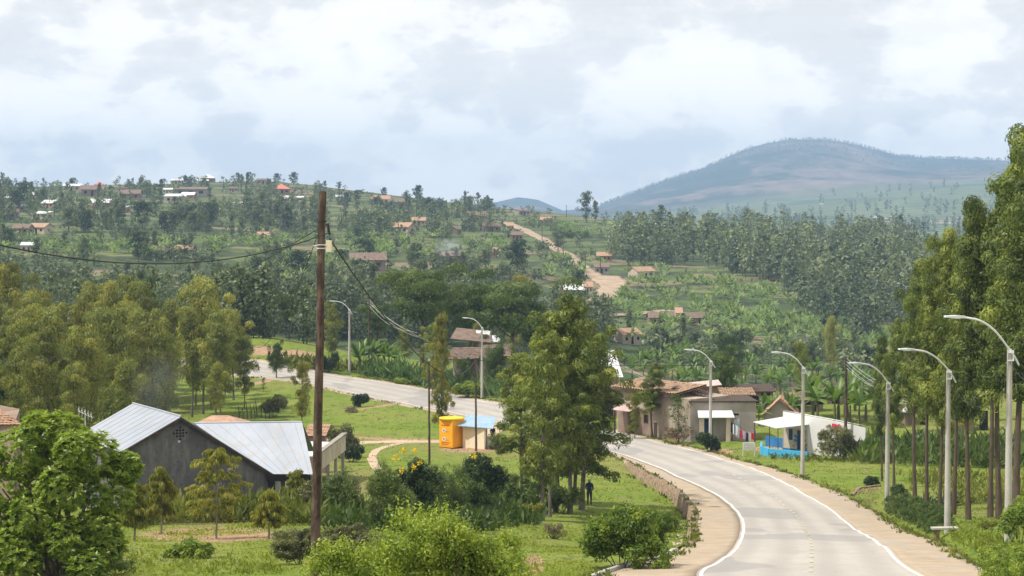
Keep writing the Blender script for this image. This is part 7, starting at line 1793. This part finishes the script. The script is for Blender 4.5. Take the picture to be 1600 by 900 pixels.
hedge([(1392, 793), (1420, 803), (1445, 815), (1466, 824), (1476, 828)], .9, .8, 'dark clipped hedge running beside the right shoulder', L_MID, 1, 700)
hedge([(1560, 905), (1580, 915), (1620, 930)], 1.1, .9, 'bright clipped hedge at the bottom right corner', L_BUSH, 2, 400)
# layered yellow green trees in front of the grey house
def cassava(px, py, top, wpx, label, seed):
    rng = np.random.default_rng(seed); g = gp(px, py); s = F/g.y; h = (py-top)/s; w_ = wpx/s
    e = empty('layered_tree', g, 0, label, 'tree', 'layered yellow green garden trees'); t = MB(); t.tube([(0, 0, -.1), (.05, 0, h*.5), (0, 0, h*.97)], [.05, .035, .012], 7); CC, CD = [], []
    for L_ in range(6):
        z = h*(.38 + .6*L_/5); R_ = w_/2*(1 - .62*abs(L_-1.6)/4)
        for j in range(7):
            a = j*2.4 + L_; r = R_*rng.uniform(.5, 1.0); c = np.array([r*math.cos(a), r*math.sin(a), z + .04*h*rng.normal()]); t.tube([(0, 0, z-.08*h), tuple(c*np.array([.5, .5, 1]) + np.array([0, 0, -.02])), tuple(c)], [.015, .010, .005], 4, False)
            for q in range(5): cc = c*np.array([1-.14*q, 1-.14*q, 1]); CC.append(cc + rng.normal(size=3)*.05); CD.append(nrm(np.array([cc[0], cc[1], -.3])))
    cm = crown_mesh('layered_crown', rng, np.array(CC), np.array(CD), L_YEL, .13, 34, .17, .26, .2, .5, .7, .22, .4); link('crown', cm, e); t.build('trunk', B_PALE, e)
cassava(338, 842, 706, 118, 'tallest layered yellow green tree in front of the grey gable wall', 3)
cassava(252, 835, 735, 60, 'smaller layered tree left of the tallest one before the grey wall', 4)
cassava(210, 846, 758, 50, 'layered sapling beside the right side of the big bush', 5)
cassava(420, 842, 770, 56, 'young layered tree in front of the porch columns', 6)
cassava(462, 800, 738, 40, 'yellow green sapling standing before the white porch columns', 7)
SAP = [tree_proto('sapling', 141 + i, 'sapling', m=mm, R=r, t0=t) for i, (mm, r, t) in enumerate([(L_MID, .8, .2), (L_BUSH, .6, .35), (L_GREYG, .7, .1)])]
for v, px, py, top, lab in [(0, 1060, 693, 612, 'tall thin leafy sapling against the cream wall'), (1, 1426, 786, 730, 'thin crooked sapling in the right verge grass'), (2, 362, 812, 722, 'soft green conical sapling behind the tallest layered tree'), (1, 1590, 850, 765, 'sapling with bright leaves at the right edge'),
                           (0, 812, 705, 660, 'small sapling at the left foot of the clump'), (0, 412, 612, 588, 'bent little tree at the near edge of the far road'), (0, 690, 640, 602, 'leafy low branch growth on the slim tree')]:
    px_tree(SAP[v], 'sapling', px, py, top, lab, None, cat='sapling')
# agaves
def agave_mesh(seed):
    rng = np.random.default_rng(seed); V, Q, T = [], [], []
    for i in range(26):
        a = i*2.4; el = rng.uniform(.35, 1.35); L_ = rng.uniform(.7, 1.1); w_ = .13; d = np.array([math.cos(a)*math.cos(el), math.sin(a)*math.cos(el), math.sin(el)]); sd = np.array([-math.sin(a), math.cos(a), 0]); up = np.cross(sd, d); up = up if up[2] > 0 else -up
        o = len(V); p = np.zeros(3); tt = np.clip(.5+rng.normal()*.2, 0, 1)
        for j, (t, w) in enumerate(((0, .7), (.35, 1), (.7, .75), (1, .05))):
            c = d*L_*t - np.array([0, 0, .12*t*t]); V += [c - sd*w_*w/2 + up*.03, c - up*.01, c + sd*w_*w/2 + up*.03]; T += [tt]*3
        for j in range(3): b_ = o+3*j; Q += [(b_, b_+1, b_+4, b_+3), (b_+1, b_+2, b_+5, b_+4)]
    return quads_mesh('agave_leaves', np.array(V), Q, L_AGAVE, None, {'tint': np.array(T)}, True)
AG = [agave_mesh(i) for i in range(2)]
rng = np.random.default_rng(9)
def agaves(poly, n, lab, grp, sc):
    for px, py in poly_pts(rng, poly, n):
        h_ = hit(px, py); o = link('agave', AG[rng.integers(2)], None, h_, rng.uniform(0, 6)); o.scale = (sc*rng.uniform(.8, 1.2),)*3; tag(o, lab, 'agave', grp)
agaves([(690, 822), (745, 800), (800, 800), (800, 826), (740, 836)], 16, 'grey green spiky agave in the row before the garden bushes', 'agaves before the garden bushes', 1.1)
agaves([(1440, 790), (1525, 786), (1530, 800), (1450, 806)], 10, 'dark spiky agave at the foot of the verge trunks', 'agaves among the verge trunks', .9)

# ------------------------------------------------------------------ grass, weeds and crops
def cards(name, X, Y, hgt, m, label, cat, seed=0, per=1, asp=.5, lift=0.0, slant=.45):
    rng = np.random.default_rng(seed); n = len(X); idx = np.repeat(np.arange(n), per); hh = hgt[idx]*rng.uniform(.6, 1.3, n*per)
    P = np.column_stack([X[idx] + rng.normal(size=n*per)*hh*.35, Y[idx] + rng.normal(size=n*per)*hh*.35, np.zeros(n*per)]); P[:, 2] = ground_h(P[:, 0], P[:, 1]) - .01 + lift*hh*rng.uniform(0, 1, n*per)
    D = np.column_stack([rng.normal(size=(n*per, 2))*slant, np.ones(n*per)]); V, Q = leaf_cards(rng, P, D, hh, hh*asp, .15)
    tint = np.clip(fbm(X[idx]/3., Y[idx]/4., 3, 7)*1.1 - .1 + rng.normal(size=n*per)*.16, 0, 1)
    tag(link(name, quads_mesh(name, V, Q, m, None, {'tint': np.repeat(tint, 4)})), label, cat, kind='stuff')
L_GRASS = leafmat('grass_blades', (0.15, 0.19, 0.03), (0.26, 0.31, 0.055), (0.42, 0.42, 0.11), 0.5, .7, .15)
L_WEED = leafmat('weed_leaves', (0.09, 0.115, 0.025), (0.185, 0.205, 0.045), (0.33, 0.32, 0.085), 0.35, .7, .15)
L_MAIZE = leafmat('crop_leaves', (0.05, 0.10, 0.03), (0.11, 0.18, 0.05), (0.22, 0.28, 0.09), 0.3)
def grass():
    rng = np.random.default_rng(1); n = 230000
    px = rng.uniform(-120, 1720, n); u = rng.uniform(0, 1, n); d = 1/(1/44. + u*(1/270. - 1/44.)); X = (px-800)/(F*CP)*d; Y = d
    ok = ~in_poly(X, Y, CORR); cl = fbm(X/2.2, Y/3.0, 4, 13); ok &= rng.uniform(size=n) < np.clip((cl-.30)*4, .15, 1)
    X, Y, d, cl = X[ok], Y[ok], d[ok], cl[ok]; h = np.clip(.0012*d, .055, .15)*(.6+1.3*np.clip(cl-.3, 0, .6))
    cards('grass', X, Y, h, L_GRASS, 'short uneven grass covering the lawns', 'grass', 1, 1, .8, 0, 1.0)
    def zone(poly, k, h0, h1, m, name, lab, cat, seed, per=8, asp=.3, lift=.8, slant=.6):
        rg = np.random.default_rng(seed); P = poly_pts(rg, poly, k); HP_ = [hit(float(a), float(b)) for a, b in P]; HP_ = np.array([q for q in HP_ if q]); cards(name, HP_[:, 0], HP_[:, 1], rg.uniform(h0, h1, len(HP_)), m, lab, cat, seed, per, asp, lift, slant)
    for S_, sd, nm in ((SL, 1, 'left'), (SR, -1, 'right')):
        P = resample(np.array([q for q in S_ if 58 < q[1] < 262]), .12); rg = np.random.default_rng(40+sd); P = P[rg.uniform(size=len(P)) < np.clip((fbm(P[:, 0]/1.5, P[:, 1]/1.5, 3, 3)-.36)*5, .1, 1)]
        Q_ = P + rg.normal(size=P.shape)*.22; cards('verge_weeds', Q_[:, 0], Q_[:, 1], rg.uniform(.08, .28, len(Q_)), L_WEED, f'ragged weeds along the outer edge of the {nm} shoulder', 'weeds', 50+sd, 6, .4, .3, .8)
    zone([(195, 800), (500, 800), (505, 822), (430, 822), (420, 816), (200, 822)], 900, .35, .9, L_WEED, 'weeds', 'tall yellow green weeds in front of the grey house', 'weeds', 3, 10, .22)
    zone([(500, 800), (840, 795), (840, 822), (700, 840), (500, 828)], 620, .25, .7, L_MID, 'weeds', 'undergrowth beneath the garden bushes', 'undergrowth', 5, 10, .3)
    zone([(566, 588), (570, 580), (790, 618), (790, 626), (700, 612)], 500, .7, 1.6, L_MAIZE, 'maize_crop', 'green maize strip along the far side of the road', 'crops', 6, 8, .14)
    zone([(1180, 716), (1262, 722), (1400, 726), (1400, 720), (1262, 716)], 160, .15, .4, L_WEED, 'weeds', 'weeds at the foot of the white building', 'weeds', 7)
    zone([(430, 575), (520, 580), (560, 584), (560, 578), (430, 562)], 160, .4, 1.0, L_WEED, 'weeds', 'bushy weeds beyond the far road', 'weeds', 8)
    zone([(1500, 740), (1640, 745), (1640, 800), (1500, 790), (1400, 745)], 260, .2, .6, L_WEED, 'weeds', 'rough growth behind the verge trees', 'weeds', 9)
    zone([(1480, 840), (1530, 868), (1560, 890), (1600, 900), (1590, 850), (1500, 828)], 200, .1, .3, L_GRASS, 'weeds', 'tufts on the ditch bank at the right', 'weeds', 10)
    zone([(200, 868), (440, 872), (440, 900), (200, 900)], 220, .08, .2, L_GRASS, 'weeds', 'coarse tufts on the lower left lawn', 'weeds', 11)
    zone([(1350, 725), (1600, 735), (1640, 700), (1350, 700)], 520, .4, 1.3, L_MID, 'thicket', 'green thicket behind the right verge', 'thicket', 12, 14, .22)
grass()

# ------------------------------------------------------------------ smoke
def smoke(c, size, dens, label):
    bm = bmesh.new(); bmesh.ops.create_icosphere(bm, subdivisions=2, radius=1.0); me = bpy.data.meshes.new('smoke'); bm.to_mesh(me); bm.free()
    o = link('smoke', me, None, c); o.scale = size; tag(o, label, 'smoke', kind='stuff')
    m = bpy.data.materials.new('thin_smoke'); m.use_nodes = True; t = m.node_tree
    for n in list(t.nodes): t.nodes.remove(n)
    v = N(t, 'ShaderNodeVolumePrincipled'); v.inputs['Color'].default_value = (.8, .88, 1, 1); oc = objco(t)
    ln = N(t, 'ShaderNodeVectorMath', operation='LENGTH'); t.links.new(oc, ln.inputs[0]); fall = mth(t, 'SUBTRACT', 1.0, ln.outputs['Value'], clamp=True)
    nn = mth(t, 'MULTIPLY', rmp(t, noise(t, 1.6, 3, .6, oc), [(0.35, 0.0), (0.7, 1.0)]), fall)
    t.links.new(mth(t, 'MULTIPLY', nn, dens), v.inputs['Density']); t.links.new(v.outputs[0], N(t, 'ShaderNodeOutputMaterial').inputs['Volume']); me.materials.append(m)
smoke(at(700, 386, 560), (5, 4, 3.2), .24, 'thin white smoke rising from the brown hill house')
smoke(at(245, 600, 150), (2.6, 2.5, 3.2), .07, 'faint bluish smoke drifting in front of the grove')
# ------------------------------------------------------------------ labels that single out: where each repeated tree stands
def relabel():
    hs = []
    for o in C.objects:
        if o.parent is None and o.get('category') == 'house' and o.name.startswith('hill_house'):
            hs.append((*proj(*o.location), o['label']))
    short = {}
    for px, py, l in hs:
        w = l.split(); cut = len(w)
        for i, x in enumerate(w):
            if i >= 4 and x in ('in', 'on', 'below', 'beside', 'right', 'left', 'under', 'above', 'among', 'behind', 'with', 'high', 'lower', 'next', 'just'): cut = i; break
        short[(px, py)] = ' '.join(w[:min(cut, 9)])
    GR = [(-400, 'past the left edge of view'), (0, 'at the left edge'), (35, 'above the dark dense tree'), (70, 'over the big bush'), (105, 'above the antenna'), (140, 'left of the metal roof'), (175, 'over the low roof corner'), (205, 'over the left roof slope'), (240, 'over the ridge of the grey house'),
          (272, 'above the gable peak'), (305, 'above the hipped hut roof'), (338, 'behind the second metal roof'), (362, 'at the crooked stakes'), (385, 'at the grove end by the road'), (9999, '')]
    seen = {}
    for o in list(C.objects):
        if o.parent is not None or 'label' not in o or o.location.y < 5: continue
        n = o.name.split('.')[0]; px, py = (float(v) for v in proj(*o.location)); d = o.location.y
        top = py - (o.scale.z * 12) * F / d
        if n == 'grove_tree':
            i = max(k for k in range(len(GR) - 1) if px >= GR[k][0] or k == 0)
            row = 'front row' if d < 172 else ('second row' if d < 192 else ('third row' if d < 215 else 'back row')); hh = o.scale.z
            o['label'] = f"{'low' if hh < .68 else ('tall' if hh > .85 else 'middling')} olive grove tree in the {row} {GR[i][1]}"
        elif n == 'hillside_tree' and 'group' in o:
            q = min(hs, key=lambda h: (h[0]-px)**2 + 4*(h[1]-py)**2); dx, dy = px - q[0], py - q[1]
            cr = o.children[1].data.name if len(o.children) > 1 else ''
            dist = math.hypot(dx, dy); side = ('left of' if dx < 0 else 'right of') if abs(dx) > abs(dy)*1.2 else ('above' if dy < 0 else 'below')
            near = 'close' if dist < 16 else ('just' if dist < 34 else ('some way' if dist < 70 else 'far'))
            if dist > 70: continue
            o['label'] = f"{'round' if 'round' in cr else 'slim'} {'tall' if o.scale.z > .9 else 'low'} tree {near} {side} the {short[(q[0], q[1])]}"
            if len(o['label'].split()) > 16: o['label'] = ' '.join(o['label'].split()[:16])
    by = {}
    for o in C.objects:
        if o.parent is None and o.name.startswith('hillside_tree') and 'group' in o: by.setdefault(o['label'], []).append(o)
    for l, os_ in by.items():          # look-alikes that nothing tells apart carry one group
        if len({o['group'] for o in os_}) > 1:
            for o in os_: o['group'] = 'trees ' + ' '.join(l.split()[3:])
relabel()
